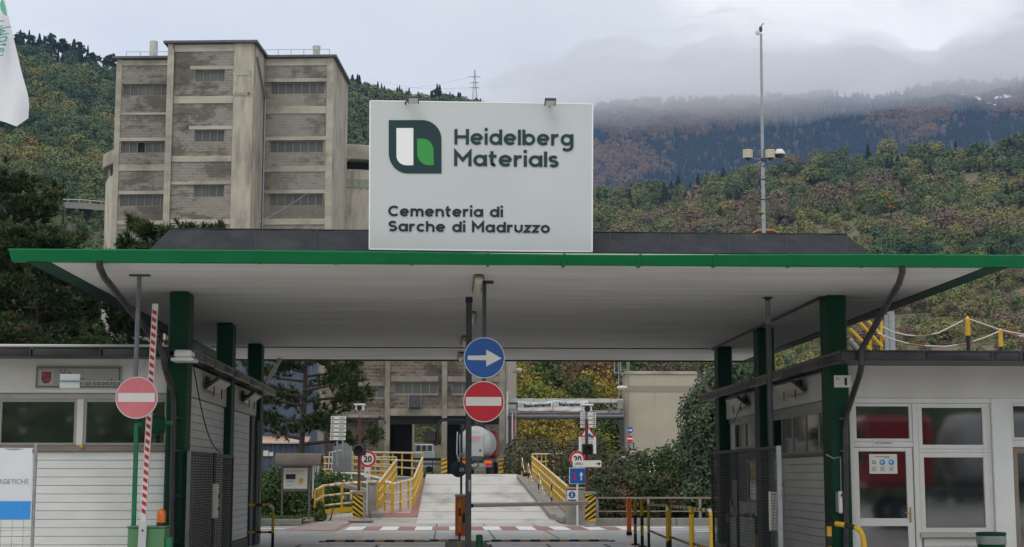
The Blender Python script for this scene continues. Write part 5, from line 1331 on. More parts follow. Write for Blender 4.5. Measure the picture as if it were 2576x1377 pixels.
# grey panel door and white handrails left of the gate building
a, b = PY(838, 1180, 84), PY(885, 1102, 84)
t = thing('metal_cladding_panel', 'pale grey metal cladding panel standing left of the gate building', 'panel', ((a.x + b.x) / 2, 84, 1.5))
mb = MB(); mb.box((a.x, 84, 0.5), (a.x + (b.x - a.x) * .45, 84.1, b.z - .2), .02); mb.build('sheet', M['galv'], t)
mb = MB(); mb.box((a.x + (b.x - a.x) * .47, 84.02, .5), (b.x, 84.12, b.z), .02); mb.build('sheet', M['galv'], t)
for pts, lab in ((((826, 1182), (829, 1139), (860, 1133)), 'white tubular handrail in front of the grey cladding panel'), (((792, 1210), (795, 1148), (800, 1205)), 'white handrail hoop behind the notice board shelter')):
    mb = MB(); P_ = [PY(x, y, 76) for x, y in pts]; mb.tube(P_, .035, 6); mb.tube([P_[0] + Vector((.15, 0, 0)), P_[1] + Vector((.15, 0, 0))], .03, 6)
    tag(mb.build('handrail', M['white']), lab, 'handrail', 'white handrails by the river')
# ------------------------------------------------------------------ bridge: walkways, railings, kerbs, piers
rz = road_z
def lerp_path(P, step):
    out = []
    for a, b in zip(P, P[1:]):
        a, b = Vector(a), Vector(b); n = max(1, round((b - a).length / step))
        out += [a.lerp(b, i / n) for i in range(n)]
    return out + [Vector(P[-1])]
def railing(label, P, h, step=1.1, rails=(1.0, .66, .33), toe=False, zf=rz, pw=.11, group='yellow railings of the bridge walkways', r=.046, toe_h=.18):
    """P: ground polyline (x, y); posts are parts, each rail a part"""
    pts = lerp_path([(x, y, 0) for x, y in P], step)
    pts = [Vector((p.x, p.y, zf(p.y))) for p in pts]
    t = thing('railing', label, 'railing', pts[0], group)
    for i, p in enumerate(pts):
        q = pts[min(i + 1, len(pts) - 1)] - pts[max(i - 1, 0)]; ang = math.atan2(q.y, q.x)
        mb = MB(); mb.box((p.x - pw / 2, p.y - .03, p.z), (p.x + pw / 2, p.y + .03, p.z + h * .985), .008, 0, Matrix.Rotation(ang, 3, 'Z'))
        mb.build('post', M['yellow'], t)
    for f in rails:
        mb = MB(); mb.tube([p + Vector((0, -.012, h * f)) for p in pts], r if f == 1.0 else r * .8, 8, 0, True, True, (.22, (0, 1)))
        mb.build('rail', [M['yellow'], M['white']], t)
    if toe:
        for a, b in zip(pts, pts[1:]):
            mb = MB(); mb.bar(a + Vector((0, 0, .12)), b + Vector((0, 0, .12)), .03, toe_h); mb.build('toe_board', M['yellow'], t)
    return t
ys_w = [56.6 + .6 * k for k in range(33)]
wx0 = lambda y: -2.72 + .012 * (y - 59)
wx1 = lambda y: -1.0
ground_strip('left_walkway', M['pink_path'], lambda y: -3.05 if y < 58.5 else wx0(y), wx1, ys_w, .012, th=.35)
ground_strip('left_path', M['pink_path'], lambda y: -4.75 + .035 * (y - 46), lambda y: -3.15, [46, 48, 50, 52, 53.4, 54.6], .005)
ground_strip('left_path_upper', M['pink_path'], lambda y: -4.5 + .62 * (y - 54.6) if y > 57 else -4.45, lambda y: -3.06, [54.6, 55.5, 56.5, 57.2, 58, 58.6], .006, th=.3)
mb = MB()
y = 46.4
while y < 58.4:
    xa_, xb_ = (-4.55 + .03 * (y - 46)), (-3.3 if y < 54.4 else -3.25)
    if y > 57: xa_ = -4.3 + .62 * (y - 57)
    z = rz(y) + .014; mb.quad((xa_, y, z), (xb_, y, z), (xb_, y + .16, rz(y + .16) + .014), (xa_, y + .16, rz(y + .16) + .014)); y += .36 if y > 52 else .55
y = 58.0
while y < 75:
    z = rz(y) + .018; mb.quad((wx0(y) + .15, y, z), (-1.30, y, z), (-1.30, y + .15, rz(y + .15) + .018), (wx0(y) + .15, y + .15, rz(y + .15) + .018)); y += .36
mb.build('path_stripe_marking', M['white'], kind='structure')
# crosswalk: red and white blocks
mbw, mbr = MB(), MB()
x = -3.0
k = 0
while x < 5.4:
    (mbw if k % 2 == 0 else mbr).quad((x, 46.1, .007), (x + .52, 46.1, .007), (x + .52, 49.3, .007), (x, 49.3, .007)); x += .52; k += 1
mbw.build('crosswalk_marking', M['white'], kind='structure'); mbr.build('crosswalk_red_marking', M['pink_path'], kind='structure')
mb = MB()
for (xa_, xb_, ya, yb) in ((-12, -4.9, 47.3, 48.0), (-12, -5.0, 45.6, 45.9), (5.6, 7.4, 47.4, 48.1), (5.2, 8.6, 46.1, 46.5), (7.2, 9.5, 44.4, 45.0), (8.2, 10.5, 42.5, 43.2), (4.7, 6.4, 48.7, 49.0)):
    mb.quad((xa_, ya, .008), (xb_, ya, .008), (xb_, yb, .008), (xa_, yb, .008))
mb.build('edge_line_marking', M['white'], kind='structure')
# railings
railing('yellow railing between the left walkway and the road, receding up the bridge', [(-1.25, 60.5), (-1.12, 74.2)], 1.12)
railing('yellow railing on the river side of the left walkway, with a dense toe board', [(-2.57, 59.4), (-2.36, 74.6)], 1.0, toe=True, toe_h=.2)
railing('short yellow railing bent across the near end of the left walkway', [(-2.3, 58.8), (-1.97, 57.8), (-1.42, 59.6), (-1.27, 60.4)], 1.1, .95)
railing('yellow railing with a solid toe board curving along the path beside the notice board', [(-4.58, 54.7), (-4.5, 57.2), (-3.87, 58.1), (-2.62, 59.3)], 1.08, 1.0, toe=True)
zfl = lambda y: 1.55 + (y - 74) * .018
railing('yellow railing with striped rails running left from the far end of the bridge', [(-1.12, 74.4), (-6.1, 95)], 1.12, 2.3, zf=zfl)
railing('lower yellow railing behind the round 20 sign, left of the bridge head', [(-2.4, 75.2), (-3.3, 79.5), (-7.6, 92)], 1.05, 1.9, zf=lambda y: 1.42 + (y - 74) * .012, toe=True)
railing('long yellow railing on the right side of the bridge', [(4.46, 56.6), (4.22, 75.6)], .92, .95, zf=lambda y: rz(y) + .17)
railing('yellow railing running right from the far end of the bridge', [(4.25, 75.8), (6.0, 86), (8.4, 97)], 1.15, 2.1, zf=lambda y: 1.5 + (y - 75.8) * .014)
# right-hand kerb, pavement and edge beam
kx = lambda y: 3.9 - (y - 56.8) * .014
ground_strip('right_kerb', M['kerb'], lambda y: kx(y) - .16, lambda y: kx(y) + .10, [55.6, 58, 60, 63, 66, 70, 73, 76], .17, th=.5)
ground_strip('right_pavement', M['conc'], lambda y: kx(y) + .10, lambda y: 4.40, [55.6, 58, 60, 63, 66, 70, 73, 76], .10, th=.4)
ground_strip('right_edge_beam', M['kerb'], lambda y: 4.40 - (y - 56) * .012, lambda y: 4.62 - (y - 56) * .012, [56, 58, 60, 63, 66, 70, 73, 76], .17, th=.6)
ground_strip('left_edge_beam', M['conc'], lambda y: wx0(y) - .22, lambda y: wx0(y) - .002, [58.4, 60, 63, 66, 70, 73, 75.4], .10, th=.7)
ground_strip('right_path_slab', M['conc'], lambda y: 4.3 + (y - 75.8) * .19, lambda y: 5.7 + (y - 75.8) * .19, [75.8, 80, 86, 92, 97], 0, zf=lambda y: 1.49 + (y - 75.8) * .014, th=.45)
ground_strip('left_path_slab', M['conc'], lambda y: -2.7 - (y - 75) * .25, lambda y: -1.0 - (y - 74.4) * .235, [75, 80, 86, 92, 96], 0, zf=lambda y: 1.5 + (y - 74) * .017, th=.4)
mb = MB(); mb.box((3.9, 52.2, -.02), (4.62, 55.5, .26), .08); tag(mb.build('concrete_apron_block', M['kerb']), 'low worn concrete block at the near end of the right kerb', 'kerb block')
# pier walls at the near end
def pier(name, label, x0, x1, y0, y1, z, stripes, zb=-.02, mat='conc'):
    t = thing(name, label, 'pier', ((x0 + x1) / 2, y0, 0))
    mb = MB(); mb.box((x0, y0, zb), (x1, y1, z - .07), .025); mb.build('wall', M[mat], t)
    mb = MB(); mb.box((x0 - .03, y0 - .03, z - .068), (x1 + .03, y1 + .03, z), .015); mb.build('coping', M['kerb'], t)
    if stripes:
        zb0 = .12 if stripes == 1 else .18
        mb = MB(); mb.box((x0 - .006, y0 - .012, zb0), (x1 + .006, y0 - .002, z - .072)); w = x1 - x0; H = z - .072 - zb0
        n = 5; sl = .28 * w / .34
        for j in range(n + 1):
            za_ = zb0 + H * (j - .1) / n; s1 = -sl if stripes == 1 else sl
            poly = [(x0 - .008, za_ - s1 / 2), (x1 + .008, za_ + s1 / 2), (x1 + .008, za_ + s1 / 2 + H / n * .5), (x0 - .008, za_ - s1 / 2 + H / n * .5)]
            poly = [(p, min(max(q, zb0), z - .073)) for p, q in poly]
            if max(q for _, q in poly) - min(q for _, q in poly) > .03 and len(set(poly)) >= 3:
                pl = []
                for p_ in poly:
                    if p_ not in pl: pl.append(p_)
                if len(pl) >= 3: mb.prism(pl, y0 - .017, y0 - .0125, 1)
        mb.build('striped_board', [M['yellow'], M['black']], t)
    return t
pier('concrete_pier', 'concrete pier with yellow and black stripes left of the bridge road', -3.24, -2.90, 54.6, 56.5, 1.06, 1)
pier('concrete_pier', 'rough stained concrete block between the striped pier and the bent yellow railing', -2.84, -2.56, 57.2, 58.0, 1.36, 0)
pier('concrete_pier', 'concrete pier with yellow and black stripes right of the bridge road', 4.38, 4.70, 48.6, 49.3, 1.10, 2)
pier('concrete_pier', 'broad plain concrete end wall behind the blue pedestrian sign', 4.02, 4.62, 51.2, 51.9, 1.22, 0)
mb = MB(); mb.box((-2.75, 56.4, 0), (-2.32, 57.1, .30), .06); tag(mb.build('kerb_stone', M['kerb']), 'small pale kerb stone at the foot of the rough concrete block', 'kerb stone')
mb = MB(); mb.box((-3.35, 53.6, 0), (-2.5, 54.5, .12), .05); tag(mb.build('kerb_stone', M['kerb']), 'low rough kerb stone in front of the left striped pier', 'kerb stone')
# white pipe railing down by the river, left
t = thing('pipe_railing', 'white pipe railing on the river ramp below the left walkway', 'railing', (-4, 66, 0))
A_ = [PY(845, 1190, 68), PY(905, 1192, 66), PY(955, 1203, 65), PY(990, 1217, 64)]
for dz in (0, -.35, -.75):
    mb = MB(); mb.tube([p + Vector((0, 0, dz)) for p in A_], .04 if dz == 0 else .025, 6); mb.build('rail', M['white'], t)
for p in lerp_path(A_, .75):
    mb = MB(); mb.tube([p, p + Vector((0, 0, -1.1))], .03, 6); mb.build('post', M['white'], t)
mb = MB(); a = PY(848, 1217, 61.5); b = PY(945, 1240, 60.5); mb.bar(a, b, .5, .12); tag(mb.build('coping_slab', M['kerb']), 'pale concrete coping slab behind the curved left railing', 'coping')
# guard wall and brown rail on the right
t = thing('guard_railing', 'brown steel guard railing on a low concrete wall along the right verge', 'railing', (8, 50, 0))
gxa, gxb = PY(1492, 1320, 50).x, 11.5
for k in range(5):
    a = gxa + (gxb - gxa) * k / 5; mb = MB(); mb.box((a + .006, 49.9, -.02), (a + (gxb - gxa) / 5 - .006, 50.2, .24), .02); mb.build('wall_block', M['kerb'], t)
for z, r_ in ((.89, .028), (.46, .02)):
    mb = MB(); mb.box((gxa - .1, 50.03, z - r_), (gxb, 50.07, z + r_)); mb.build('rail', M['brown_sill'], t)
for x in (PY(1503, 1300, 50).x, PY(1632, 1300, 50).x, PY(1762, 1300, 50).x, PY(1880, 1300, 50).x):
    mb = MB(); mb.box((x - .04, 50.03, .24), (x + .04, 50.09, .90)); mb.build('post', M['kerb'], t)
mb = MB(); mb.quad((4.8, 50.3, .10), (14, 50.3, .10), (14, 53.0, .12), (4.8, 53.0, .12)); mb.build('right_verge', M['grass'], kind='structure')
# left grass verge with a stone kerb
mb = MB(); mb.add([(-14, 50.6, .16), (-4.75, 50.6, .16), (-4.65, 54.6, .18), (-14, 54.6, .18), (-14, 50.6, -.01), (-4.75, 50.6, -.01)], [(0, 1, 2, 3), (4, 5, 1, 0)]); mb.build('left_verge', M['grass'], kind='structure')
t = thing('verge_kerb', 'weathered stone kerb along the front of the left grass verge', 'kerb', (-8, 50.4, 0))
for k in range(9):
    a = -13 + k * .93; mb = MB(); z = .22 + .015 * math.sin(k * 2.1); mb.box((a, 50.38 + .02 * math.sin(k), 0), (a + .91, 50.6, z), .03); mb.build('kerb_block', M['kerb'], t)
# chain posts on the right pavement
pp = []
for k, (x, yt, yb) in enumerate(((1305, 1155, 1207), (1323, 1172, 1217), (1347, 1204, 1246), (1378, 1250, 1296))):
    Y = (75, 70.5, 64.2, 57.6)[k]; X = kx(Y) + .05; zb_ = rz(Y) + .17
    t = thing('chain_stand', ('topmost', 'second highest', 'third highest', 'lowest')[k] + ' thin yellow and black chain post on the right bridge kerb', 'post', (X, Y, zb_), 'thin chain posts on the right kerb')
    for j in range(4):
        mb = MB(); mb.tube([(X, Y, zb_ + j * .23), (X, Y, zb_ + (j + 1) * .23)], .028, 7); mb.build('sleeve', M['yellow' if j % 2 == 0 else 'black'], t)
    pp.append(Vector((X, Y, zb_ + .9)))
for k, (a, b) in enumerate(zip(pp, pp[1:])):
    P_ = [a.lerp(b, i / 10) + Vector((0, 0, -.55 * math.sin(math.pi * i / 10))) for i in range(11)]
    mb = MB(); mb.tube(P_, .022, 5, 0, True, True, (.5, (0, 1))); tag(mb.build('warning_chain', [M['sign_white'], M['chain_red']]), ('upper', 'middle', 'lower')[k] + ' red and white chain sagging between the right kerb posts', 'chain', 'chains on the right kerb')
# speed bumps
def bump(label, x0, n, Y, seg=.24):
    t = thing('speed_bump', label, 'speed bump', (x0 + n * seg / 2, Y, 0), 'speed bumps across the lane')
    o = {}
    for k in range(n):
        c = k % 2
        if c not in o:
            mb = MB(); a = x0 + k * seg; v = []
            for x in (a + .004, a + seg - .004): v += [(x, Y - .2, .004), (x, Y - .12, .045), (x, Y + .12, .045), (x, Y + .2, .004)]
            mb.add(v, [(4, 5, 1, 0), (5, 6, 2, 1), (6, 7, 3, 2), (0, 1, 2, 3), (7, 6, 5, 4)]); ob = mb.build('bump_segment', M['rubber' if c == 0 else 'bump_yellow'], t); o[c] = (ob, k)
        else: inst(o[c][0], ((k - o[c][1]) * seg, 0, 0))
    for x in (x0 - .16, x0 + n * seg + .02):
        mb = MB(); mb.box((x, Y - .18, .004), (x + .14, Y + .18, .035), .015); mb.build('end_plate', M['galv'], t)
M['bump_yellow'] = mk('worn_orange_yellow_rubber', (.60, .30, .07), .7, col2=(.5, .36, .16), scale=6, amount=.6)
bump('left speed bump of black and orange-yellow segments across the lane', -2.92, 10, 38.2)
bump('right speed bump of black and orange-yellow segments across the lane', 1.12, 12, 38.2)
bump('short middle speed bump beside the orange barrier cabinet', -.40, 3, 38.4)
mb = MB()
for (xa_, xb_, ya, yb) in ((-3.4, .2, 36.55, 36.62), (1.0, 4.9, 36.55, 36.62), (-3.4, -3.33, 30, 36.5), (.12, .19, 30, 36.5), (1.0, 1.07, 30, 36.5), (2.35, 2.40, 30, 36.5), (3.7, 3.75, 30, 36.5), (-1.6, -1.55, 30, 36.5)):
    mb.quad((xa_, ya, .006), (xb_, ya, .006), (xb_, yb, .006), (xa_, yb, .006))
mb.build('weighbridge_seam', M['dirt'], kind='structure')
mb = MB(); mb.box((.0, 29, 0), (.95, 36.2, .10), .03); tag(mb.build('traffic_island', M['kerb']), 'low concrete traffic island under the dark central pole', 'traffic island')
# ------------------------------------------------------------------ signs, poles, barriers
def sign_disc(parent, c, r, kind, rim=None):
    """round sign facing -Y at c"""
    c = Vector(c); mb = MB(); mb.disc(c, r, 40, 0, .012); mb.build('backing', M['galv'], parent)
    mb = MB(); mb.disc(c, r * .985, 40, .012, .002); mb.build('rim', M['sign_white'], parent)
    y = .014
    if kind == 'blue':
        mb = MB(); mb.disc(c, r * .955, 40, y, .002); mb.build('face', M['blue'], parent)
        mb = MB(); s = r; P_ = [(-.80, -.10), (.10, -.12), (.10, -.42), (.84, -.02), (.10, .40), (.10, .12), (-.80, .10)]
        mb.prism([(c.x + p * s, c.z + q * s) for p, q in P_], c.y - y - .005, c.y - y - .0021); mb.build('arrow', M['sign_white'], parent)
    elif kind in ('no_entry', 'no_entry_faded'):
        mb = MB(); mb.disc(c, r * .95, 40, y, .002); mb.build('face', M['red' if kind == 'no_entry' else 'red_faded'], parent)
        mb = MB(); mb.box((c.x - r * .87, c.y - y - .005, c.z - r * .20), (c.x + r * .85, c.y - y - .0021, c.z + r * .22)); mb.build('bar', M['sign_white'], parent)
    elif kind == '20':
        mb = MB(); mb.disc(c, r * .97, 40, y, .002, 0, r * .72); mb.build('red_ring', M['red'], parent)
        put_text('numeral', '20', M['black'], parent, (c.x - r * .50, c.y - y - .003, c.z - r * .36), (c.x + r * .50, c.y - y - .003, c.z - r * .36), r * .74, bold=.035)
# dark central pole and hanging pole with two signs
p0 = PZ(1180, 748, CZ)
CPX, CPY = p0.x, p0.y
t = thing('dark_pole', 'dark steel pole standing in the middle between ground and soffit', 'pole', (CPX, CPY, 0))
mb = MB(); mb.box((CPX - .052, CPY - .052, 0), (CPX + .052, CPY + .052, CZ - .02), .008); mb.build('shaft', M['dark_steel'], t)
mb = MB(); mb.box((CPX - .062, CPY - .062, CZ - .10), (CPX + .062, CPY + .062, CZ - .003), .004); mb.build('head_plate', M['black'], t)
mb = MB(); q = PY(1182, 1222, CPY - .06); mb.box((CPX + .0, CPY - .056, q.z - .10), (CPX + .035, CPY - .0525, q.z + .10)); mb.build('sticker', M['galv'], t)
q = PY(1189, 1273, CPY); mb = MB(); mb.lathe((CPX + .05, CPY, q.z), [(0, .045), (.03, .04), (.035, 0)], 10, 0, 'x'); mb.build('knob', M['black'], t)
p1 = PZ(1218, 706, CZ); HX, HY = PY(1218.5, 800, p1.y).x, p1.y
s1, s2 = PY(1218, 901, HY), PY(1217, 1011, HY)
R1 = 52 / FPX * HY
t = thing('hanging_sign_pole', 'dark pole hanging from the soffit that carries the blue arrow and red no entry signs', 'pole', (HX, HY, s2.z - .3))
mb = MB(); mb.box((HX - .032, HY, s2.z - R1 * .6), (HX + .032, HY + .064, CZ - .003), .006); mb.build('shaft', M['dark_steel'], t)
mb = MB(); mb.box((HX - .03, HY, CZ - .05), (HX + .15, HY + .08, CZ - .004), .006); mb.build('ceiling_bracket', M['dark_steel'], t)
for c, k, nm in ((s1, 'blue', 'round blue sign with a white arrow pointing right, above the red one'), (s2, 'no_entry', 'round red no entry sign with a white bar below the blue arrow sign')):
    c = c.copy(); c.y = HY - .02
    t = thing('round_sign', nm, 'sign', (c.x, c.y, c.z - R1))
    sign_disc(t, c, R1, k)
    mb = MB(); mb.box((c.x - .05, c.y + .0, c.z - .15), (c.x + .05, c.y + .02, c.z - .10)); mb.build('clamp', M['galv'], t)
# left hanging no entry sign with the small plate on a rod
pl = PZ(351, 691, CZ); LXp, LYp = pl.x, pl.y
s3 = PY(344, 1001, LYp - .04); R3 = 52.5 / FPX * LYp
t = thing('hanging_sign_pole', 'grey pole with a T bracket hanging from the left of the soffit', 'pole', (LXp, LYp, s3.z))
mb = MB(); mb.tube([(LXp + .0, LYp, CZ - .02), (LXp - .015, LYp, s3.z)], .036, 12); mb.build('shaft', M['grey_steel'], t)
mb = MB(); mb.box((LXp - .16, LYp - .04, CZ - .03), (LXp + .17, LYp + .04, CZ - .003), .008); mb.build('ceiling_bracket', M['dark_steel'], t)
a, b, c_ = PY(470, 960, LYp + .05), PY(148, 960, LYp + .05), None
a = PY(330, 960, LYp + .05); e0, e1 = PY(149, 977, LYp + .05), PY(201, 941, LYp + .05)
mb = MB(); mb.tube([a, PY(149, 958.5, LYp + .05)], .012, 6); mb.build('side_rod', M['galv'], t)
mb = MB(); mb.box((e0.x, LYp + .07, e0.z), (e1.x, LYp + .085, e1.z), .015); mb.build('side_plate', M['board_white'], t)
t = thing('round_sign', 'faded round no entry sign hanging at the left beside the striped arm', 'sign', (s3.x, s3.y, s3.z - R3))
sign_disc(t, s3, R3, 'no_entry_faded')
# left raised barrier: cabinet, boom, beacon, hoop
zA2 = zc(0, 1250, 1.7143)
BYl = 24.9
ap = lambda x, y, Y=BYl: PY(*zA2(x, y), Y)
t = thing('raised_barrier', 'raised red and white striped barrier arm on a green cabinet', 'barrier', (ap(930, 1370).x, BYl, 0))
c0, c1 = ap(817, 1252), ap(1056, 1252)
mb = MB(); mb.box((c0.x, BYl + .05, 0), (c1.x, BYl + .45, c0.z), .015); mb.build('cabinet', M['cab_green'], t)
mb = MB(); mb.box((c0.x - .015, BYl + .03, c0.z), (c1.x + .015, BYl + .47, c0.z + .025), .008); mb.build('cabinet_lid', M['cab_green'], t)
d0, d1 = ap(920, 1260), PY(391, 765, BYl)
dv = (d1 - d0).normalized(); nv = Vector((dv.z, 0, -dv.x))
def boom_box(a, b, hw, y0, y1, mat, name, par):
    mb = MB(); v = [a - nv * hw, a + nv * hw, b + nv * hw, b - nv * hw]
    mb.prism([(p.x, p.z) for p in v], y0, y1); return mb.build(name, mat, par)
boom_box(d0 - dv * .2, d1, .046, BYl - .03, BYl + .02, M['sign_white'], 'boom', t)
boom_box(d0 - dv * .52, d0 + dv * .12, .062, BYl - .045, BYl - .031, M['board_white'], 'boom_bracket', t)
for dd in (-.02, -.42):
    q = d0 + dv * dd; mb = MB(); mb.lathe((q.x, BYl - .045, q.z), [(0, -.012), (.016, -.012), (.018, 0)], 8, 0, 'y'); mb.build('bolt', M['dark_steel'], t)
Lb = (d1 - d0).length; n = 27; mb = MB()
fst = None
for k in range(n):
    s0 = .25 + (Lb - .30) * k / n; ln = (Lb - .3) / n * .52
    a, b = d0 + dv * s0, d0 + dv * (s0 + ln)
    v = [a - nv * .034 + dv * .02, a + nv * .034 - dv * .02, b + nv * .034 - dv * .02, b - nv * .034 + dv * .02]
    if fst is None:
        mb = MB(); mb.prism([(p.x, p.z) for p in v], BYl - .034, BYl - .0305); fst = mb.build('red_block', M['red_stripe'], t); a0_ = a
    else: inst(fst, a - a0_)
bb = ap(1020, 1250)
q = thing('beacon_lamp', 'orange beacon lamp standing on the green barrier cabinet', 'lamp', (bb.x, BYl + .2, c0.z + .025))
mb = MB(); mb.lathe((bb.x, BYl + .2, c0.z + .025), [(.075, 0), (.075, .05), (.07, .055), (0, .055)], 18); mb.build('base', M['black'], q)
mb = MB(); mb.lathe((bb.x, BYl + .2, c0.z + .08), [(.07, 0), (.072, .14), (.06, .19), (.03, .21), (0, .212)], 18); mb.build('dome', M['beacon'], q)
h0, h1 = ap(832, 582), ap(1062, 566)
M['frame_green'] = mk('green_frame_paint', (.012, .17, .07), .45, col2=(.02, .22, .10), scale=6, amount=.6)
t = thing('green_hoop', 'green tubular frame standing behind the raised barrier arm', 'frame', (h0.x, BYl + .6, 0))
mb = MB(); mb.box((h0.x - .035, BYl + .55, 0), (h0.x + .035, BYl + .62, h0.z), .008); mb.build('upright', M['frame_green'], t)
mb = MB(); mb.tube([(h0.x - .03, BYl + .58, h0.z), (h1.x + .02, BYl + .58, h1.z)], .035, 8); mb.build('top_bar', M['frame_green'], t)
mb = MB(); q = ap(1015, 590, BYl + .58); mb.lathe((q.x - .1, BYl + .58, q.z), [(0, -.16), (.10, -.15), (.16, -.08), (.17, .1), (.15, .2), (0, .22)], 16, 0, 'x'); mb.build('drum', M['dark_green'], t)
q = ap(1080, 1320); mb = MB(); mb.tube([(q.x, BYl + .1, 0), (q.x, BYl + .1, q.z)], .062, 12); mb.lathe((q.x, BYl + .1, q.z), [(.066, -.02), (.066, .012), (0, .02)], 12)
tag(mb.build('short_green_post', M['frame_green']), 'short green tube post right of the green barrier cabinet', 'post')
q = ap(1017, 800, BYl + .5)
# site fence with the banner, left edge
FYb = 22.0
fp_ = lambda x, y: PY(*zA2(x, y), FYb)
px = fp_(232, 718)
t = thing('site_fence', 'galvanised mesh fence panel at the left edge of the yard', 'fence', (px.x - 1.5, FYb, 0))
mb = MB(); mb.tube([(px.x, FYb, 0), px], .024, 10); mb.lathe((px.x, FYb, px.z), [(.024, 0), (.02, .012), (0, .016)], 10); mb.build('post', M['galv'], t)
mb = MB(); mb.tube([(px.x - 3.4, FYb, px.z - .06), (px.x, FYb, px.z - .06)], .018, 8); mb.build('top_rail', M['galv'], t)
mb = MB(); mb.tube([(px.x - 3.4, FYb, .12), (px.x, FYb, .12)], .018, 8); mb.build('bottom_rail', M['galv'], t)
mb = MB(); x = px.x - .13
while x > px.x - 2.2: mb.tube([(x, FYb, .12), (x, FYb, px.z - .06)], .0035, 4, cap=False); x -= .155
z = .3
while z < px.z - .1: mb.tube([(px.x - 2.2, FYb, z), (px.x, FYb, z)], .0035, 4, cap=False); z += .27
mb.build('wire_mesh', M['galv'], t, kind='stuff')
b0, b1 = fp_(0, 1200), fp_(213, 740)
t = thing('fence_banner', 'white banner with a blue block tied to the mesh fence at the left edge', 'banner', (b1.x - .8, FYb - .02, b0.z))
mb = MB(); N, K = 14, 8
g = [Vector((b1.x - 1.9 + 1.9 * i / N, FYb - .02 + .012 * math.sin(i * 1.3 + j * .6), b0.z - .0 + (b1.z - b0.z) * j / K)) for j in range(K + 1) for i in range(N + 1)]
mb.add(g, [(j * (N + 1) + i, j * (N + 1) + i + 1, (j + 1) * (N + 1) + i + 1, (j + 1) * (N + 1) + i) for j in range(K) for i in range(N)], 0, True); mb.build('cloth', M['banner'], t)
bl0, bl1 = fp_(0, 1198), fp_(204, 1080)
mb = MB(); mb.box((b1.x - 1.9, FYb - .040, bl0.z), (bl1.x, FYb - .036, bl1.z), .0015); mb.build('blue_block', M['banner_blue'], t)
put_text('lettering', 'ENERGETICHE', M['dark_steel'], t, (fp_(-78, 968).x, FYb - .036, fp_(0, 968).z), (fp_(187, 968).x, FYb - .036, fp_(0, 968).z), fp_(0, 936).z - fp_(0, 968).z, bold=-.014)
mb = MB(); q = fp_(150, 1140); mb.disc((q.x - .04, FYb - .041, q.z), .012, 8); mb.build('eyelet', M['galv'], t)
# orange barrier, closed arm, pole with a round mirror, small hoop
zb4 = zc(1650, 1550, 2.738)
bq = lambda x, y, Y: PY(*zb4(x, y), Y)
OY = 42.0
a, b = bq(155, 1290, OY), bq(274, 862, OY)
t = thing('closed_barrier', 'closed barrier with pale red arm reaching right from an orange cabinet', 'barrier', ((a.x + b.x) / 2, OY, 0))
mb = MB(); mb.box((a.x, OY, 0), (b.x, OY + .3, b.z), .015); mb.build('cabinet', M['orange'], t)
mb = MB(); mb.box((a.x - .01, OY - .01, b.z), (b.x + .01, OY + .31, b.z + .075), .012); mb.build('cabinet_lid', M['galv'], t)
a2, b2 = bq(270, 945, OY - .08), PY(1482, 1265, OY - .08)
M['arm_white'] = mk('pale_pink_arm_paint', (.85, .72, .66), .4)
mb = MB(); mb.tube([a2, b2], .046, 12); mb.build('arm', M['arm_white'], t)
mb = MB(); mb.tube([a2 + Vector((0, -.0, -.03)), b2 + Vector((0, 0, -.03))], .032, 8); mb.tube([a2 + Vector((0, 0, .034)), b2 + Vector((0, 0, .034))], .018, 6); mb.build('red_edging', M['pink_arm'], t)
MY = 42.6
q = bq(190, 575, MY); rr = 82 / 2.738 / 1.49068 / FPX * MY
t = thing('mirror_pole', 'thin pole behind the orange cabinet carrying a round mirror seen from behind', 'pole', (bq(218, 1000, MY).x, MY, 0))
mx_ = bq(218, 700, MY).x
mb = MB(); mb.tube([(mx_, MY, 0), (mx_, MY, bq(0, 120, MY).z)], .032, 8); mb.build('shaft', M['dark_steel'], t)
M['mirror_back'] = mk('blue_grey_mirror_back', (.022, .045, .065), .5, col2=(.03, .06, .085), scale=5, amount=.6)
mb = MB(); mb.lathe((q.x, MY + .12, q.z), [(0, -.08), (rr * .6, -.06), (rr, .0), (rr, .03), (0, .04)], 36, 0, 'y'); mb.build('mirror', M['mirror_back'], t)
for yy in (430, 580):
    c_ = bq(225, yy, MY); mb = MB(); mb.box((c_.x - .07, MY - .05, c_.z - .05), (c_.x + .06, MY + .1, c_.z + .05), .01); mb.build('clamp', M['galv'], t)
HYm = 31.0
P_ = [bq(200, 1400, HYm), bq(203, 900, HYm), bq(215, 890, HYm), bq(268, 965, HYm - 2.2), bq(272, 1400, HYm - 2.2)]
P_[0].z = 0; P_[-1].z = 0; P_[1].y = HYm
t = thing('striped_hoop', 'narrow yellow and black hoop beside the central dark pole', 'hoop barrier', (P_[0].x, HYm - 1, 0))
mb = MB(); mb.tube(P_, .02, 8, 0, True, True, (.16, (0, 0, 1))); mb.build('tube', [M['yellow'], M['black']], t)
mb = MB(); a, b = bq(228, 1130, HYm - 1), bq(270, 1025, HYm - 1); mb.box((a.x, HYm - 1.1, a.z), (b.x, HYm - .9, b.z), .02); mb.build('dark_box', M['black'], t)
mb = MB(); a = bq(205, 1120, HYm); b = bq(265, 1200, HYm - 2.2); mb.tube([a, b], .018, 6, 0, True, True, (.16, (0, 1))); mb.build('cross_tube', [M['yellow'], M['black']], t)
q = bq(404, 1245, 30.0)
t = thing('green_bollard', 'dark green round-headed bollard right of the central pole', 'bollard', (q.x, 30, 0))
rr = 35 / 2.738 / 1.49 / FPX * 30
mb = MB(); mb.tube([(q.x, 30, 0), (q.x, 30, q.z - rr * .4)], rr, 16); mb.build('shaft', M['frame_green'], t)
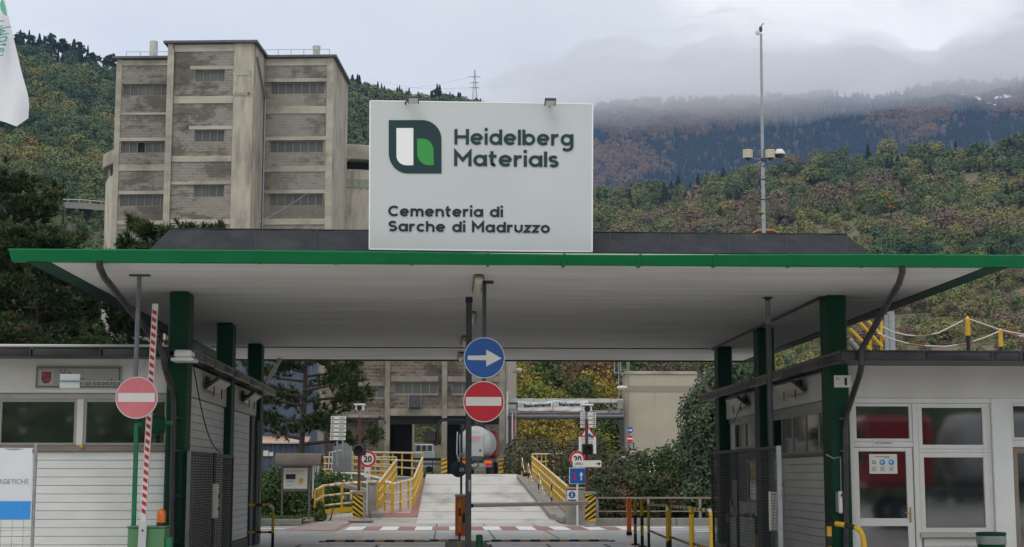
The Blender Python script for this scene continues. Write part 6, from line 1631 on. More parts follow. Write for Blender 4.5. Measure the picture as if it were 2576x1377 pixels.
mb = MB(); mb.lathe((q.x, 30, q.z - rr * .4), [(rr * 1.03, -.01), (rr * 1.02, .01), (rr * .8, rr * .28), (0, rr * .4)], 16); mb.build('head', M['frame_green'], t)
# hanging dark box on a curved arm at the central pole
zg2 = zc(1200, 1300, 2.755)
gq = lambda x, y: PY(*zg2(x, y), CPY + .02)
t = thing('hanging_box', 'dark box hanging from a curved tube arm on the central pole', 'box', gq(1140, 985))
mb = MB(); mb.tube([(CPX - .05, CPY + .02, gq(0, 755).z), gq(1300, 755), gq(1255, 760), gq(1225, 790), gq(1215, 840), gq(1212, 930), gq(1218, 975), gq(1205, 1005), gq(1180, 1000)], .032, 10); mb.build('arm', M['dark_steel'], t)
a, b = gq(1085, 985), gq(1196, 880); mb = MB(); mb.box((a.x, CPY - .06, a.z), (b.x, CPY + .1, b.z), .012); mb.build('case', M['dark_steel'], t)
# orange post, striped bollards, hoops on the right lane edge
z5 = zc(2100, 1450, 2.284)
q5 = lambda x, y, Y: PY(*z5(x, y), Y)
a, b = q5(577, 1300, 42.0), q5(610, 957, 42.0)
t = thing('orange_post', 'square orange barrier rest post on the right of the lane', 'post', ((a.x + b.x) / 2, 42.0, 0))
mb = MB(); mb.box((a.x, 42.0, .10), (b.x, 42.14, b.z), .008); mb.build('shaft', M['orange'], t)
mb = MB(); mb.box((a.x - .01, 41.99, 0), (b.x + .01, 42.15, .10), .008); mb.build('foot', M['rubber'], t)
for k, (x, y, yb, Y) in enumerate(((642, 963, 1340, 36.2), (700, 970, 1362, 35.2))):
    q = q5(x, y, Y)
    t = thing('striped_bollard', ('farther', 'nearer')[k] + ' of the two thin yellow and black bollards beside the orange post', 'bollard', (q.x, Y, 0), 'thin striped bollards')
    zz = [0.03, .25, .48, .69, q.z]
    for j in range(4):
        mb = MB(); mb.tube([(q.x, Y, zz[j]), (q.x, Y, zz[j + 1])], .038, 10); mb.build('sleeve', M[('black', 'yellow', 'black', 'yellow')[j]], t)
    mb = MB(); mb.box((q.x - .09, Y - .09, 0), (q.x + .09, Y + .09, .03), .006); mb.build('foot', M['black'], t)
def hoop(label, x0, y0, Y0, x1, y1, Y1, zlow=.42, n='hoop_barrier'):
    A_, B_ = q5(x0, y0, Y0), q5(x1, y1, Y1)
    t = thing(n, label, 'hoop barrier', ((A_.x + B_.x) / 2, (Y0 + Y1) / 2, 0), 'yellow and black hoop barriers')
    d = (B_ - A_); d.z = 0; u = d.normalized() * .09
    top = [A_ + Vector((0, 0, -.1)), A_ + u * .3 + Vector((0, 0, -.03)), A_ + u, B_ - u, B_ - u * .3 + Vector((0, 0, -.03)), B_ + Vector((0, 0, -.1))]
    mb = MB(); mb.tube(top, .03, 10, 0, True, True, (.14, (0, 1, 0, 2))); mb.build('top_tube', [M['yellow'], M['black'], M['white']], t)
    for P in (A_, B_):
        mb = MB(); mb.tube([(P.x, P.y, .36), P + Vector((0, 0, -.1))], .03, 10); mb.build('leg', M['yellow'], t)
        mb = MB(); mb.tube([(P.x, P.y, 0), (P.x, P.y, .36)], .031, 10); mb.build('leg_sleeve', M['black'], t)
    mb = MB(); mb.tube([(A_.x, A_.y, zlow), (B_.x, B_.y, zlow)], .024, 8, 0, True, True, (.14, (0, 1))); mb.build('mid_tube', [M['yellow'], M['black']], t)
hoop('left yellow and black hoop barrier beside the striped bollards', 757, 1012, 33.8, 917, 1022, 29.5)
hoop('middle yellow and black hoop barrier right of the striped bollards', 940, 1028, 30.2, 1118, 1040, 26.8)
hoop('right yellow and black hoop barrier beside the mesh fence leaf', 1133, 1048, 27.2, 1290, 1062, 25.0)
z2b = zc(600, 1050, 1.372)
A_, B_ = PY(*z2b(440, 1160), 33.6), PY(*z2b(583, 1158), 33)
t = thing('hoop_barrier', 'yellow and black hoop barrier at the far corner of the left gatehouse', 'hoop barrier', ((A_.x + B_.x) / 2, 33, 0), 'yellow and black hoop barriers')
A_ = Vector((-4.15, 33, B_.z))
mb = MB(); mb.tube([A_, B_ + Vector((-.09, 0, 0)), B_ + Vector((-.02, 0, -.03)), B_ + Vector((0, 0, -.1))], .03, 10, 0, True, True, (.14, (0, 1, 0, 2))); mb.build('top_tube', [M['yellow'], M['black'], M['white']], t)
mb = MB(); mb.tube([(B_.x, 33, .4), B_ + Vector((0, 0, -.1))], .03, 10); mb.build('leg', M['yellow'], t)
mb = MB(); mb.tube([(B_.x, 33, 0), (B_.x, 33, .4)], .031, 10); mb.build('leg_sleeve', M['black'], t)
mb = MB(); mb.tube([(A_.x, 33, .42), (B_.x, 33, .42)], .024, 8, 0, True, True, (.14, (0, 1))); mb.build('mid_tube', [M['yellow'], M['black']], t)
# right mesh leaf, ceiling pole, label boxes
p4 = PZ(1931, 748, CZ)
t = thing('grey_pole', 'grey steel pole from the ground to the soffit on the right lane edge', 'pole', (p4.x, p4.y, 0))
mb = MB(); mb.tube([(p4.x, p4.y, 0), (p4.x, p4.y, CZ - .45)], .05, 14); mb.build('shaft', M['dark_steel'], t)
mb = MB(); mb.tube([(p4.x, p4.y, CZ - .45), (p4.x, p4.y, CZ - .06)], .042, 14); mb.tube([(p4.x, p4.y, CZ - .48), (p4.x, p4.y, CZ - .44)], .062, 14); mb.build('upper_sleeve', M['grey_steel'], t)
mb = MB(); mb.lathe((p4.x, p4.y, CZ - .07), [(.04, 0), (.05, .04), (.10, .055), (.10, .066), (0, .066)], 14); mb.build('head_plate', M['black'], t)
q = PY(*z6(685, 1105), p4.y); mb = MB(); q2 = PY(*z6(685, 965), p4.y); q3 = PY(*z6(685, 1255), p4.y)
mb.box((p4.x - .075, p4.y - .10, q3.z), (p4.x + .075, p4.y - .052, q2.z), .01); mb.build('label_plate', M['beige'], t)
fa, fb_ = PX(*z6(722, 630), 5.60), PX(*z6(235, 690), 5.60)
t = thing('mesh_fence_leaf', 'see-through dark mesh fence leaf on the right lane edge with a bright end post', 'fence', (5.6, (fa.y + fb_.y) / 2, 0))
zt = fa.z
mb = MB(); mb.box((5.56, fa.y - .04, .02), (5.64, fa.y + .04, zt), .006); mb.build('end_post', M['galv'], t)
mb = MB(); mb.box((5.57, fb_.y - .03, .02), (5.63, fb_.y + .03, zt), .006); mb.build('end_post', M['dark_steel'], t)
mb = MB(); mb.box((5.572, fa.y + .04, zt - .06), (5.628, fb_.y - .03, zt - .002), .006); mb.build('top_rail', M['dark_steel'], t)
mb = MB(); mb.box((5.572, fa.y + .04, .08), (5.628, fb_.y - .03, .14), .006); mb.build('bottom_rail', M['dark_steel'], t)
mb = MB(); z = .18
while z < zt - .06: mb.box((5.592, fa.y + .04, z), (5.606, fb_.y - .03, z + .008)); z += .05
y = fa.y + .12
while y < fb_.y: mb.box((5.607, y, .14), (5.617, y + .010, zt - .06)); y += .11
mb.build('wire_mesh', M['dark_steel'], t, kind='stuff')
q = PX(*z6(422, 1015), 5.75)
t = thing('switch_box', 'pale narrow switch box on an upright post inside the right mesh leaf', 'switch box', (5.75, q.y, 0))
mb = MB(); mb.tube([(5.75, q.y, 0), (5.75, q.y, zt + .0)], .035, 8); mb.build('post', M['dark_steel'], t)
mb = MB(); mb.box((5.65, q.y - .12, q.z - .36), (5.72, q.y + .12, q.z + .36), .015); mb.build('case', M['beige'], t)
mb = MB(); mb.lathe((5.65, q.y, q.z - .1), [(0, -.02), (.05, -.02), (.06, 0)], 12, 0, 'x'); mb.build('button', M['dark_steel'], t)
P_ = [PX(*z6(350, 1140), 6.2), PX(*z6(535, 1140), 6.2), PX(*z6(560, 1165), 6.2)]; e_ = P_[-1].copy(); e_.z = 0; s_ = P_[0].copy(); s_.z = 0
mb = MB(); mb.tube([s_] + P_ + [e_], .04, 8, 0, True, True, (.3, (1, 1, 0)));
tag(mb.build('hoop_rail', [M['yellow'], M['black']]), 'yellow and black hoop rail against the right gatehouse side wall', 'hoop rail')
a, b = PX(*z6(500, 200), 6.2), PX(*z6(395, 460), 6.5)
mb = MB(); mb.tube([PX(*z6(560, 30), 6.3), a, b], .010, 5); tag(mb.build('stay_cable', M['black']), 'thin black cable slanting down in front of the right side wall', 'cable')
# diagonal struts at the far columns
for k, (x0, y0, x1, y1, Y) in enumerate(((704, 905, 672, 960, 41.5), (1747, 915, 1784, 985, 41.5))):
    mb = MB(); mb.bar(PY(x0, y0, Y), PY(x1, y1, Y - 1.5), .09, .06); tag(mb.build('diagonal_strut', M['tower_conc']), ('left', 'right')[k] + ' slanting strut at the far end of the canopy', 'strut', 'slanting struts behind the canopy')

# ---- signs at the bridge
def arrow_poly(x, z, s, d=1):
    return [(x - d * s, z + s * .14), (x + d * s * .2, z + s * .14), (x + d * s * .05, z + s * .62), (x + d * s * .4, z + s * .62), (x + d * s, z), (x + d * s * .4, z - s * .62), (x + d * s * .05, z - s * .62), (x + d * s * .2, z - s * .14), (x - d * s, z - s * .14)]
def direction_set(label, zz, boxes, Y, d, poles, lines=2):
    t = thing('direction_sign', label, 'sign', (0, Y, 0)); 
    xs = [PY(*zz(b[0], b[1]), Y).x for b in boxes]
    t.location = (xs[0], Y, 0); WP[t.name] = Vector((xs[0], Y, 0))
    for px_, py0, py1 in poles:
        a, b = PY(*zz(px_, py0), Y + .06), PY(*zz(px_, py1), Y + .06); mb = MB(); mb.tube([a, b], .035, 6); mb.build('post', M['galv'], t)
    for (x0, y0, x1, y1) in boxes:
        a, b = PY(*zz(x0, y1), Y), PY(*zz(x1, y0), Y)
        mb = MB(); mb.box((a.x, Y, a.z + .012), (b.x, Y + .03, b.z - .012), .005); pn = mb.build('sign_panel', M['sign_white'], t)
        h = b.z - a.z; xx = (a.x + h * .62) if d < 0 else (b.x - h * .62)
        mb = MB(); mb.prism(arrow_poly(xx, (a.z + b.z) / 2, h * .38, d), Y - .006, Y - .0005); mb.build('arrow', M['black'], pn)
        mb = MB(); w = b.x - a.x
        for k in range(lines):
            z_ = (a.z + b.z) / 2 + (.14 if k == 0 else -.12) * h * (1 if lines > 1 else .0)
            u0, u1 = (.55, .93 - .05 * k) if d < 0 else (.06, .36 + .06 * k)
            mb.box((a.x + w * u0, Y - .004, z_ - h * .055), (a.x + w * u1, Y - .0005, z_ + h * .055))
        mb.build('print_line', M['grey_steel'], pn)
    return t
DYl = 60.0
direction_set('stack of six white direction boards with arrows pointing left', zG, [(112, 718, 270, 757), (111, 760, 270, 798), (109, 802, 269, 842), (107, 845, 268, 884), (105, 888, 266, 926), (103, 930, 263, 971)], DYl, -1, [(178, 975, 1240), (233, 945, 1150)])
DYr = 57.5
zs5 = zc(2080, 1500, 3.0591)
direction_set('stack of four white direction boards with arrows pointing right', zs5, [(296, 142, 474, 186), (296, 189, 474, 233), (296, 236, 474, 280), (296, 283, 474, 325)], DYr, 1, [(372, 330, 900)])
sq = lambda x, y, Y: PY(*zs5(x, y), Y)
# brown camera poles with traffic lights
def camera_pole(label, X, Y, zbase, ztop_, zl, facing):
    t = thing('camera_pole', label, 'pole', (X, Y, zbase))
    mb = MB(); mb.tube([(X, Y, zbase), (X, Y, ztop_ - .35)], .055, 10); mb.build('shaft', M['brown_pole'], t)
    mb = MB(); mb.tube([(X, Y, ztop_ - .35), (X, Y, ztop_ - .12)], .045, 10); mb.build('head_tube', M['galv'], t)
    c = thing('security_camera', 'white security camera on top of the ' + facing + ' brown pole', 'camera', (X, Y, ztop_ - .15))
    mb = MB(); mb.box((X - .20, Y - .35, ztop_ + .06), (X + .20, Y + .3, ztop_ + .12), .02); mb.build('sunshield', M['sign_white'], c)
    mb = MB(); mb.box((X - .15, Y - .30, ztop_ - .12), (X + .15, Y + .25, ztop_ + .055), .03); mb.build('housing', M['sign_white'], c)
    mb = MB(); mb.lathe((X, Y - .31, ztop_ - .03), [(0, -.01), (.09, -.01), (.10, .02)], 14, 0, 'y'); mb.build('lens', M['black'], c)
    return t
LY_ = 56.0
q0, q1 = PY(*zG(410, 630), LY_), PY(*zG(405, 1370), LY_)
camera_pole('brown pole with a camera on top standing on the left striped pier', (q0.x + q1.x) / 2, LY_, 1.05, q0.z, 0, 'left')
c = PY(*zG(400, 1070), LY_ - .1); X = c.x
t = thing('traffic_light', 'round single-lens traffic light on the left brown pole', 'traffic light', (X, LY_ - .1, c.z - .2))
mb = MB(); mb.lathe((X, LY_ - .12, c.z), [(.0, .1), (.2, .1), (.22, .0), (.20, -.02), (.17, -.18), (.15, -.18), (.15, -.02), (0, -.02)], 20, 0, 'y'); mb.build('lamp_hood', M['black'], t)
mb = MB(); mb.box((X - .02, LY_ - .05, c.z - .2), (X + .26, LY_ - .0, c.z + .24), .03); mb.build('backing_plate', M['cyan_dark'], t)
RY_ = 49.0
q0 = sq(375, 95, RY_); X = sq(370, 900, RY_).x
camera_pole('brown pole with a camera on top standing on the right striped pier', X, RY_, 1.09, q0.z, 0, 'right')
c = sq(372, 568, RY_ - .08)
t = thing('traffic_light', 'square black traffic light on the right brown pole over the notice board', 'traffic light', (c.x, RY_ - .08, c.z - .17))
mb = MB(); mb.box((c.x - .165, RY_ - .30, c.z - .17), (c.x + .165, RY_ - .07, c.z + .17), .025); mb.build('housing', M['black'], t)
mb = MB(); mb.box((c.x + .05, RY_ - .29, c.z - .19), (c.x + .18, RY_ - .1, c.z + .15), .02); mb.build('side_cover', M['cyan_dark'], t)
mb = MB(); mb.lathe((c.x, RY_ - .30, c.z), [(.12, -.1), (.135, -.1), (.135, 0), (.12, 0), (.0, .01)], 16, 0, 'y'); mb.build('visor', M['black'], t)
# triangle sign and text board behind the right pole
WY = 53.5
t = thing('triangle_sign', 'red-bordered triangular warning sign behind the right brown pole', 'sign', sq(375, 425, WY))
P3 = [sq(290, 420, WY), sq(465, 420, WY), sq(377, 285, WY)]
ctr = sum(P3, Vector()) / 3
for k, (f, m_n, y0) in enumerate(((1.0, 'red', 0), (.72, 'sign_white', .004))):
    mb = MB(); mb.prism([((ctr + (p - ctr) * f).x, (ctr + (p - ctr) * f).z) for p in P3], WY - .012 - y0, WY - y0 - (0 if k == 0 else .0)); mb.build(('border', 'face')[k], M[m_n], t)
mb = MB(); mb.prism([(ctr.x - .02, ctr.z - .1), (ctr.x + .22, ctr.z - .2), (ctr.x + .08, ctr.z - .02)], WY - .022, WY - .0165); mb.build('pictogram', M['blue'], t)
a, b = sq(278, 620, WY), sq(476, 425, WY)
t = thing('rules_board', 'white board of small printed rules behind the black traffic light', 'sign', ((a.x + b.x) / 2, WY, 0))
mb = MB(); mb.box((a.x, WY, a.z), (b.x, WY + .02, b.z), .006); mb.build('panel', M['sign_white'], t)
mb = MB(); w, h = b.x - a.x, b.z - a.z
for k in range(9):
    for u0, u1 in ((.10, .36 + .05 * (k % 3)), (.56, .80 + .06 * (k % 2))):
        mb.box((a.x + w * u0, WY - .004, b.z - h * (.08 + .1 * k)), (a.x + w * u1, WY - .0005, b.z - h * (.055 + .1 * k)))
mb.build('print_line', M['grey_steel'], t)
mb = MB(); mb.tube([(ctr.x, WY + .05, 0), (ctr.x, WY + .05, ctr.z + .3)], .035, 8); mb.build('post', M['galv'], t)
# 20 signs
c = PY(925, 1155, 57.6); r20 = 20.8 / FPX * 57.6
t = thing('speed_limit_sign', 'round red-ringed speed limit 20 sign left of the bridge road', 'sign', (c.x, 57.6, .2))
sign_disc(t, c, r20, '20')
mb = MB(); mb.tube([(c.x - .0, 57.66, .1), (c.x, 57.66, c.z + .2)], .035, 8); mb.build('post', M['sign_white'], t)
a, b = PY(918, 1202, 57.6), PY(931, 1176, 57.6); mb = MB(); mb.box((a.x - .02, 57.585, a.z), (b.x, 57.6, b.z), .004); pl_ = mb.build('sub_plate', M['sign_white'], t)
mb = MB(); cx_, cz_ = (a.x + b.x) / 2, (a.z + b.z) / 2
for k in range(3):
    an = math.radians(60 * k); d_ = Vector((math.cos(an), 0, math.sin(an))) * .075; o_ = Vector((cx_, 57.582, cz_)); mb.bar(o_ - d_, o_ + d_, .014, .004 + .0005 * k, up=(0, 1, 0))
mb.build('snowflake', M['grey_steel'], pl_)
c = sq(262, 678, 52.6); r20b = 92 / 3.0591 / 1.49068 / FPX * 52.6
t = thing('speed_limit_sign', 'round speed limit 20 sign half hidden by the offices arrow board', 'sign', (c.x, 52.6, 0))
sign_disc(t, c, r20b, '20')
mb = MB(); mb.tube([(sq(262, 700, 52.6).x, 52.66, 0), (c.x, 52.66, c.z + .2)], .035, 8); mb.build('post', M['sign_white'], t)
# UFFICI arrow board
UY = 48.7
a, b = sq(208, 772, UY), sq(535, 696, UY)
t = thing('offices_sign', 'white UFFICI arrow board pointing right on the right brown pole', 'sign', ((a.x + b.x) / 2, UY, a.z))
mb = MB(); mb.box((a.x, UY - .02, a.z), (b.x, UY + .01, b.z), .005); mb.build('panel', M['sign_white'], t)
h = b.z - a.z
put_text('lettering', 'UFFICI', M['black'], t, (a.x + .06, UY - .02, a.z + h * .30), (sq(322, 740, UY).x, UY - .02, a.z + h * .30), h * .40, bold=.015)
mb = MB(); mb.prism(arrow_poly(sq(498, 735, UY).x, (a.z + b.z) / 2, h * .38), UY - .026, UY - .0205); mb.build('arrow', M['black'], t)
# priority sign
VYs = 50.3
a, b = sq(168, 968, VYs), sq(356, 778, VYs)
t = thing('priority_sign', 'square blue sign with a red and a white arrow below the UFFICI board', 'sign', ((a.x + b.x) / 2, VYs, 0))
mb = MB(); mb.box((a.x, VYs, a.z), (b.x, VYs + .02, b.z), .008); mb.build('rim', M['sign_white'], t)
mb = MB(); mb.box((a.x + .02, VYs - .004, a.z + .02), (b.x - .02, VYs - .0005, b.z - .02)); mb.build('face', M['blue'], t)
def vert_arrow(cx, z0, z1, w, up):
    h = z1 - z0
    P = [(-.2, 0), (.2, 0), (.2, .55), (.62, .55), (0, 1), (-.62, .55), (-.2, .55)]
    return [(cx + p * w, (z0 + q * h) if up else (z1 - q * h)) for p, q in P]
mb = MB(); mb.prism(vert_arrow(sq(224, 0, VYs).x, sq(0, 925, VYs).z, sq(0, 830, VYs).z, .095, False), VYs - .008, VYs - .0042); mb.build('down_arrow', M['red'], t)
mb = MB(); mb.prism(vert_arrow(sq(300, 0, VYs).x, sq(0, 922, VYs).z, sq(0, 822, VYs).z, .095, True), VYs - .008, VYs - .0042); mb.build('up_arrow', M['sign_white'], t)
x_ = sq(262, 1100, VYs).x
mb = MB(); mb.tube([(x_, VYs + .05, 0), (x_, VYs + .05, b.z)], .032, 8); mb.build('post', M['sign_white'], t)
# pedestrian path sign
a, b = sq(148, 1165, 51.1), sq(250, 1040, 51.1)
t = thing('footpath_sign', 'small white sign with a blue walking-figure disc on the concrete end wall', 'sign', ((a.x + b.x) / 2, 51.1, a.z))
mb = MB(); mb.box((a.x, 51.1, a.z), (b.x, 51.18, b.z), .005); mb.build('panel', M['sign_white'], t)
cx_, cz_ = (a.x + b.x) / 2, a.z + (b.z - a.z) * .60
mb = MB(); mb.disc((cx_, 51.1, cz_), (b.x - a.x) * .39, 24, 0, .003); mb.build('blue_disc', M['blue'], t)
o_ = Vector((cx_, 51.095, cz_)); s = (b.x - a.x) * .3
mb = MB(); mb.disc((cx_, 51.0965, cz_ + s * .75), s * .2, 10, 0, .002)
for k, (p, q) in enumerate((((0, .5), (0, -.05)), ((0, -.05), (-.4, -.8)), ((0, -.05), (.35, -.8)), ((0, .4), (.45, .05)), ((0, .4), (-.4, .1)))):
    mb.bar(o_ + Vector((p[0] * s, 0, p[1] * s)), o_ + Vector((q[0] * s, 0, q[1] * s)), s * .2, .004 + .0006 * k, up=(0, 1, 0))
mb.build('walking_figure', M['sign_white'], t)
mb = MB(); mb.box((a.x + .01, 51.095, a.z + .015), (b.x - .01, 51.0995, a.z + (b.z - a.z) * .17)); mb.build('blue_strip', M['blue'], t)
# small signs on the beige building
zb5b = zc(2100, 1450, 2.284)
s5 = lambda x, y, Y: PY(*zb5b(x, y), Y)
SYs = 90.0
for c, k, nm in ((s5(598, 374, SYs), 'blue', 'small far blue arrow sign in front of the beige building'), (s5(600, 447, SYs), 'no_entry', 'small far no entry sign under the far blue arrow sign')):
    t = thing('round_sign', nm, 'sign', (c.x, SYs, c.z - .3)); sign_disc(t, c, 30 / 2.284 / 1.49 / FPX * SYs, k)
x_ = s5(632, 500, SYs).x
t = thing('sign_post', 'thin post with a small blank plate under the far round signs', 'post', (x_, SYs + .05, 1.5))
mb = MB(); mb.tube([(x_, SYs + .05, 0.5), (x_, SYs + .05, s5(0, 480, SYs).z)], .04, 6); mb.tube([(x_, SYs + .05, s5(0, 482, SYs).z), (x_ - .4, SYs + .05, s5(0, 482, SYs).z)], .03, 6); mb.build('shaft', M['dark_steel'], t)
a, b = s5(598, 582, SYs), s5(642, 550, SYs); mb = MB(); mb.box((a.x, SYs, a.z), (b.x, SYs + .02, b.z)); mb.build('plate', M['sign_white'], t)
P_ = [s5(510, 607, 84), s5(672, 607, 84), s5(692, 735, 82)]; mb = MB(); mb.tube(P_, .045, 6); tag(mb.build('handrail', M['beige']), 'pale handrail hoop in front of the beige building', 'handrail')
P_ = [s5(770, 590, 80), s5(790, 610, 80), s5(820, 800, 78)]; mb = MB(); mb.tube(P_, .06, 6); mb.tube([p + Vector((-.25, 0, .1)) for p in P_], .05, 6); tag(mb.build('handrail', M['white']), 'white sloping handrail beside the ivy hedge on the right', 'handrail')
# notice board shelter
zN = zc(950, 1300, 2.0242)
NY = 54.6
np_ = lambda x, y, Y=NY: PY(*zN(x, y), Y)
t = thing('notice_board', 'timber notice board shelter with a curved brown roof on the left verge', 'notice board', (np_(320, 1310).x, NY, .17))
for x0, x1 in ((208, 226), (413, 435)):
    a, b = np_(x0, 1312), np_(x1, 890); mb = MB(); mb.box((a.x, NY, .1), (b.x, NY + .14, b.z), .01); mb.build('post', M['wood_grey'], t)
for y0, y1 in ((918, 900), (1100, 1082)):
    a, b = np_(222, y0, NY + .02), np_(418, y1, NY + .02); mb = MB(); mb.box((a.x, NY + .03, a.z), (b.x, NY + .11, b.z), .01); mb.build('cross_bar', M['wood_grey'], t)
a, b = np_(228, 1080, NY + .04), np_(412, 922, NY + .04); mb = MB(); mb.box((a.x, NY + .02, a.z), (b.x, NY + .05, b.z), .004); pn = mb.build('panel', M['sign_white'], t)
W_, H_ = b.x - a.x, b.z - a.z; fy = NY + .02
mb = MB(); mb.box((a.x + W_ * .10, fy - .02, a.z + H_ * .46), (a.x + W_ * .50, fy - .0005, a.z + H_ * .70), .006); mb.build('display', M['truck_dark'] if 'truck_dark' in M else M['black'], pn)
mb = MB(); mb.box((a.x + W_ * .18, fy - .024, a.z + H_ * .52), (a.x + W_ * .42, fy - .0205, a.z + H_ * .64)); mb.build('display_glow', mk('dim_red_display', (.12, .008, .015), .3), pn)
mb = MB(); mb.disc((a.x + W_ * .73, fy, a.z + H_ * .40), H_ * .12, 20, 0, .003); mb.build('orange_sun', mk('orange_print', (.70, .38, .03), .5), pn)
mb = MB(); mb.prism([(a.x + W_ * .58, a.z + H_ * .25), (a.x + W_ * .7, a.z + H_ * .16), (a.x + W_ * .9, a.z + H_ * .34), (a.x + W_ * .75, a.z + H_ * .24)], fy - .004, fy - .0035); mb.build('green_hill', mk('pale_green_print', (.40, .52, .36), .5), pn)
mb = MB(); mb.box((a.x + W_ * .12, fy - .003, a.z + H_ * .82), (a.x + W_ * .86, fy - .0005, a.z + H_ * .86)); mb.build('heading_line', M['pink_arm'], pn)
mb = MB()
for u0, u1, v in ((.12, .46, .36), (.12, .40, .31), (.13, .36, .15)): mb.box((a.x + W_ * u0, fy - .003, a.z + H_ * v), (a.x + W_ * u1, fy - .0005, a.z + H_ * (v + .018)))
mb.build('print_line', M['grey_steel'], pn)
r0, r1 = np_(165, 890, NY - .3), np_(516, 820, NY - .3)
mb = MB(); N = 14; ra, rb_ = [], []
for i in range(N + 1):
    an = math.pi * (.02 + .96 * i / N); yy, zz = NY + .1 - .62 * math.cos(an), r0.z - .05 + (r1.z - r0.z + .1) * math.sin(an)
    ra.append((r0.x, yy, zz)); rb_.append((r1.x, yy, zz))
v = ra + rb_ + [(x, y, z - .04) for x, y, z in ra] + [(x, y, z - .04) for x, y, z in rb_]; n = N + 1
mb.add(v, [(i, n + i, n + i + 1, i + 1) for i in range(N)] + [(2 * n + i, 2 * n + i + 1, 3 * n + i + 1, 3 * n + i) for i in range(N)] + [(i, i + 1, 2 * n + i + 1, 2 * n + i) for i in range(N)] + [(n + i + 1, n + i, 3 * n + i, 3 * n + i + 1) for i in range(N)], 0, True); mb.build('roof', M['roof_brown'], t)
mb = MB(); mb.prism([(p[1], p[2] - .05) for p in ra], 0, 1) if False else None
q0, q1 = np_(215, 905), np_(475, 880); mb = MB(); mb.box((q0.x, NY + .0, q1.z - .16), (q1.x - .1, NY + .12, q1.z - .02), .01); mb.build('roof_beam', M['wood_grey'], t)
a, b = np_(441, 1155), np_(458, 900); mb = MB(); mb.box((a.x, NY + .1, a.z), (b.x, NY + .2, b.z), .01); mb.build('side_strip', M['sign_white'], t)

# ---- weather mast behind the canopy
WMY = 40.5
zM = zc(2700, 50, 1.62)
mp = lambda x, y, Y=WMY: PY(*zM(x, y), Y)
top, bot = mp(249, 125), mp(266, 1340)
t = thing('weather_mast', 'tall thin pale steel weather mast rising behind the canopy roof', 'mast', (bot.x, WMY, 0))
Bm = Vector((bot.x + .03, WMY, 0)); jn = mp(259, 900)
mb = MB(); mb.tube([Bm, (bot.x, WMY, bot.z), jn], [.055, .052, .05], 12); mb.build('lower_tube', M['galv'], t)
mb = MB(); mb.tube([jn, top], [.045, .033], 12); mb.build('upper_tube', M['galv'], t)
for y in (935, 1015, 1137, 1223):
    q = mp(262, y); mb = MB(); mb.tube([q, q + Vector((0, 0, .03))], .056, 12); mb.build('strap', M['black'], t)
for pts in (((205, 885), (262, 888), (330, 882)), ((215, 925), (262, 890)), ((262, 890), (362, 880))):
    mb = MB(); mb.tube([mp(x, y, WMY - .06) for x, y in pts], .014, 6); mb.build('cross_arm', M['galv'], t)
q = mp(262, 893); mb = MB(); mb.box((q.x - .07, WMY - .1, q.z - .05), (q.x + .07, WMY + .06, q.z + .05), .01); mb.build('clamp_block', M['dark_steel'], t)
for k, x in enumerate((169, 305)):
    c = mp(x, 885, WMY - .06); zt_ = mp(x, 818, WMY - .06).z; R_ = 31 / 1.62 / 1.49 / FPX * WMY
    s_ = thing('radiation_shield', ('left', 'right')[k] + ' one of the two cream ribbed sensor shields on the weather mast', 'sensor', (c.x, WMY - .06, c.z), 'ribbed sensor shields on the mast')
    nP = 6; H = (zt_ - c.z)
    for j in range(nP):
        z0 = c.z + H * .06 + H * .78 * j / nP; mb = MB(); mb.lathe((c.x, WMY - .06, z0), [(R_ * .7, .02), (R_, 0), (R_ * .98, H * .10), (R_ * .6, H * .12)], 20); mb.build('shield_plate', M['cream_metal'], s_)
    mb = MB(); mb.lathe((c.x, WMY - .06, zt_ - H * .17), [(R_ * .9, 0), (R_ * 1.05, H * .06), (R_ * .85, H * .13), (0, H * .17)], 20); mb.build('cap', M['dark_steel'], s_)
    mb = MB(); mb.lathe((c.x, WMY - .06, c.z - H * .16), [(0, 0), (R_ * .22, 0), (R_ * .3, H * .12), (R_ * .8, H * .2), (0, H * .21)], 14); mb.build('base_cup', M['dark_steel'], s_)
c = mp(362, 850, WMY - .06); s_ = thing('dome_sensor', 'white domed sensor right of the ribbed shields on the mast', 'sensor', (c.x, WMY - .06, c.z - .1))
mb = MB(); mb.lathe((c.x, WMY - .06, c.z - .08), [(.0, 0), (.10, 0), (.15, .05), (.14, .10), (.08, .18), (0, .2)], 18); mb.build('dome', M['sign_white'], s_)
mb = MB(); mb.lathe((c.x, WMY - .06, c.z - .12), [(0, 0), (.09, 0), (.14, .06), (.14, .075), (0, .08)], 18); mb.build('base_cup', M['dark_steel'], s_)
c = mp(245, 105); s_ = thing('wind_sensor', 'small wind sensor head at the very top of the weather mast', 'sensor', (c.x, WMY, c.z))
mb = MB(); mb.box((c.x - .03, WMY - .05, c.z - .04), (c.x + .05, WMY + .05, c.z + .10), .02); mb.build('head', M['dark_steel'], s_)
mb = MB(); mb.bar(mp(240, 90), mp(264, 62), .04); mb.build('vane_arm', M['galv'], s_)
mb = MB(); q = mp(222, 122); mb.lathe((q.x + .03, WMY, q.z - .05), [(0, 0), (.05, .02), (.07, .09), (.03, .16), (0, .17)], 12); mb.build('cup', M['sign_white'], s_)
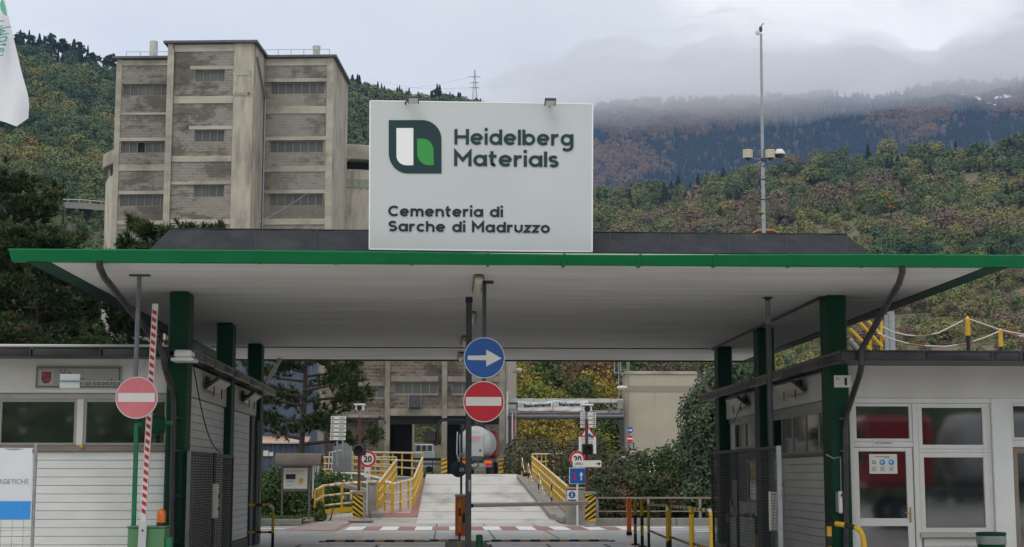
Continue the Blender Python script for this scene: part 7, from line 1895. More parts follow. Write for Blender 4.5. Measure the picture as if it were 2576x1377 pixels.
# orange roll-over frame of a machine parked behind the canopy
MYo = 62.0
a = [PY(x, y, MYo) for x, y in ((1888, 600), (1897, 584), (1908, 580), (1944, 580), (1954, 584), (1962, 600))]
t = thing('site_machine', 'orange cage of a lifting machine just showing above the canopy roof', 'machine', (a[2].x + .3, MYo, 0))
M['dull_orange'] = mk('dull_orange_paint', (.48, .17, .04), .5)
mb = MB(); mb.tube(a + [PY(1888, 600, MYo)], .045, 8); mb.build('cab_frame', M['dull_orange'], t)
mb = MB(); q0 = PY(1930, 606, MYo + .3); mb.bar(q0, (PY(1937, 900, MYo).x, MYo + 1.2, 1.6), .35); mb.build('boom', M['orange'], t)
mb = MB(); mb.tube([PY(1894, 586.5, MYo), PY(1958, 586.5, MYo)], .03, 6); mb.tube([PY(1912, 581, MYo), PY(1912, 600, MYo)], .03, 6); mb.tube([PY(1942, 581, MYo), PY(1942, 600, MYo)], .03, 6); mb.build('window_bar', M['black'], t)
mb = MB(); mb.box((a[0].x + .05, MYo + .0, .6), (a[-1].x - .05, MYo + 2.5, 2.0), .12); mb.build('body', M['orange'], t)
for x in (a[0].x, a[-1].x):
    for y in (MYo + .3, MYo + 2):
        mb = MB(); mb.lathe((x, y, .5), [(0, -.2), (.5, -.2), (.5, .2), (0, .2)], 18, 0, 'x'); mb.build('wheel', M['rubber'], t)
# electricity pylon on the ridge
PYN = 1080.0
t0, b0 = PY(1194, 177, PYN), PY(1194, 262, PYN)
t = thing('electricity_pylon', 'thin lattice electricity pylon on the wooded ridge left of the name board', 'pylon', b0)
H = t0.z - b0.z + 6; zb_ = b0.z - 6
def ww(f): return 2.6 * (1 - f) ** 1.3 + .25
for sx in (-1, 1):
    for sy in (-1, 1):
        mb = MB(); mb.tube([(b0.x + sx * ww(f), PYN + sy * ww(f), zb_ + H * f) for f in (0, .25, .5, .75, 1)], .16, 4); mb.build('leg', M['rust_steel'] if 'rust_steel' in M else M['brown_pole'], t)
mb = MB(); nB = 12
for k in range(nB):
    f0, f1 = k / nB, (k + 1) / nB
    mb.bar((b0.x - ww(f0), PYN, zb_ + H * f0), (b0.x + ww(f1), PYN, zb_ + H * f1), .16); mb.bar((b0.x + ww(f0), PYN + .2, zb_ + H * f0), (b0.x - ww(f1), PYN + .2, zb_ + H * f1), .16)
mb.build('lattice', M['brown_pole'], t, kind='stuff')
for f, w in ((.58, 3.6), (.70, 3.0), (.84, 4.2)):
    mb = MB(); mb.bar((b0.x - w, PYN, zb_ + H * f), (b0.x + w, PYN, zb_ + H * f), .3, .35); mb.build('cross_arm', M['brown_pole'], t)
for k, f in enumerate((.58, .84)):
    a = Vector((b0.x - 3.4, PYN, zb_ + H * f)); b = PY(930, 200 + 22 * k, PYN + 60); mb = MB(); mb.tube([a.lerp(b, i / 8) + Vector((0, 0, -3.5 * math.sin(math.pi * i / 8))) for i in range(9)], .07, 4)
    tag(mb.build('power_line', M['galv']), ('lower', 'upper')[k] + ' power line running left from the lattice pylon', 'power line', 'power lines at the pylon')
# flag hanging into the top left corner
FLY = 17.0
t = thing('flag', 'white flag with mirrored green lettering hanging in the top left corner', 'flag', PY(20, 300, FLY))
E_ = [(8, -60), (14, 0), (22, 40), (40, 120), (56, 190), (68, 235), (70, 262), (66, 290)]
def flag_pt(u, v, off=0.0):
    """u across from the hidden hoist side to the free edge, v down"""
    k = v * (len(E_) - 1); i = min(int(k), len(E_) - 2); f = k - i
    ex = E_[i][0] * (1 - f) + E_[i + 1][0] * f; ey = E_[i][1] * (1 - f) + E_[i + 1][1] * f
    lx, ly = -130 + 25 * v, -60 + 320 * v
    x = lx + (ex - lx) * u; y = ly + (ey - ly) * u
    if v > .82: y += (v - .82) / .18 * 34 * (1 - abs(u - .86) / .86) if u < .86 else (v - .82) / .18 * 34 * (1 - (u - .86) / .14 * .9)
    p = PY(x, y, FLY); p.y += .06 * math.sin(u * 11 + v * 2.2) * (.4 + .6 * v) + .10 * (u - .5) * v - off
    return p
mb = MB(); N, K = 30, 30
g = [flag_pt(i / N, j / K) for j in range(K + 1) for i in range(N + 1)]
M['flag'] = mk('white_flag_cloth', (.74, .76, .80), .7)
mb.add(g, [(j * (N + 1) + i, (j + 1) * (N + 1) + i, (j + 1) * (N + 1) + i + 1, j * (N + 1) + i + 1) for j in range(K) for i in range(N)], 0, True); mb.build('cloth', M['flag'], t)
M['flag_print'] = mk('faded_teal_flag_print', (.16, .36, .36), .7)
M['flag_leaf'] = mk('green_flag_print', (.14, .44, .32), .7)
zF = zc(0, 0, 1.449)
def on_flag(p, off=.004):
    """lay a point of the picture plane onto the waving cloth"""
    return Vector((p.x, p.y - off - .11, p.z))
def flag_text(body, x0, y0, x1, y1, cap):
    a, b = PY(*zF(x0, y0), FLY), PY(*zF(x1, y1), FLY); dd = (b - a); up_ = Vector((-1, 0, -.28)).normalized() * -1
    upv = Vector((-.96, 0, -.20)).normalized()
    f = lambda p0, d, tt, q, y: p0 + d * tt + upv * q + Vector((0, -y - .13, 0))
    stroke_text('print_lettering', body, M['flag_print'], t, a, b, cap, .17, .09, .001, fn=f)
flag_text('Heidelberg', 42, 125, 100, 560, .085) if False else None
flag_text('Hei', 40, 128, 24, 212, .16)
flag_text('Mater', 78, 160, 30, 335, .15)
mb = MB(); P_ = [PY(*zF(x, y), FLY) for x, y in ((28, 12), (40, 30), (50, 65), (56, 108), (40, 100), (24, 75), (18, 45))]
mb.prism([(p.x, p.z) for p in P_], FLY - .135, FLY - .134); mb.build('print_leaf', M['flag_leaf'], t)
# ------------------------------------------------------------------ noise for the land
def vnoise(x, y, seed=0):
    x, y = np.asarray(x, float), np.asarray(y, float)
    xi, yi = np.floor(x).astype(np.int64), np.floor(y).astype(np.int64); xf, yf = x - xi, y - yi
    def h(a, b):
        n = (a * 374761393 + b * 668265263 + seed * 982451653) & 0x7fffffff
        n = ((n ^ (n >> 13)) * 1274126177) & 0x7fffffff
        return ((n ^ (n >> 16)) & 0xffff) / 65535.0
    u, v = xf * xf * (3 - 2 * xf), yf * yf * (3 - 2 * yf)
    return (h(xi, yi) * (1 - u) + h(xi + 1, yi) * u) * (1 - v) + (h(xi, yi + 1) * (1 - u) + h(xi + 1, yi + 1) * u) * v
def fbm(x, y, seed=0, o=4): return sum(vnoise(x * 2 ** k, y * 2 ** k, seed + k) * .5 ** k for k in range(o)) / sum(.5 ** k for k in range(o)) - .5
def az_of(px): return YAW + math.atan((px - CXP) / FPX / math.cos(PIT))
class Hill:
    """land in polar form round the valley: rises from e0 to a ridge profile"""
    def __init__(s, r0, rs, e0, ridge, power, namp, nfreq, seed):
        s.r0, s.rs, s.e0, s.p, s.namp, s.nf, s.seed = r0, rs, e0, power, namp, nfreq, seed
        s.ax = [az_of(x) for x, _ in ridge]; s.ey = [1197 - y for _, y in ridge]
    def z(s, az, r):
        az, r = np.asarray(az, float), np.asarray(r, float)
        e1 = np.interp(az, s.ax, s.ey); e0 = np.interp(az, s.ax, [s.e0] * len(s.ax)) if not isinstance(s.e0, list) else np.interp(az, s.ax, s.e0)
        t = np.clip((r - s.r0) / (s.rs - s.r0), 0, 1.25)
        e = np.where(t <= 1, e0 + (e1 - e0) * np.clip(t, 0, 1) ** s.p, e1 - (t - 1) * 900)
        x, y = r * np.sin(az), r * np.cos(az)
        return EYE + e * r / FPX + s.namp * r * fbm(x * s.nf / s.rs * 10, y * s.nf / s.rs * 10, s.seed) * np.clip(t * 3, 0, 1)
    def mesh(s, name, mat, a0, a1, na, nr, rmul=1.2, skirt=.62):
        A = np.linspace(az_of(a0), az_of(a1), na); Rr = s.r0 + (s.rs * rmul - s.r0) * np.linspace(0, 1, nr) ** 1.3
        AA, RR = np.meshgrid(A, Rr); Z = s.z(AA, RR)
        RR[0] *= skirt; Z[0] = -2.0
        V = np.stack([RR * np.sin(AA), RR * np.cos(AA), Z], -1).reshape(-1, 3)
        F = [(j * na + i, j * na + i + 1, (j + 1) * na + i + 1, (j + 1) * na + i) for j in range(nr - 1) for i in range(na - 1)]
        me = bpy.data.meshes.new(name); me.from_pydata(V.tolist(), [], F); me.polygons.foreach_set('use_smooth', [True] * len(F)); me.update()
        o = link(name, me, mat, (0, 0, 0)); o['kind'] = 'structure'; return o
M['forest_floor'] = mk('forest_floor', (.085, .085, .035), .95, col2=(.12, .085, .05), scale=.02, amount=.9)
M['scrub_floor'] = mk('scrub_floor', (.165, .12, .085), .95, col2=(.12, .125, .045), scale=.05, amount=.9, col3=(.22, .175, .14), scale3=.09, amount3=.6)
M['far_floor'] = mk('far_forest_floor', (.03, .034, .03), .95, col2=(.09, .055, .03), scale=.006, amount=.9)
lh = Hill(170, 1000, [14] * 12, [(-900, 150), (-300, 165), (40, 168), (150, 178), (285, 212), (500, 215), (700, 215), (870, 232), (1000, 252), (1130, 262), (1200, 282), (1240, 330)], .42, .006, 1.6, 3)
lh.ax += [az_of(1275), az_of(1310)]; lh.ey += [420, 20]; lh.e0 = [14] * 12 + [10, 0]
rh = Hill(152, 900, 14, [(1000, 570), (1250, 555), (1495, 506), (1600, 492), (1750, 478), (1900, 462), (2050, 440), (2150, 430), (2300, 424), (2576, 414), (3100, 404), (3600, 412)], .62, .010, 1.8, 9)
fm = Hill(2300, 3700, 520, [(900, 440), (1240, 360), (1400, 290), (1490, 264), (1700, 258), (2000, 254), (2300, 249), (2576, 243), (3100, 240), (3700, 240)], 1.0, .012, 2.2, 21)
lh.mesh('left_hill', M['forest_floor'], -1000, 1312, 110, 44, 1.2, .97)
rh.mesh('right_hill', M['scrub_floor'], 1000, 3600, 100, 50, 1.2, .97)
fm.mesh('far_mountain', M['far_floor'], 900, 3700, 110, 40)

# ------------------------------------------------------------------ foliage
def fol_mat(name, stops, rough=.75, pos=None, trans=.12, isl=(.7, 1.3), patch=.011):
    """leaf colour picked per tree (random), with light and dark clumps by position"""
    m = bpy.data.materials.new(name); m.use_nodes = True
    n, l = m.node_tree.nodes, m.node_tree.links; b = n['Principled BSDF']
    b.inputs['Roughness'].default_value = rough; b.inputs['Specular IOR Level'].default_value = .2
    oi = n.new('ShaderNodeObjectInfo'); r = n.new('ShaderNodeValToRGB'); r.color_ramp.interpolation = 'LINEAR'
    els = r.color_ramp.elements
    els[0].position, els[0].color = stops[0][0], (*stops[0][1], 1); els[1].position, els[1].color = stops[-1][0], (*stops[-1][1], 1)
    for p, c in stops[1:-1]:
        e_ = els.new(p); e_.color = (*c, 1)
    g = n.new('ShaderNodeNewGeometry')
    if pos is None:
        t = n.new('ShaderNodeTexNoise'); t.inputs['Scale'].default_value = patch; t.inputs['Detail'].default_value = 3
        mr = n.new('ShaderNodeMapRange'); mr.inputs['From Min'].default_value = .32; mr.inputs['From Max'].default_value = .68
        l.new(oi.outputs['Location'], t.inputs['Vector']); l.new(t.outputs['Fac'], mr.inputs['Value'])
        ma = n.new('ShaderNodeMixRGB'); ma.inputs['Fac'].default_value = .42; l.new(mr.outputs['Result'], ma.inputs['Color1']); l.new(oi.outputs['Random'], ma.inputs['Color2']); l.new(ma.outputs['Color'], r.inputs['Fac'])
    else:
        t = n.new('ShaderNodeTexNoise'); t.inputs['Scale'].default_value = pos; t.inputs['Detail'].default_value = 5
        mr = n.new('ShaderNodeMapRange'); mr.inputs['From Min'].default_value = .3; mr.inputs['From Max'].default_value = .7
        l.new(g.outputs['Position'], t.inputs['Vector']); l.new(t.outputs['Fac'], mr.inputs['Value']); l.new(mr.outputs['Result'], r.inputs['Fac'])
    hv = n.new('ShaderNodeHueSaturation'); mv = n.new('ShaderNodeMapRange'); mv.inputs['To Min'].default_value = isl[0]; mv.inputs['To Max'].default_value = isl[1]
    l.new(g.outputs['Random Per Island'], mv.inputs['Value']); l.new(mv.outputs['Result'], hv.inputs['Value']); l.new(r.outputs['Color'], hv.inputs['Color'])
    l.new(hv.outputs['Color'], b.inputs['Base Color'])
    b.inputs['Subsurface Weight'].default_value = 0
    tr = n.new('ShaderNodeBsdfTranslucent'); l.new(hv.outputs['Color'], tr.inputs['Color'])
    mx = n.new('ShaderNodeMixShader'); mx.inputs['Fac'].default_value = trans
    l.new(b.outputs[0], mx.inputs[1]); l.new(tr.outputs[0], mx.inputs[2]); l.new(mx.outputs[0], n['Material Output'].inputs['Surface'])
    return m
def unit(v): return v / np.maximum(np.linalg.norm(v, axis=-1, keepdims=True), 1e-9)
def cards(P, Nrm, size, g, aspect=1.0):
    """leaf cards: quads at P facing about Nrm"""
    n = len(P); t = unit(np.cross(Nrm, g.normal(size=(n, 3)))); b = np.cross(Nrm, t)
    s = np.asarray(size).reshape(-1, 1) * np.ones((n, 1))
    V = np.stack([P - t * s * aspect - b * s * .5, P + t * s * aspect * .2 - b * s, P + t * s * aspect + b * s * .3, P - t * s * aspect * .3 + b * s], 1).reshape(-1, 3)
    F = np.arange(4 * n).reshape(-1, 4)
    return V, F
def mesh_np(name, V, F):
    me = bpy.data.meshes.new(name); nv, nf, k = len(V), len(F), F.shape[1]
    me.vertices.add(nv); me.vertices.foreach_set('co', V.astype(np.float32).ravel())
    me.loops.add(nf * k); me.loops.foreach_set('vertex_index', F.astype(np.int32).ravel())
    me.polygons.add(nf); me.polygons.foreach_set('loop_start', np.arange(0, nf * k, k, dtype=np.int32)); me.polygons.foreach_set('loop_total', np.full(nf, k, dtype=np.int32))
    me.update(calc_edges=True); return me
def broad_crown(g, n, lobes=9, size=.07, h=1.0, w=.42, base=.18, soft=False):
    C = np.stack([g.uniform(-w * .62, w * .62, lobes), g.uniform(-w * .62, w * .62, lobes), g.uniform(base + .16, h - .16, lobes)], 1)
    C[0] = (0, 0, h - .2); C[1] = (0, 0, h * .55)
    Rl = g.uniform(.15, .25, lobes) * (w / .42)
    k = g.integers(0, lobes, n); d = unit(g.normal(size=(n, 3))); d[:, 2] = np.where(d[:, 2] < -.5, -d[:, 2], d[:, 2])
    if soft:
        Rl = Rl * g.uniform(.5, 1.1, lobes); P = C[k] + d * (Rl[k] * g.uniform(.1, 1.55, n) ** .7)[:, None] * np.array([1, 1, 1.15])
        return cards(P, unit(d + np.array([0, 0, .2]) + g.normal(size=(n, 3)) * .6), size * g.uniform(.5, 1.3, n), g)
    P = C[k] + d * (Rl[k] * g.uniform(.80, 1.04, n))[:, None]
    return cards(P, unit(d + np.array([0, 0, .25]) + g.normal(size=(n, 3)) * .28), size * g.uniform(.6, 1.3, n), g)
def conifer_crown(g, n, size=.05, w=.2):
    z = g.uniform(.08, 1, n) ** .8; tier = np.floor(z * 11) / 11; f = (z - tier) * 11
    r = w * (1.04 - z) * (1.1 - .45 * f) * np.sqrt(g.uniform(.25, 1, n)); a = g.uniform(0, 2 * np.pi, n)
    P = np.stack([r * np.cos(a), r * np.sin(a), z], 1); N = unit(np.stack([np.cos(a), np.sin(a), np.full(n, .9)], 1) + g.normal(size=(n, 3)) * .35)
    return cards(P, N, size * g.uniform(.6, 1.3, n) * (1.15 - .6 * z), g)
def pine_crown(g, n, size=.05):
    lob = 9; C = np.stack([g.uniform(-.17, .17, lob), g.uniform(-.17, .17, lob), g.uniform(.42, .93, lob)], 1); C[0] = (0, 0, .93)
    R = np.stack([g.uniform(.10, .19, lob)] * 2 + [g.uniform(.05, .09, lob)], 1)
    k = g.integers(0, lob, n); d = unit(g.normal(size=(n, 3))); P = C[k] + d * R[k] * g.uniform(.4, 1.1, n)[:, None]
    return cards(P, unit(d + g.normal(size=(n, 3)) * .5), size * g.uniform(.5, 1.3, n), g)
g0 = np.random.default_rng(5)
F1 = fol_mat('hill_leaf_mixed', [(0, (.045, .085, .055)), (.25, (.085, .135, .068)), (.5, (.135, .185, .075)), (.7, (.19, .22, .085)), (.88, (.28, .265, .09)), (.96, (.19, .13, .04)), (1, (.12, .08, .045))])
F2 = fol_mat('scrub_leaf_mixed', [(0, (.055, .095, .052)), (.2, (.10, .15, .062)), (.38, (.165, .20, .075)), (.5, (.26, .25, .09)), (.62, (.22, .18, .115)), (.8, (.19, .14, .11)), (.92, (.23, .15, .10)), (1, (.36, .30, .09))])
F3 = fol_mat('dark_conifer_needles', [(0, (.018, .036, .024)), (.6, (.028, .050, .029)), (1, (.045, .068, .034))])
F4 = fol_mat('far_autumn_leaf', [(0, (.13, .095, .05)), (.4, (.26, .16, .065)), (.7, (.34, .20, .07)), (1, (.20, .17, .07))])
proto = bpy.data.collections.new('tree_kinds')
def add_proto(nm, VF, mat, trunk=True, sc=1.0):
    V, F = VF
    me = mesh_np(nm, V * sc, F); me.materials.append(mat)
    o = bpy.data.objects.new(nm, me); proto.objects.link(o); return o
for k in range(4): add_proto('a%d_broad' % k, broad_crown(g0, 950, 8, .036, 1, (.46, .40, .5, .55)[k]), F1)
for k in range(4): add_proto('b%d_scrub' % k, broad_crown(g0, 800, 6, .044, 1, (.62, .72, .55, .8)[k], .02), F2)
for k in range(3): add_proto('c%d_conifer' % k, conifer_crown(g0, 420, .052, (.24, .29, .34)[k]), F3)
for k in range(2): add_proto('d%d_autumn' % k, broad_crown(g0, 300, 7, .06, 1, (.5, .58)[k], .02), F4)
for k in range(2): add_proto('e%d_pine' % k, pine_crown(g0, 320, .05), F3)
def scatter(name, hill, n, px0, px1, kinds, weight, hfun, seed, tpow=1.0, tmax=1.0, keep=None, tmin=0.0):
    g = np.random.default_rng(seed)
    az = g.uniform(az_of(px0), az_of(px1), n); t = tmin + (tmax - tmin) * g.uniform(0, 1, n) ** tpow
    r = hill.r0 + (hill.rs - hill.r0) * t
    x, y = r * np.sin(az), r * np.cos(az); z = hill.z(az, r)
    px = CXP + FPX * math.cos(PIT) * np.tan(az - YAW)
    ok = np.ones(n, bool) if keep is None else keep(px, r, x, y, z, g)
    if hfun is not None: H = hfun(r, g, n)
    kd = weight(px, r, x, y, z, g, n)
    V = np.stack([x, y, z - .12 * H], 1)[ok]
    me = bpy.data.meshes.new(name); me.vertices.add(len(V)); me.vertices.foreach_set('co', V.astype(np.float32).ravel())
    S = (H[:, None] * np.stack([g.uniform(.8, 1.25, n), g.uniform(.8, 1.25, n), g.uniform(.8, 1.2, n)], 1))[ok]
    Rt = np.stack([g.uniform(-.06, .06, n), g.uniform(-.06, .06, n), g.uniform(0, 6.283, n)], 1)[ok]
    for nm, ty, dt in (('scl', 'FLOAT_VECTOR', S), ('rot', 'FLOAT_VECTOR', Rt)):
        at = me.attributes.new(nm, ty, 'POINT'); at.data.foreach_set('vector', dt.astype(np.float32).ravel())
    at = me.attributes.new('sort', 'INT', 'POINT'); at.data.foreach_set('value', kd[ok].astype(np.int32))
    o = bpy.data.objects.new(name, me); COL.objects.link(o); o['kind'] = 'stuff'
    ng = bpy.data.node_groups.new(name, 'GeometryNodeTree')
    ng.interface.new_socket('Geometry', in_out='INPUT', socket_type='NodeSocketGeometry'); ng.interface.new_socket('Geometry', in_out='OUTPUT', socket_type='NodeSocketGeometry')
    N, L = ng.nodes, ng.links
    gi, go = N.new('NodeGroupInput'), N.new('NodeGroupOutput')
    ci = N.new('GeometryNodeCollectionInfo'); ci.inputs['Collection'].default_value = proto; ci.inputs['Separate Children'].default_value = True; ci.inputs['Reset Children'].default_value = True
    ip = N.new('GeometryNodeInstanceOnPoints'); ip.inputs['Pick Instance'].default_value = True
    def attr(nm, ty):
        a = N.new('GeometryNodeInputNamedAttribute'); a.data_type = ty; a.inputs['Name'].default_value = nm; return a.outputs['Attribute']
    mp_ = N.new('GeometryNodeMeshToPoints')
    L.new(gi.outputs[0], mp_.inputs['Mesh']); L.new(mp_.outputs['Points'], ip.inputs['Points']); L.new(ci.outputs[0], ip.inputs['Instance'])
    L.new(attr('sort', 'INT'), ip.inputs['Instance Index']); L.new(attr('rot', 'FLOAT_VECTOR'), ip.inputs['Rotation']); L.new(attr('scl', 'FLOAT_VECTOR'), ip.inputs['Scale'])
    L.new(ip.outputs[0], go.inputs[0])
    md = o.modifiers.new('scatter', 'NODES'); md.node_group = ng
    return o
def pick(p, choices, g, n):
    return g.choice(choices, n, p=p)
def w_left(px, r, x, y, z, g, n):
    f = fbm(x / 60, y / 60, 4)
    k = g.integers(0, 4, n); con = g.integers(8, 11, n)
    return np.where((f + g.normal(0, .08, n) > .17) | (r > 960), con, k)
def w_right(px, r, x, y, z, g, n):
    f = fbm(x / 45, y / 45, 8); top = (r > 760)
    k = np.where(g.uniform(0, 1, n) < .78, g.integers(4, 8, n), g.integers(0, 4, n)); con = g.integers(8, 11, n)
    return np.where((f + g.normal(0, .1, n) > .17) | (top & (g.uniform(0, 1, n) < .6)), np.where(g.uniform(0, 1, n) < .4, con, g.integers(0, 4, n)), k)
def w_far(px, r, x, y, z, g, n):
    f = fbm(x / 330, y / 330, 31, 5); con = g.integers(8, 11, n); aut = g.integers(11, 13, n)
    return np.where(f + g.normal(0, .06, n) > .0, con, aut)
scatter('left_hill_wood', lh, 5400, -700, 1285, None, w_left, lambda r, g, n: r / FPX * g.uniform(36, 66, n) * np.where(r < 420, .85, 1.0), 41, 1.0)
clear = lambda px, r, x, y, z, g: ~((np.abs(px - 2110 + (r - 640) * .1) < 150 + 40 * np.sin(r * .05)) & (np.abs(r - 640) < 50) & (g.uniform(0, 1, len(px)) < .82)) & ~((px > 2150) & (r < 430) & (fbm(x / 14, y / 14, 77) > .12))
scatter('right_hill_scrub', rh, 9500, 1180, 3100, None, w_right, lambda r, g, n: (1.0 + r / FPX * (13 + 44 * g.uniform(0, 1, n) ** 2.6)) * np.where(r < 300, .85, 1.0), 43, .80, keep=lambda px, r, x, y, z, g: clear(px, r, x, y, z, g) & ((fbm(x / 38, y / 38, 66) > -.05) | (g.uniform(0, 1, len(px)) < .45)), tmin=.01)
scatter('far_mountain_wood', fm, 19000, 1100, 3100, None, w_far, lambda r, g, n: r / FPX * g.uniform(14, 25, n), 47, .9, tmax=1.0)

gs = np.random.default_rng(3)
mb = MB()
for (px_, py_, w_, h_, ang) in ((2478, 282, 26, 7, .35), (2502, 292, 20, 6, .3), (2528, 283, 22, 8, -.1), (2556, 280, 26, 9, .1), (2520, 301, 12, 4, .5), (2440, 270, 16, 4, .1), (2580, 296, 22, 6, 0)):
    ring = []
    for i in range(12):
        an = 2 * math.pi * i / 12; q_ = gs.uniform(.6, 1.15); dx, dy = w_ * .5 * q_ * math.cos(an), h_ * .5 * q_ * math.sin(an)
        X_, Y_ = px_ + dx * math.cos(ang) - dy * math.sin(ang), py_ + dx * math.sin(ang) + dy * math.cos(ang)
        a_ = az_of(X_); rr_ = np.linspace(2400, 3800, 400); zz_ = fm.z(np.full(400, a_), rr_); el = (zz_ - EYE) / rr_ * FPX
        j_ = int(np.argmax(el > (1197 - Y_))); r_ = float(rr_[j_]) - 12
        ring.append((r_ * math.sin(a_), r_ * math.cos(a_), float(fm.z(a_, r_)) + 9))
    mb.add(ring, [tuple(range(12))])
o = mb.build('snow_patch', mk('old_snow', (.8, .82, .85), .8)); o['kind'] = 'structure'
# single trees -------------------------------------------------------
def tree_mesh_thing(name, label, cat, loc, h, crownVF, mat, trunk_r=.02, trunk_top=.6, group=None, limbs=5, seed=1, trunk_mat='bark'):
    t = thing(name, label, cat, loc, group)
    g = random.Random(seed); mb = MB(); L = Vector(loc)
    mb.tube([L + Vector((0, 0, -.05 * h)), L + Vector((.01 * h, 0, trunk_top * .5 * h)), L + Vector((-.01 * h, .01 * h, trunk_top * h))], [trunk_r * h, trunk_r * .75 * h, trunk_r * .35 * h], 8)
    for k in range(limbs):
        a = g.uniform(0, 6.28); z0 = g.uniform(.3, .9) * trunk_top * h; ln = g.uniform(.18, .32) * h
        mb.tube([L + Vector((0, 0, z0)), L + Vector((math.cos(a) * ln * .6, math.sin(a) * ln * .6, z0 + ln * .35)), L + Vector((math.cos(a) * ln, math.sin(a) * ln, z0 + ln * .75))], [trunk_r * .45 * h, trunk_r * .3 * h, trunk_r * .1 * h], 5)
    mb.build('trunk', M[trunk_mat], t, origin=L)
    V, F = crownVF
    me = mesh_np('crown', V * h, F)
    link('crown', me, mat, L, t)
    return t
# dark pines along the left ridge
gp_ = np.random.default_rng(17)
pines = []
for k in range(3):
    a = az_of(60 + 20 * k); r = 1003; P = Vector((r * math.sin(a), r * math.cos(a), float(lh.z(a, r))))
    pines.append(tree_mesh_thing('pine_tree', 'dark pine on the skyline of the wooded left hill', 'pine tree', P, 10.5, (pine_crown if k < 2 else lambda g, n, s: conifer_crown(g, n, s, .17))(gp_, 420, .045), F3, .014, .92, 'pines on the left skyline', 4, k))
xs = list(range(-60, 290, 13)) + list(range(874, 1240, 14))
for i, x in enumerate(xs):
    a = az_of(x + gp_.uniform(-5, 5)); r = 1000 + gp_.uniform(-12, 14); P = (r * math.sin(a), r * math.cos(a), float(lh.z(a, r)) - .5)
    dup(pines[i % 3 if x < 290 else (2, 0, 2)[i % 3]], P, None, gp_.uniform(0, 6.2), float(gp_.uniform(.95, 1.75) * (1.0 if x < 290 else .8)))
# autumn trees on the slope behind the conveyor bridge
cm = {}
for nm, stops in (('gold', [(0, (.20, .19, .05)), (.4, (.32, .25, .05)), (.75, (.38, .27, .05)), (1, (.22, .15, .06))]), ('rust', [(0, (.13, .08, .05)), (.5, (.19, .12, .06)), (1, (.24, .15, .05))]), ('green', [(0, (.05, .085, .03)), (.5, (.085, .125, .035)), (1, (.13, .155, .04))]), ('lime', [(0, (.16, .19, .035)), (.5, (.24, .25, .045)), (1, (.31, .27, .05))]), ('bare', [(0, (.085, .07, .055)), (.5, (.12, .10, .075)), (1, (.10, .09, .05))])):
    cm[nm] = fol_mat('leaf_' + nm, stops, pos=.8)
words_ = {'gold': 'golden yellow', 'rust': 'rusty brown', 'green': 'dark green', 'lime': 'yellow-green', 'bare': 'thin grey-brown'}
first = {}
gt_ = np.random.default_rng(23)
spots_ = [('gold', 1345, 1150, 118, 5.2), ('gold', 1390, 1120, 124, 5.6), ('gold', 1430, 1150, 120, 4.8), ('bare', 1330, 1175, 112, 3.8), ('bare', 1470, 1165, 114, 3.8), ('lime', 1500, 1140, 118, 3.8), ('green', 1545, 1100, 125, 4.6), ('green', 1480, 1085, 132, 5.5),
          ('gold', 1310, 1010, 150, 6.0), ('lime', 1345, 1020, 145, 5.2), ('rust', 1385, 1010, 152, 6.2), ('rust', 1425, 1005, 158, 6.8), ('green', 1455, 1015, 146, 5.4), ('gold', 1500, 1005, 150, 7.0), ('gold', 1535, 1015, 147, 5.8), ('lime', 1410, 1040, 140, 4.2), ('green', 1330, 1060, 138, 5.0), ('rust', 1470, 1050, 140, 4.2), ('green', 1570, 1000, 156, 6.5), ('lime', 1605, 985, 162, 5.5), ('rust', 1650, 985, 165, 5.0), ('green', 1700, 985, 160, 6.0), ('lime', 1750, 985, 158, 6.5), ('gold', 1290, 1090, 130, 4.5), ('green', 1310, 1120, 127, 3.6), ('rust', 1440, 1100, 128, 4.6),
          ('green', 1075, 1160, 140, 7.0), ('lime', 1095, 1150, 136, 5.0), ('green', 1060, 1120, 150, 9.0), ('bare', 1105, 1120, 145, 8.0), ('green', 1210, 1120, 140, 8), ('bare', 1230, 1130, 134, 7)]
places = ['under the left banner beside the pipes', 'under the middle of the conveyor gallery', 'under the right banner', 'at the foot of the slope beside the pipe rack', 'at the foot of the slope behind the warning triangle', 'behind the stack of right-pointing boards', 'under the right end of the gallery', 'half hidden behind the right banner',
 'above the gallery next to the annex lamp', 'above the left banner', 'just above the gap between the banners', 'above the right banner', 'above the right end of the right banner', 'just left of the roof ladder, tallest of the golden ones', 'behind the roof ladder', 'peeping over the top of the two banners', 'low behind the left banner', 'low behind the right banner', 'behind the left end of the beige roof', 'over the beige roof, nearest the ladder', 'over the middle of the beige roof', 'over the right half of the beige roof', 'over the right end of the beige roof', 'beside the gate building pipes under the gallery', 'low beside the gate building pipes', 'in the shade under the gallery middle',
 'behind the pale van in the left bay', 'right of the pale van in the left bay', 'filling the left bay behind the van', 'above the guard rail in the left bay', 'behind the cab of the tanker lorry', 'seen over the tanker lorry tank']
for (nm, x, y, r, h), plc in zip(spots_, places):
    r, h = r * 1.28, h * 1.28
    a = az_of(x); q = PY(x, y, r); z = q.z - .55 * h
    P = Vector((q.x, r, z))
    if nm not in first:
        first[nm] = (tree_mesh_thing('autumn_tree', words_[nm] + ' tree ' + plc, 'tree', P, h, broad_crown(gt_, 5200, 34, .021, 1, .40, .05, True), cm[nm], .016, .7, 'trees on the slope behind the conveyor bridge', 7, 5), h)
    else: dup(first[nm][0], P, words_[nm] + ' tree ' + plc, float(gt_.uniform(0, 6.2)), float(h / first[nm][1]) * float(gt_.uniform(.9, 1.1)))
ws_ = np.random.default_rng(29)
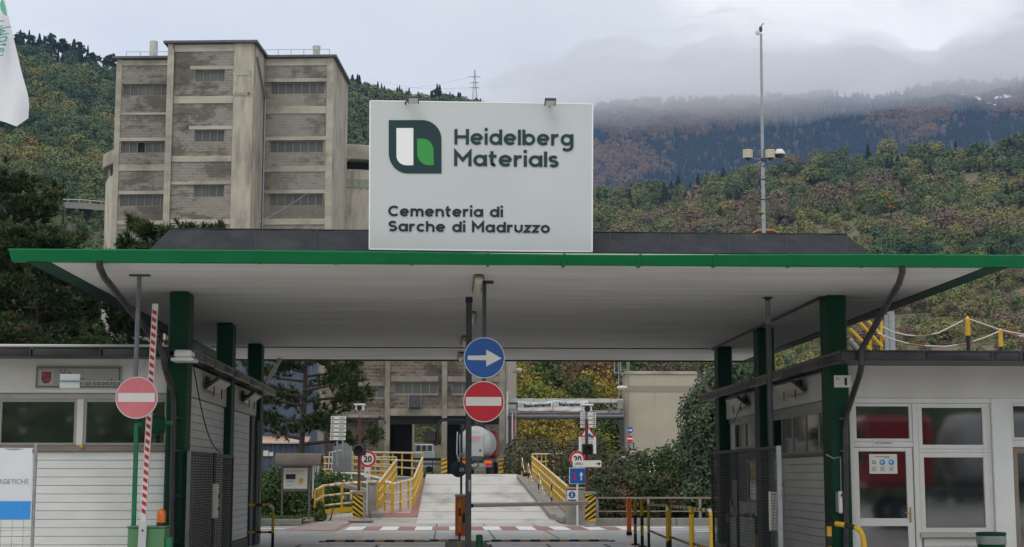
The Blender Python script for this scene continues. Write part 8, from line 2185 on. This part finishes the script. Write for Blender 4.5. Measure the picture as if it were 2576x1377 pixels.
for k in range(58):
    nm = ('lime', 'rust', 'green', 'gold', 'rust', 'green', 'lime', 'bare')[int(ws_.integers(0, 8))]; row = k % 4
    x = 1275 + ((k // 4) * 43 + row * 17) % 640 + ws_.uniform(-9, 9); a = az_of(x); r = (205, 238, 275, 315)[row] + ws_.uniform(-12, 12); h = ws_.uniform(6.5, 10.5)
    P = (r * math.sin(a), r * math.cos(a), float(rh.z(a, r)) - .8)
    o_ = dup(first[nm][0], P, 'small tree in the mixed autumn wood higher on the slope behind the works', float(ws_.uniform(0, 6.2)), float(h / first[nm][1])); o_['group'] = 'autumn wood higher on the slope'
# the bright yellow tree and a few dark cypress-like trees high on the right hill
for k, (x, r, h, nm, lab) in enumerate(((2245, 690, 13.5, 'gold', 'single bright yellow tree standing out on the right hillside'),)):
    a = az_of(x); P = Vector((r * math.sin(a), r * math.cos(a), float(rh.z(a, r)) - .5))
    tree_mesh_thing('yellow_tree', lab, 'tree', P, h, broad_crown(gt_, 900, 12, .04, 1, .24, .05, True), cm['gold'], .015, .6)

# ------------------------------------------------------------------ near pines with needle tufts
M['needles'] = fol_mat('pine_needles', [(0, (.026, .05, .02)), (.45, (.046, .078, .028)), (.72, (.075, .105, .04)), (.9, (.11, .095, .045)), (1, (.14, .08, .04))], pos=1.6, trans=.05)
def needle_pine(label, loc, h, spread, zmin, n_br, seed, lean=(0, 0), tuft=.20, per=16, tufts=26, name='pine_tree', tr=.5):
    g = np.random.default_rng(seed); L = Vector(loc)
    t = thing(name, label, 'pine tree', loc)
    mb = MB(); top = L + Vector((lean[0], lean[1], h * .97))
    mb.tube([L + Vector((0, 0, -.3)), L.lerp(top, .4) + Vector((.1, 0, 0)), L.lerp(top, .75), top], [.028 * h * tr, .02 * h * tr, .011 * h * tr, .003 * h], 9)
    TP, TD = [], []
    for k in range(n_br):
        f = zmin + (1 - zmin) * ((k + .5) / n_br) ** .9; a = k * 2.4 + g.uniform(-.4, .4); ln = spread * (1.08 - .62 * f) * g.uniform(.65, 1.1)
        s0 = L.lerp(top, f); d = Vector((math.cos(a), math.sin(a), 0)); up = g.uniform(.05, .35)
        pts = [s0, s0 + d * ln * .4 + Vector((0, 0, ln * .04)), s0 + d * ln * .75 + Vector((0, 0, ln * up * .5)), s0 + d * ln + Vector((0, 0, ln * up))]
        mb.tube(pts, [.010 * h * (1.1 - f), .007 * h * (1.1 - f), .004 * h, .0015 * h], 5)
        for q in range(tufts):
            u = g.uniform(.22, 1.0) ** .7; i = min(int(u * 3), 2); p = pts[i].lerp(pts[i + 1], u * 3 - i)
            sd = d.cross(Vector((0, 0, 1))) * float(g.normal(0, .22)) * ln * (1.15 - u * .5) + Vector((0, 0, float(g.normal(.05, .10)) * ln * .5))
            TP.append(tuple(p + sd)); TD.append(tuple(d * .6 + sd.normalized() * .5 + Vector((0, 0, .55))))
    for k in range(int(tufts * 1.5)):
        f = g.uniform(.9, 1.0); TP.append(tuple(L.lerp(top, f) + Vector(g.normal(0, .16, 3)))); TD.append((g.normal() * .4, g.normal() * .4, 1))
    mb.build('trunk', M['bark'], t, origin=L)
    TP, TD = np.array(TP), unit(np.array(TD)); n = len(TP)
    P = np.repeat(TP, per, 0); D = unit(np.repeat(TD, per, 0) + g.normal(size=(n * per, 3)) * .62)
    s = tuft * g.uniform(.6, 1.15, n * per)[:, None]; side = unit(np.cross(D, g.normal(size=(n * per, 3)))) * (tuft * .11)
    base = P - D * s * .25
    V = np.stack([base - side, base + side, P + D * s + side * .5, P + D * s - side * .5], 1).reshape(-1, 3) - np.array(loc)
    me = mesh_np('crown', V, np.arange(len(V)).reshape(-1, 4)); link('crown', me, M['needles'], L, t)
    return t
needle_pine('big dark pine filling the left edge behind the gatehouse', (-14.2, 46, 0), 10.6, 4.8, .30, 50, 3, (.3, 0), .23, 18, 56)
needle_pine('dark pine with brownish twigs behind the left gatehouse roof', (-11.4, 43.5, 0), 8.6, 3.6, .36, 44, 5, (-.2, .2), .21, 18, 54)
needle_pine('pine just behind the left canopy edge whose tip shows above the roof', (-9.1, 46.5, 0), 9.25, 3.2, .36, 44, 8, (.75, 0), .21, 18, 54)
needle_pine('slim pine with hanging branches in front of the blue shed', (-6.6, 70, 1.2), 10.5, 3.6, .16, 40, 12, (.3, 0), .26, 17, 58)
# ------------------------------------------------------------------ shrubs, ivy and the big bush
M['bush_leaf'] = fol_mat('bush_leaves', [(0, (.035, .062, .032)), (.4, (.062, .098, .05)), (.7, (.095, .135, .07)), (1, (.15, .18, .10))], pos=1.5, rough=.5)
M['ivy_leaf'] = fol_mat('ivy_leaves', [(0, (.028, .058, .020)), (.5, (.05, .095, .028)), (1, (.085, .14, .038))], pos=1.5, rough=.5)
M['shrub_leaf'] = fol_mat('shrub_leaves', [(0, (.035, .05, .024)), (.4, (.065, .082, .036)), (.65, (.10, .095, .048)), (.85, (.12, .075, .05)), (1, (.15, .11, .055))], pos=1.2, rough=.55)
def leaf_mass(name, label, cat, boxes, n, size, mat, seed, aspect=1.5, group=None, droop=0.0, stems=6):
    """boxes: ellipsoid lobes (centre, radii)"""
    g = np.random.default_rng(seed); C = np.array([b[0] for b in boxes], float); R = np.array([b[1] for b in boxes], float)
    vol = (R[:, 0] * R[:, 1] + R[:, 1] * R[:, 2] + R[:, 0] * R[:, 2]); k = g.choice(len(boxes), n, p=vol / vol.sum())
    d = unit(g.normal(size=(n, 3))); P = C[k] + d * R[k] * (g.uniform(.55, 1.08, n) ** .6)[:, None]
    nz = np.stack([fbm(P[:, 0] * 1.7, P[:, 2] * 1.7 + P[:, 1], seed), fbm(P[:, 1] * 1.7 + 9, P[:, 2] * 1.7, seed), fbm(P[:, 0] * 1.5, P[:, 1] * 1.5 + 5, seed)], 1)
    P = P + nz * .5; P[:, 2] = np.maximum(P[:, 2], C[:, 2].min() - R[:, 2].max())
    N = unit(d + g.normal(size=(n, 3)) * .6 + np.array([0, 0, .3]))
    V, F = cards(P, N, size * g.uniform(.55, 1.25, n), g, aspect)
    lo = P.min(0); L = np.array([(P[:, 0].min() + P[:, 0].max()) / 2, (P[:, 1].min() + P[:, 1].max()) / 2, lo[2]])
    t = thing(name, label, cat, L, group)
    me = mesh_np('foliage', V - L, F); link('foliage', me, mat, L, t)
    mb = MB()
    for s in range(stems):
        c = C[s % len(boxes)]; b = Vector((c[0] + g.uniform(-.3, .3), c[1], lo[2] - .3)); e_ = Vector(c) + Vector(g.normal(0, .3, 3)); mb.tube([b, b.lerp(e_, .5) + Vector((.1, 0, 0)), e_], [.05, .035, .015], 5)
    mb.build('stem', M['bark'], t, origin=L)
    return t
leaf_mass('big_bush', 'tall grey-green leafy bush beside the far end of the right gatehouse', 'bush', [((9.1, 53.4, 1.7), (1.1, 1.2, 1.6)), ((9.2, 53.6, 3.4), (1.15, 1.1, 1.3)), ((9.9, 53.8, 4.4), (1.2, 1.1, 1.25)), ((8.8, 53.2, 1.0), (.9, 1, 1.0)), ((10.8, 54, 3.2), (1.4, 1.2, 2.2)), ((10.4, 53.8, 5.2), (.9, .9, .9)), ((9.0, 53.2, 2.6), (1.0, .9, .9))], 30000, .042, M['bush_leaf'], 31, 2.0, stems=9)
leaf_mass('ivy_hedge', 'dark ivy covered hedge in front of the beige building, left of the tall bush', 'hedge', [((8.2, 60, 1.6), (1.0, 1.0, 1.1)), ((9.2, 60, 1.8), (1.1, 1, 1.2)), ((7.9, 60.2, .6), (.9, .9, 1.0)), ((9.8, 60, 1.0), (1.2, 1, 1.5))], 15000, .045, M['ivy_leaf'], 33, 1.3)
for k, (x, sc_, lab) in enumerate(((5.2, 1.0, 'brownish shrub right behind the right striped pier'), (6.2, 1.05, 'brownish shrub behind the guard railing, left of the orange post'), (7.1, .95, 'brownish shrub behind the guard railing, above the striped bollards'), (8.0, .9, 'low dark shrub at the foot of the tall bush'))):
    leaf_mass('shrub', lab, 'shrub', [((x, 53.0 + .3 * k, .55), (.75 * sc_, .8, .75 * sc_)), ((x + .3, 53.4, 1.15 * sc_), (.6, .7, .55)), ((x - .25, 53.2, .9), (.5, .6, .5))], 6500, .038, M['shrub_leaf'], 50 + k, 1.5, 'shrubs behind the guard railing')
leaf_mass('shrub', 'reddish shrub growing up beside the handrail below the beige building', 'shrub', [((6.6, 62, 1.3), (1.3, 1, 1.0)), ((5.9, 62.5, 1.0), (1.0, 1, .9)), ((7.5, 62, 1.0), (.9, .9, .9)), ((5.6, 66, 1.6), (.9, .9, 1.4)), ((6.4, 68, 2.2), (.8, .8, 1.3))], 13000, .042, M['shrub_leaf'], 61, 1.5)
leaf_mass('ivy_bush', 'green ivy bush behind the notice board shelter', 'bush', [((-6.6, 57.5, .5), (1.0, .8, 1.0)), ((-5.4, 57.6, .6), (1.0, .8, 1.0)), ((-7.6, 57.8, .9), (.9, .8, 1.0)), ((-5.0, 57.2, .1), (.5, .7, .7)), ((-6.2, 58, 1.2), (1.2, .8, .7))], 16000, .042, M['ivy_leaf'], 71, 1.4)
leaf_mass('ivy_bush', 'bright green ivy clump above the white pipe railing left of the bridge', 'bush', [((-4.9, 63, 1.1), (.8, .8, .75)), ((-5.5, 64, .8), (.8, .8, .8)), ((-4.3, 63.5, 1.3), (.5, .6, .5)), ((-4.8, 62, .2), (.8, .8, .8)), ((-3.9, 62, .0), (.9, .8, .6))], 6000, .05, M['ivy_leaf'], 73, 1.4)
leaf_mass('ivy_bush', 'small ivy plant climbing the lowest post of the curved left railing', 'bush', [((-4.45, 54.5, .3), (.22, .2, .32)), ((-4.35, 54.6, .62), (.15, .15, .2))], 500, .05, M['ivy_leaf'], 75, 1.4, stems=2)
leaf_mass('shrub', 'bushy undergrowth on the far bank right of the bridge', 'shrub', [((5.8, 84, 1.8), (1.5, 1.2, 1.2)), ((5.2, 90, 2.2), (1.4, 1.2, 1.3)), ((8, 82, 1.5), (1.6, 1.2, 1.4)), ((9.5, 80, 1.5), (1.5, 1.2, 1.6)), ((4.9, 100, 2.6), (1.2, 1.4, 1.5)), ((6.5, 104, 2.6), (1.6, 1.4, 1.5))], 9000, .085, M['shrub_leaf'], 81, 1.4)
# grass blades on the verges
g = np.random.default_rng(91)
P = np.concatenate([np.stack([g.uniform(-13, -4.8, 5200), g.uniform(50.65, 54.6, 5200), np.full(5200, .17)], 1), np.stack([g.uniform(4.8, 13, 4200), g.uniform(50.35, 53, 4200), np.full(4200, .11)], 1)])
n = len(P); a = g.uniform(0, 6.28, n); hgt = g.uniform(.05, .13, n); d = np.stack([np.cos(a), np.sin(a), np.zeros(n)], 1) * .012
tip = P + np.stack([g.normal(0, .03, n), g.normal(0, .03, n), hgt], 1)
V = np.stack([P - d, P + d, tip], 1).reshape(-1, 3)
me = mesh_np('verge_grass', V, np.arange(3 * n).reshape(-1, 3))
M['blade'] = fol_mat('grass_blades', [(0, (.05, .09, .02)), (.6, (.09, .13, .03)), (1, (.16, .15, .05))], pos=3)
o = link('verge_grass', me, M['blade'], (0, 0, 0)); o['kind'] = 'stuff'
# rocks on the right hillside and the road cut on the left hill
gk = random.Random(4)
for k in range(9):
    x = gk.choice((2290, 2330, 2400, 2450, 2480, 2180)) + gk.uniform(-30, 30); r = gk.uniform(330, 520); a = az_of(x); c = Vector((r * math.sin(a), r * math.cos(a), float(rh.z(a, r)) + .6)); s = gk.uniform(.8, 1.8)
    mb = MB(); vv = []
    for i in range(5):
        for j in range(9):
            th, ph = math.pi * i / 4, 2 * math.pi * j / 9; q = s * gk.uniform(.7, 1.15); vv.append((c.x + q * 1.3 * math.sin(th) * math.cos(ph), c.y + q * math.sin(th) * math.sin(ph), c.z + q * .8 * math.cos(th)))
    mb.add(vv, [(i * 9 + j, i * 9 + (j + 1) % 9, (i + 1) * 9 + (j + 1) % 9, (i + 1) * 9 + j) for i in range(4) for j in range(9)])
    tag(mb.build('rock', M['tower_conc']), 'pale grey rock outcrop among the scrub on the right hillside', 'rock', 'rock outcrops on the right hill')
P_ = []
for i in range(24):
    x = -60 + 14 * i; r = 420; a = az_of(x); P_.append(Vector((r * math.sin(a), r * math.cos(a), PR(x, 513 + 4 * math.sin(i * .3), r).z)))
mb = MB()
for p, q in zip(P_, P_[1:]): mb.quad(p + Vector((0, 0, -1.6)), q + Vector((0, 0, -1.6)), q + Vector((0, 0, .0)), p + Vector((0, 0, .0)))
for p, q in zip(P_, P_[1:]): mb.quad(p, q, q + Vector((0, 7, .3)), p + Vector((0, 7, .3)))
mb.build('hill_road', M['kerb'], kind='structure')
t = thing('guard_rail', 'grey road guard rail crossing the wooded left hillside', 'guard rail', P_[0])
mb = MB(); mb.tube([p + Vector((0, 0, .75)) for p in P_], .16, 5); mb.build('rail', M['galv'], t)
for p in P_[::2]:
    mb = MB(); mb.box((p.x - .1, p.y - .1, p.z - .2), (p.x + .1, p.y + .1, p.z + .8)); mb.build('post', M['galv'], t)

# ------------------------------------------------------------------ hill fog on the far mountain, and the air
def vol_mat(name, density, color=(1, 1, 1), aniso=.0):
    m = bpy.data.materials.new(name); m.use_nodes = True; n, l = m.node_tree.nodes, m.node_tree.links; n.remove(n['Principled BSDF'])
    v = n.new('ShaderNodeVolumePrincipled'); v.inputs['Density'].default_value = density; v.inputs['Color'].default_value = (*color, 1); v.inputs['Anisotropy'].default_value = aniso
    l.new(v.outputs['Volume'], n['Material Output'].inputs['Volume']); return m
na, nr = 150, 56
A = np.linspace(az_of(1020), az_of(3400), na); Rr = np.linspace(2430, 4300, nr)
AA, RR = np.meshgrid(A, Rr); X, Y = RR * np.sin(AA), RR * np.cos(AA)
edge = np.clip((RR - 2430) / 900, 0, 1) * np.clip((AA - A[0]) / .05, 0, 1) * np.clip((A[-1] - AA) / .03, 0, 1)
near = 2620 + 420 * fbm(AA * 22, AA * 0 + 3, 5)
zb = 792 + 90 * fbm(X / 420, Y / 420, 51, 5) + 55 * fbm(X / 110, Y / 110, 52, 4)
thick = np.clip((RR - near) / 800, 0, 1) ** 1.3 * (150 + 130 * fbm(X / 300, Y / 300, 53)) * np.clip((AA - A[0]) / .13, 0, 1) ** 1.5 * np.clip((A[-1] - AA) / .03, 0, 1) * np.clip((4300 - RR) / 200, 0, 1) + .5
top = np.stack([X, Y, zb + thick], -1).reshape(-1, 3); bot = np.stack([X, Y, zb], -1).reshape(-1, 3)
V = np.concatenate([bot, top]); nb = na * nr; F = []
for j in range(nr - 1):
    for i in range(na - 1):
        a, b, c, d = j * na + i, j * na + i + 1, (j + 1) * na + i + 1, (j + 1) * na + i
        F.append((a, d, c, b)); F.append((nb + a, nb + b, nb + c, nb + d))
for i in range(na - 1):
    F.append((i, i + 1, nb + i + 1, nb + i)); k = (nr - 1) * na + i; F.append((k + 1, k, nb + k, nb + k + 1))
for j in range(nr - 1):
    a, b = j * na, (j + 1) * na; F.append((b, a, nb + a, nb + b)); a, b = a + na - 1, b + na - 1; F.append((a, b, nb + b, nb + a))
me = bpy.data.meshes.new('hill_fog'); me.from_pydata(V.tolist(), [], F); me.update()
o = link('hill_fog', me, vol_mat('hill_fog_vapour', .0032, (1, 1, 1), .72), (0, 0, 0)); o['kind'] = 'stuff'
mb = MB(); mb.box((-2600, -120, -6), (3900, 4700, 1330))
o = mb.build('haze', vol_mat('thin_valley_haze', .00007, (.36, .57, 1.0))); o['kind'] = 'stuff'

# ---- lorry mirrored in the window panes; unseen trees added to darken their reflections
dup(truck, (17.6, 5.0, 0), 'tanker lorry with a red cab parked right of the viewer, mirrored in the office windows', math.radians(95.5))
g = np.random.default_rng(101)
P = np.stack([g.uniform(-70, 90, 9000), g.uniform(-44, -34, 9000), g.uniform(0, 1, 9000)], 1); P[:, 2] = P[:, 2] * (7.5 + 5 * fbm(P[:, 0] / 7, P[:, 1] / 7, 3))
V, F = cards(P, unit(np.stack([g.normal(0, .5, 9000), np.ones(9000), g.uniform(0, 1, 9000)], 1)), g.uniform(.35, .7, 9000), g)
o = link('added_tree_belt', mesh_np('added_tree_belt', V, F), F1, (0, 0, 0)); o['kind'] = 'stuff'
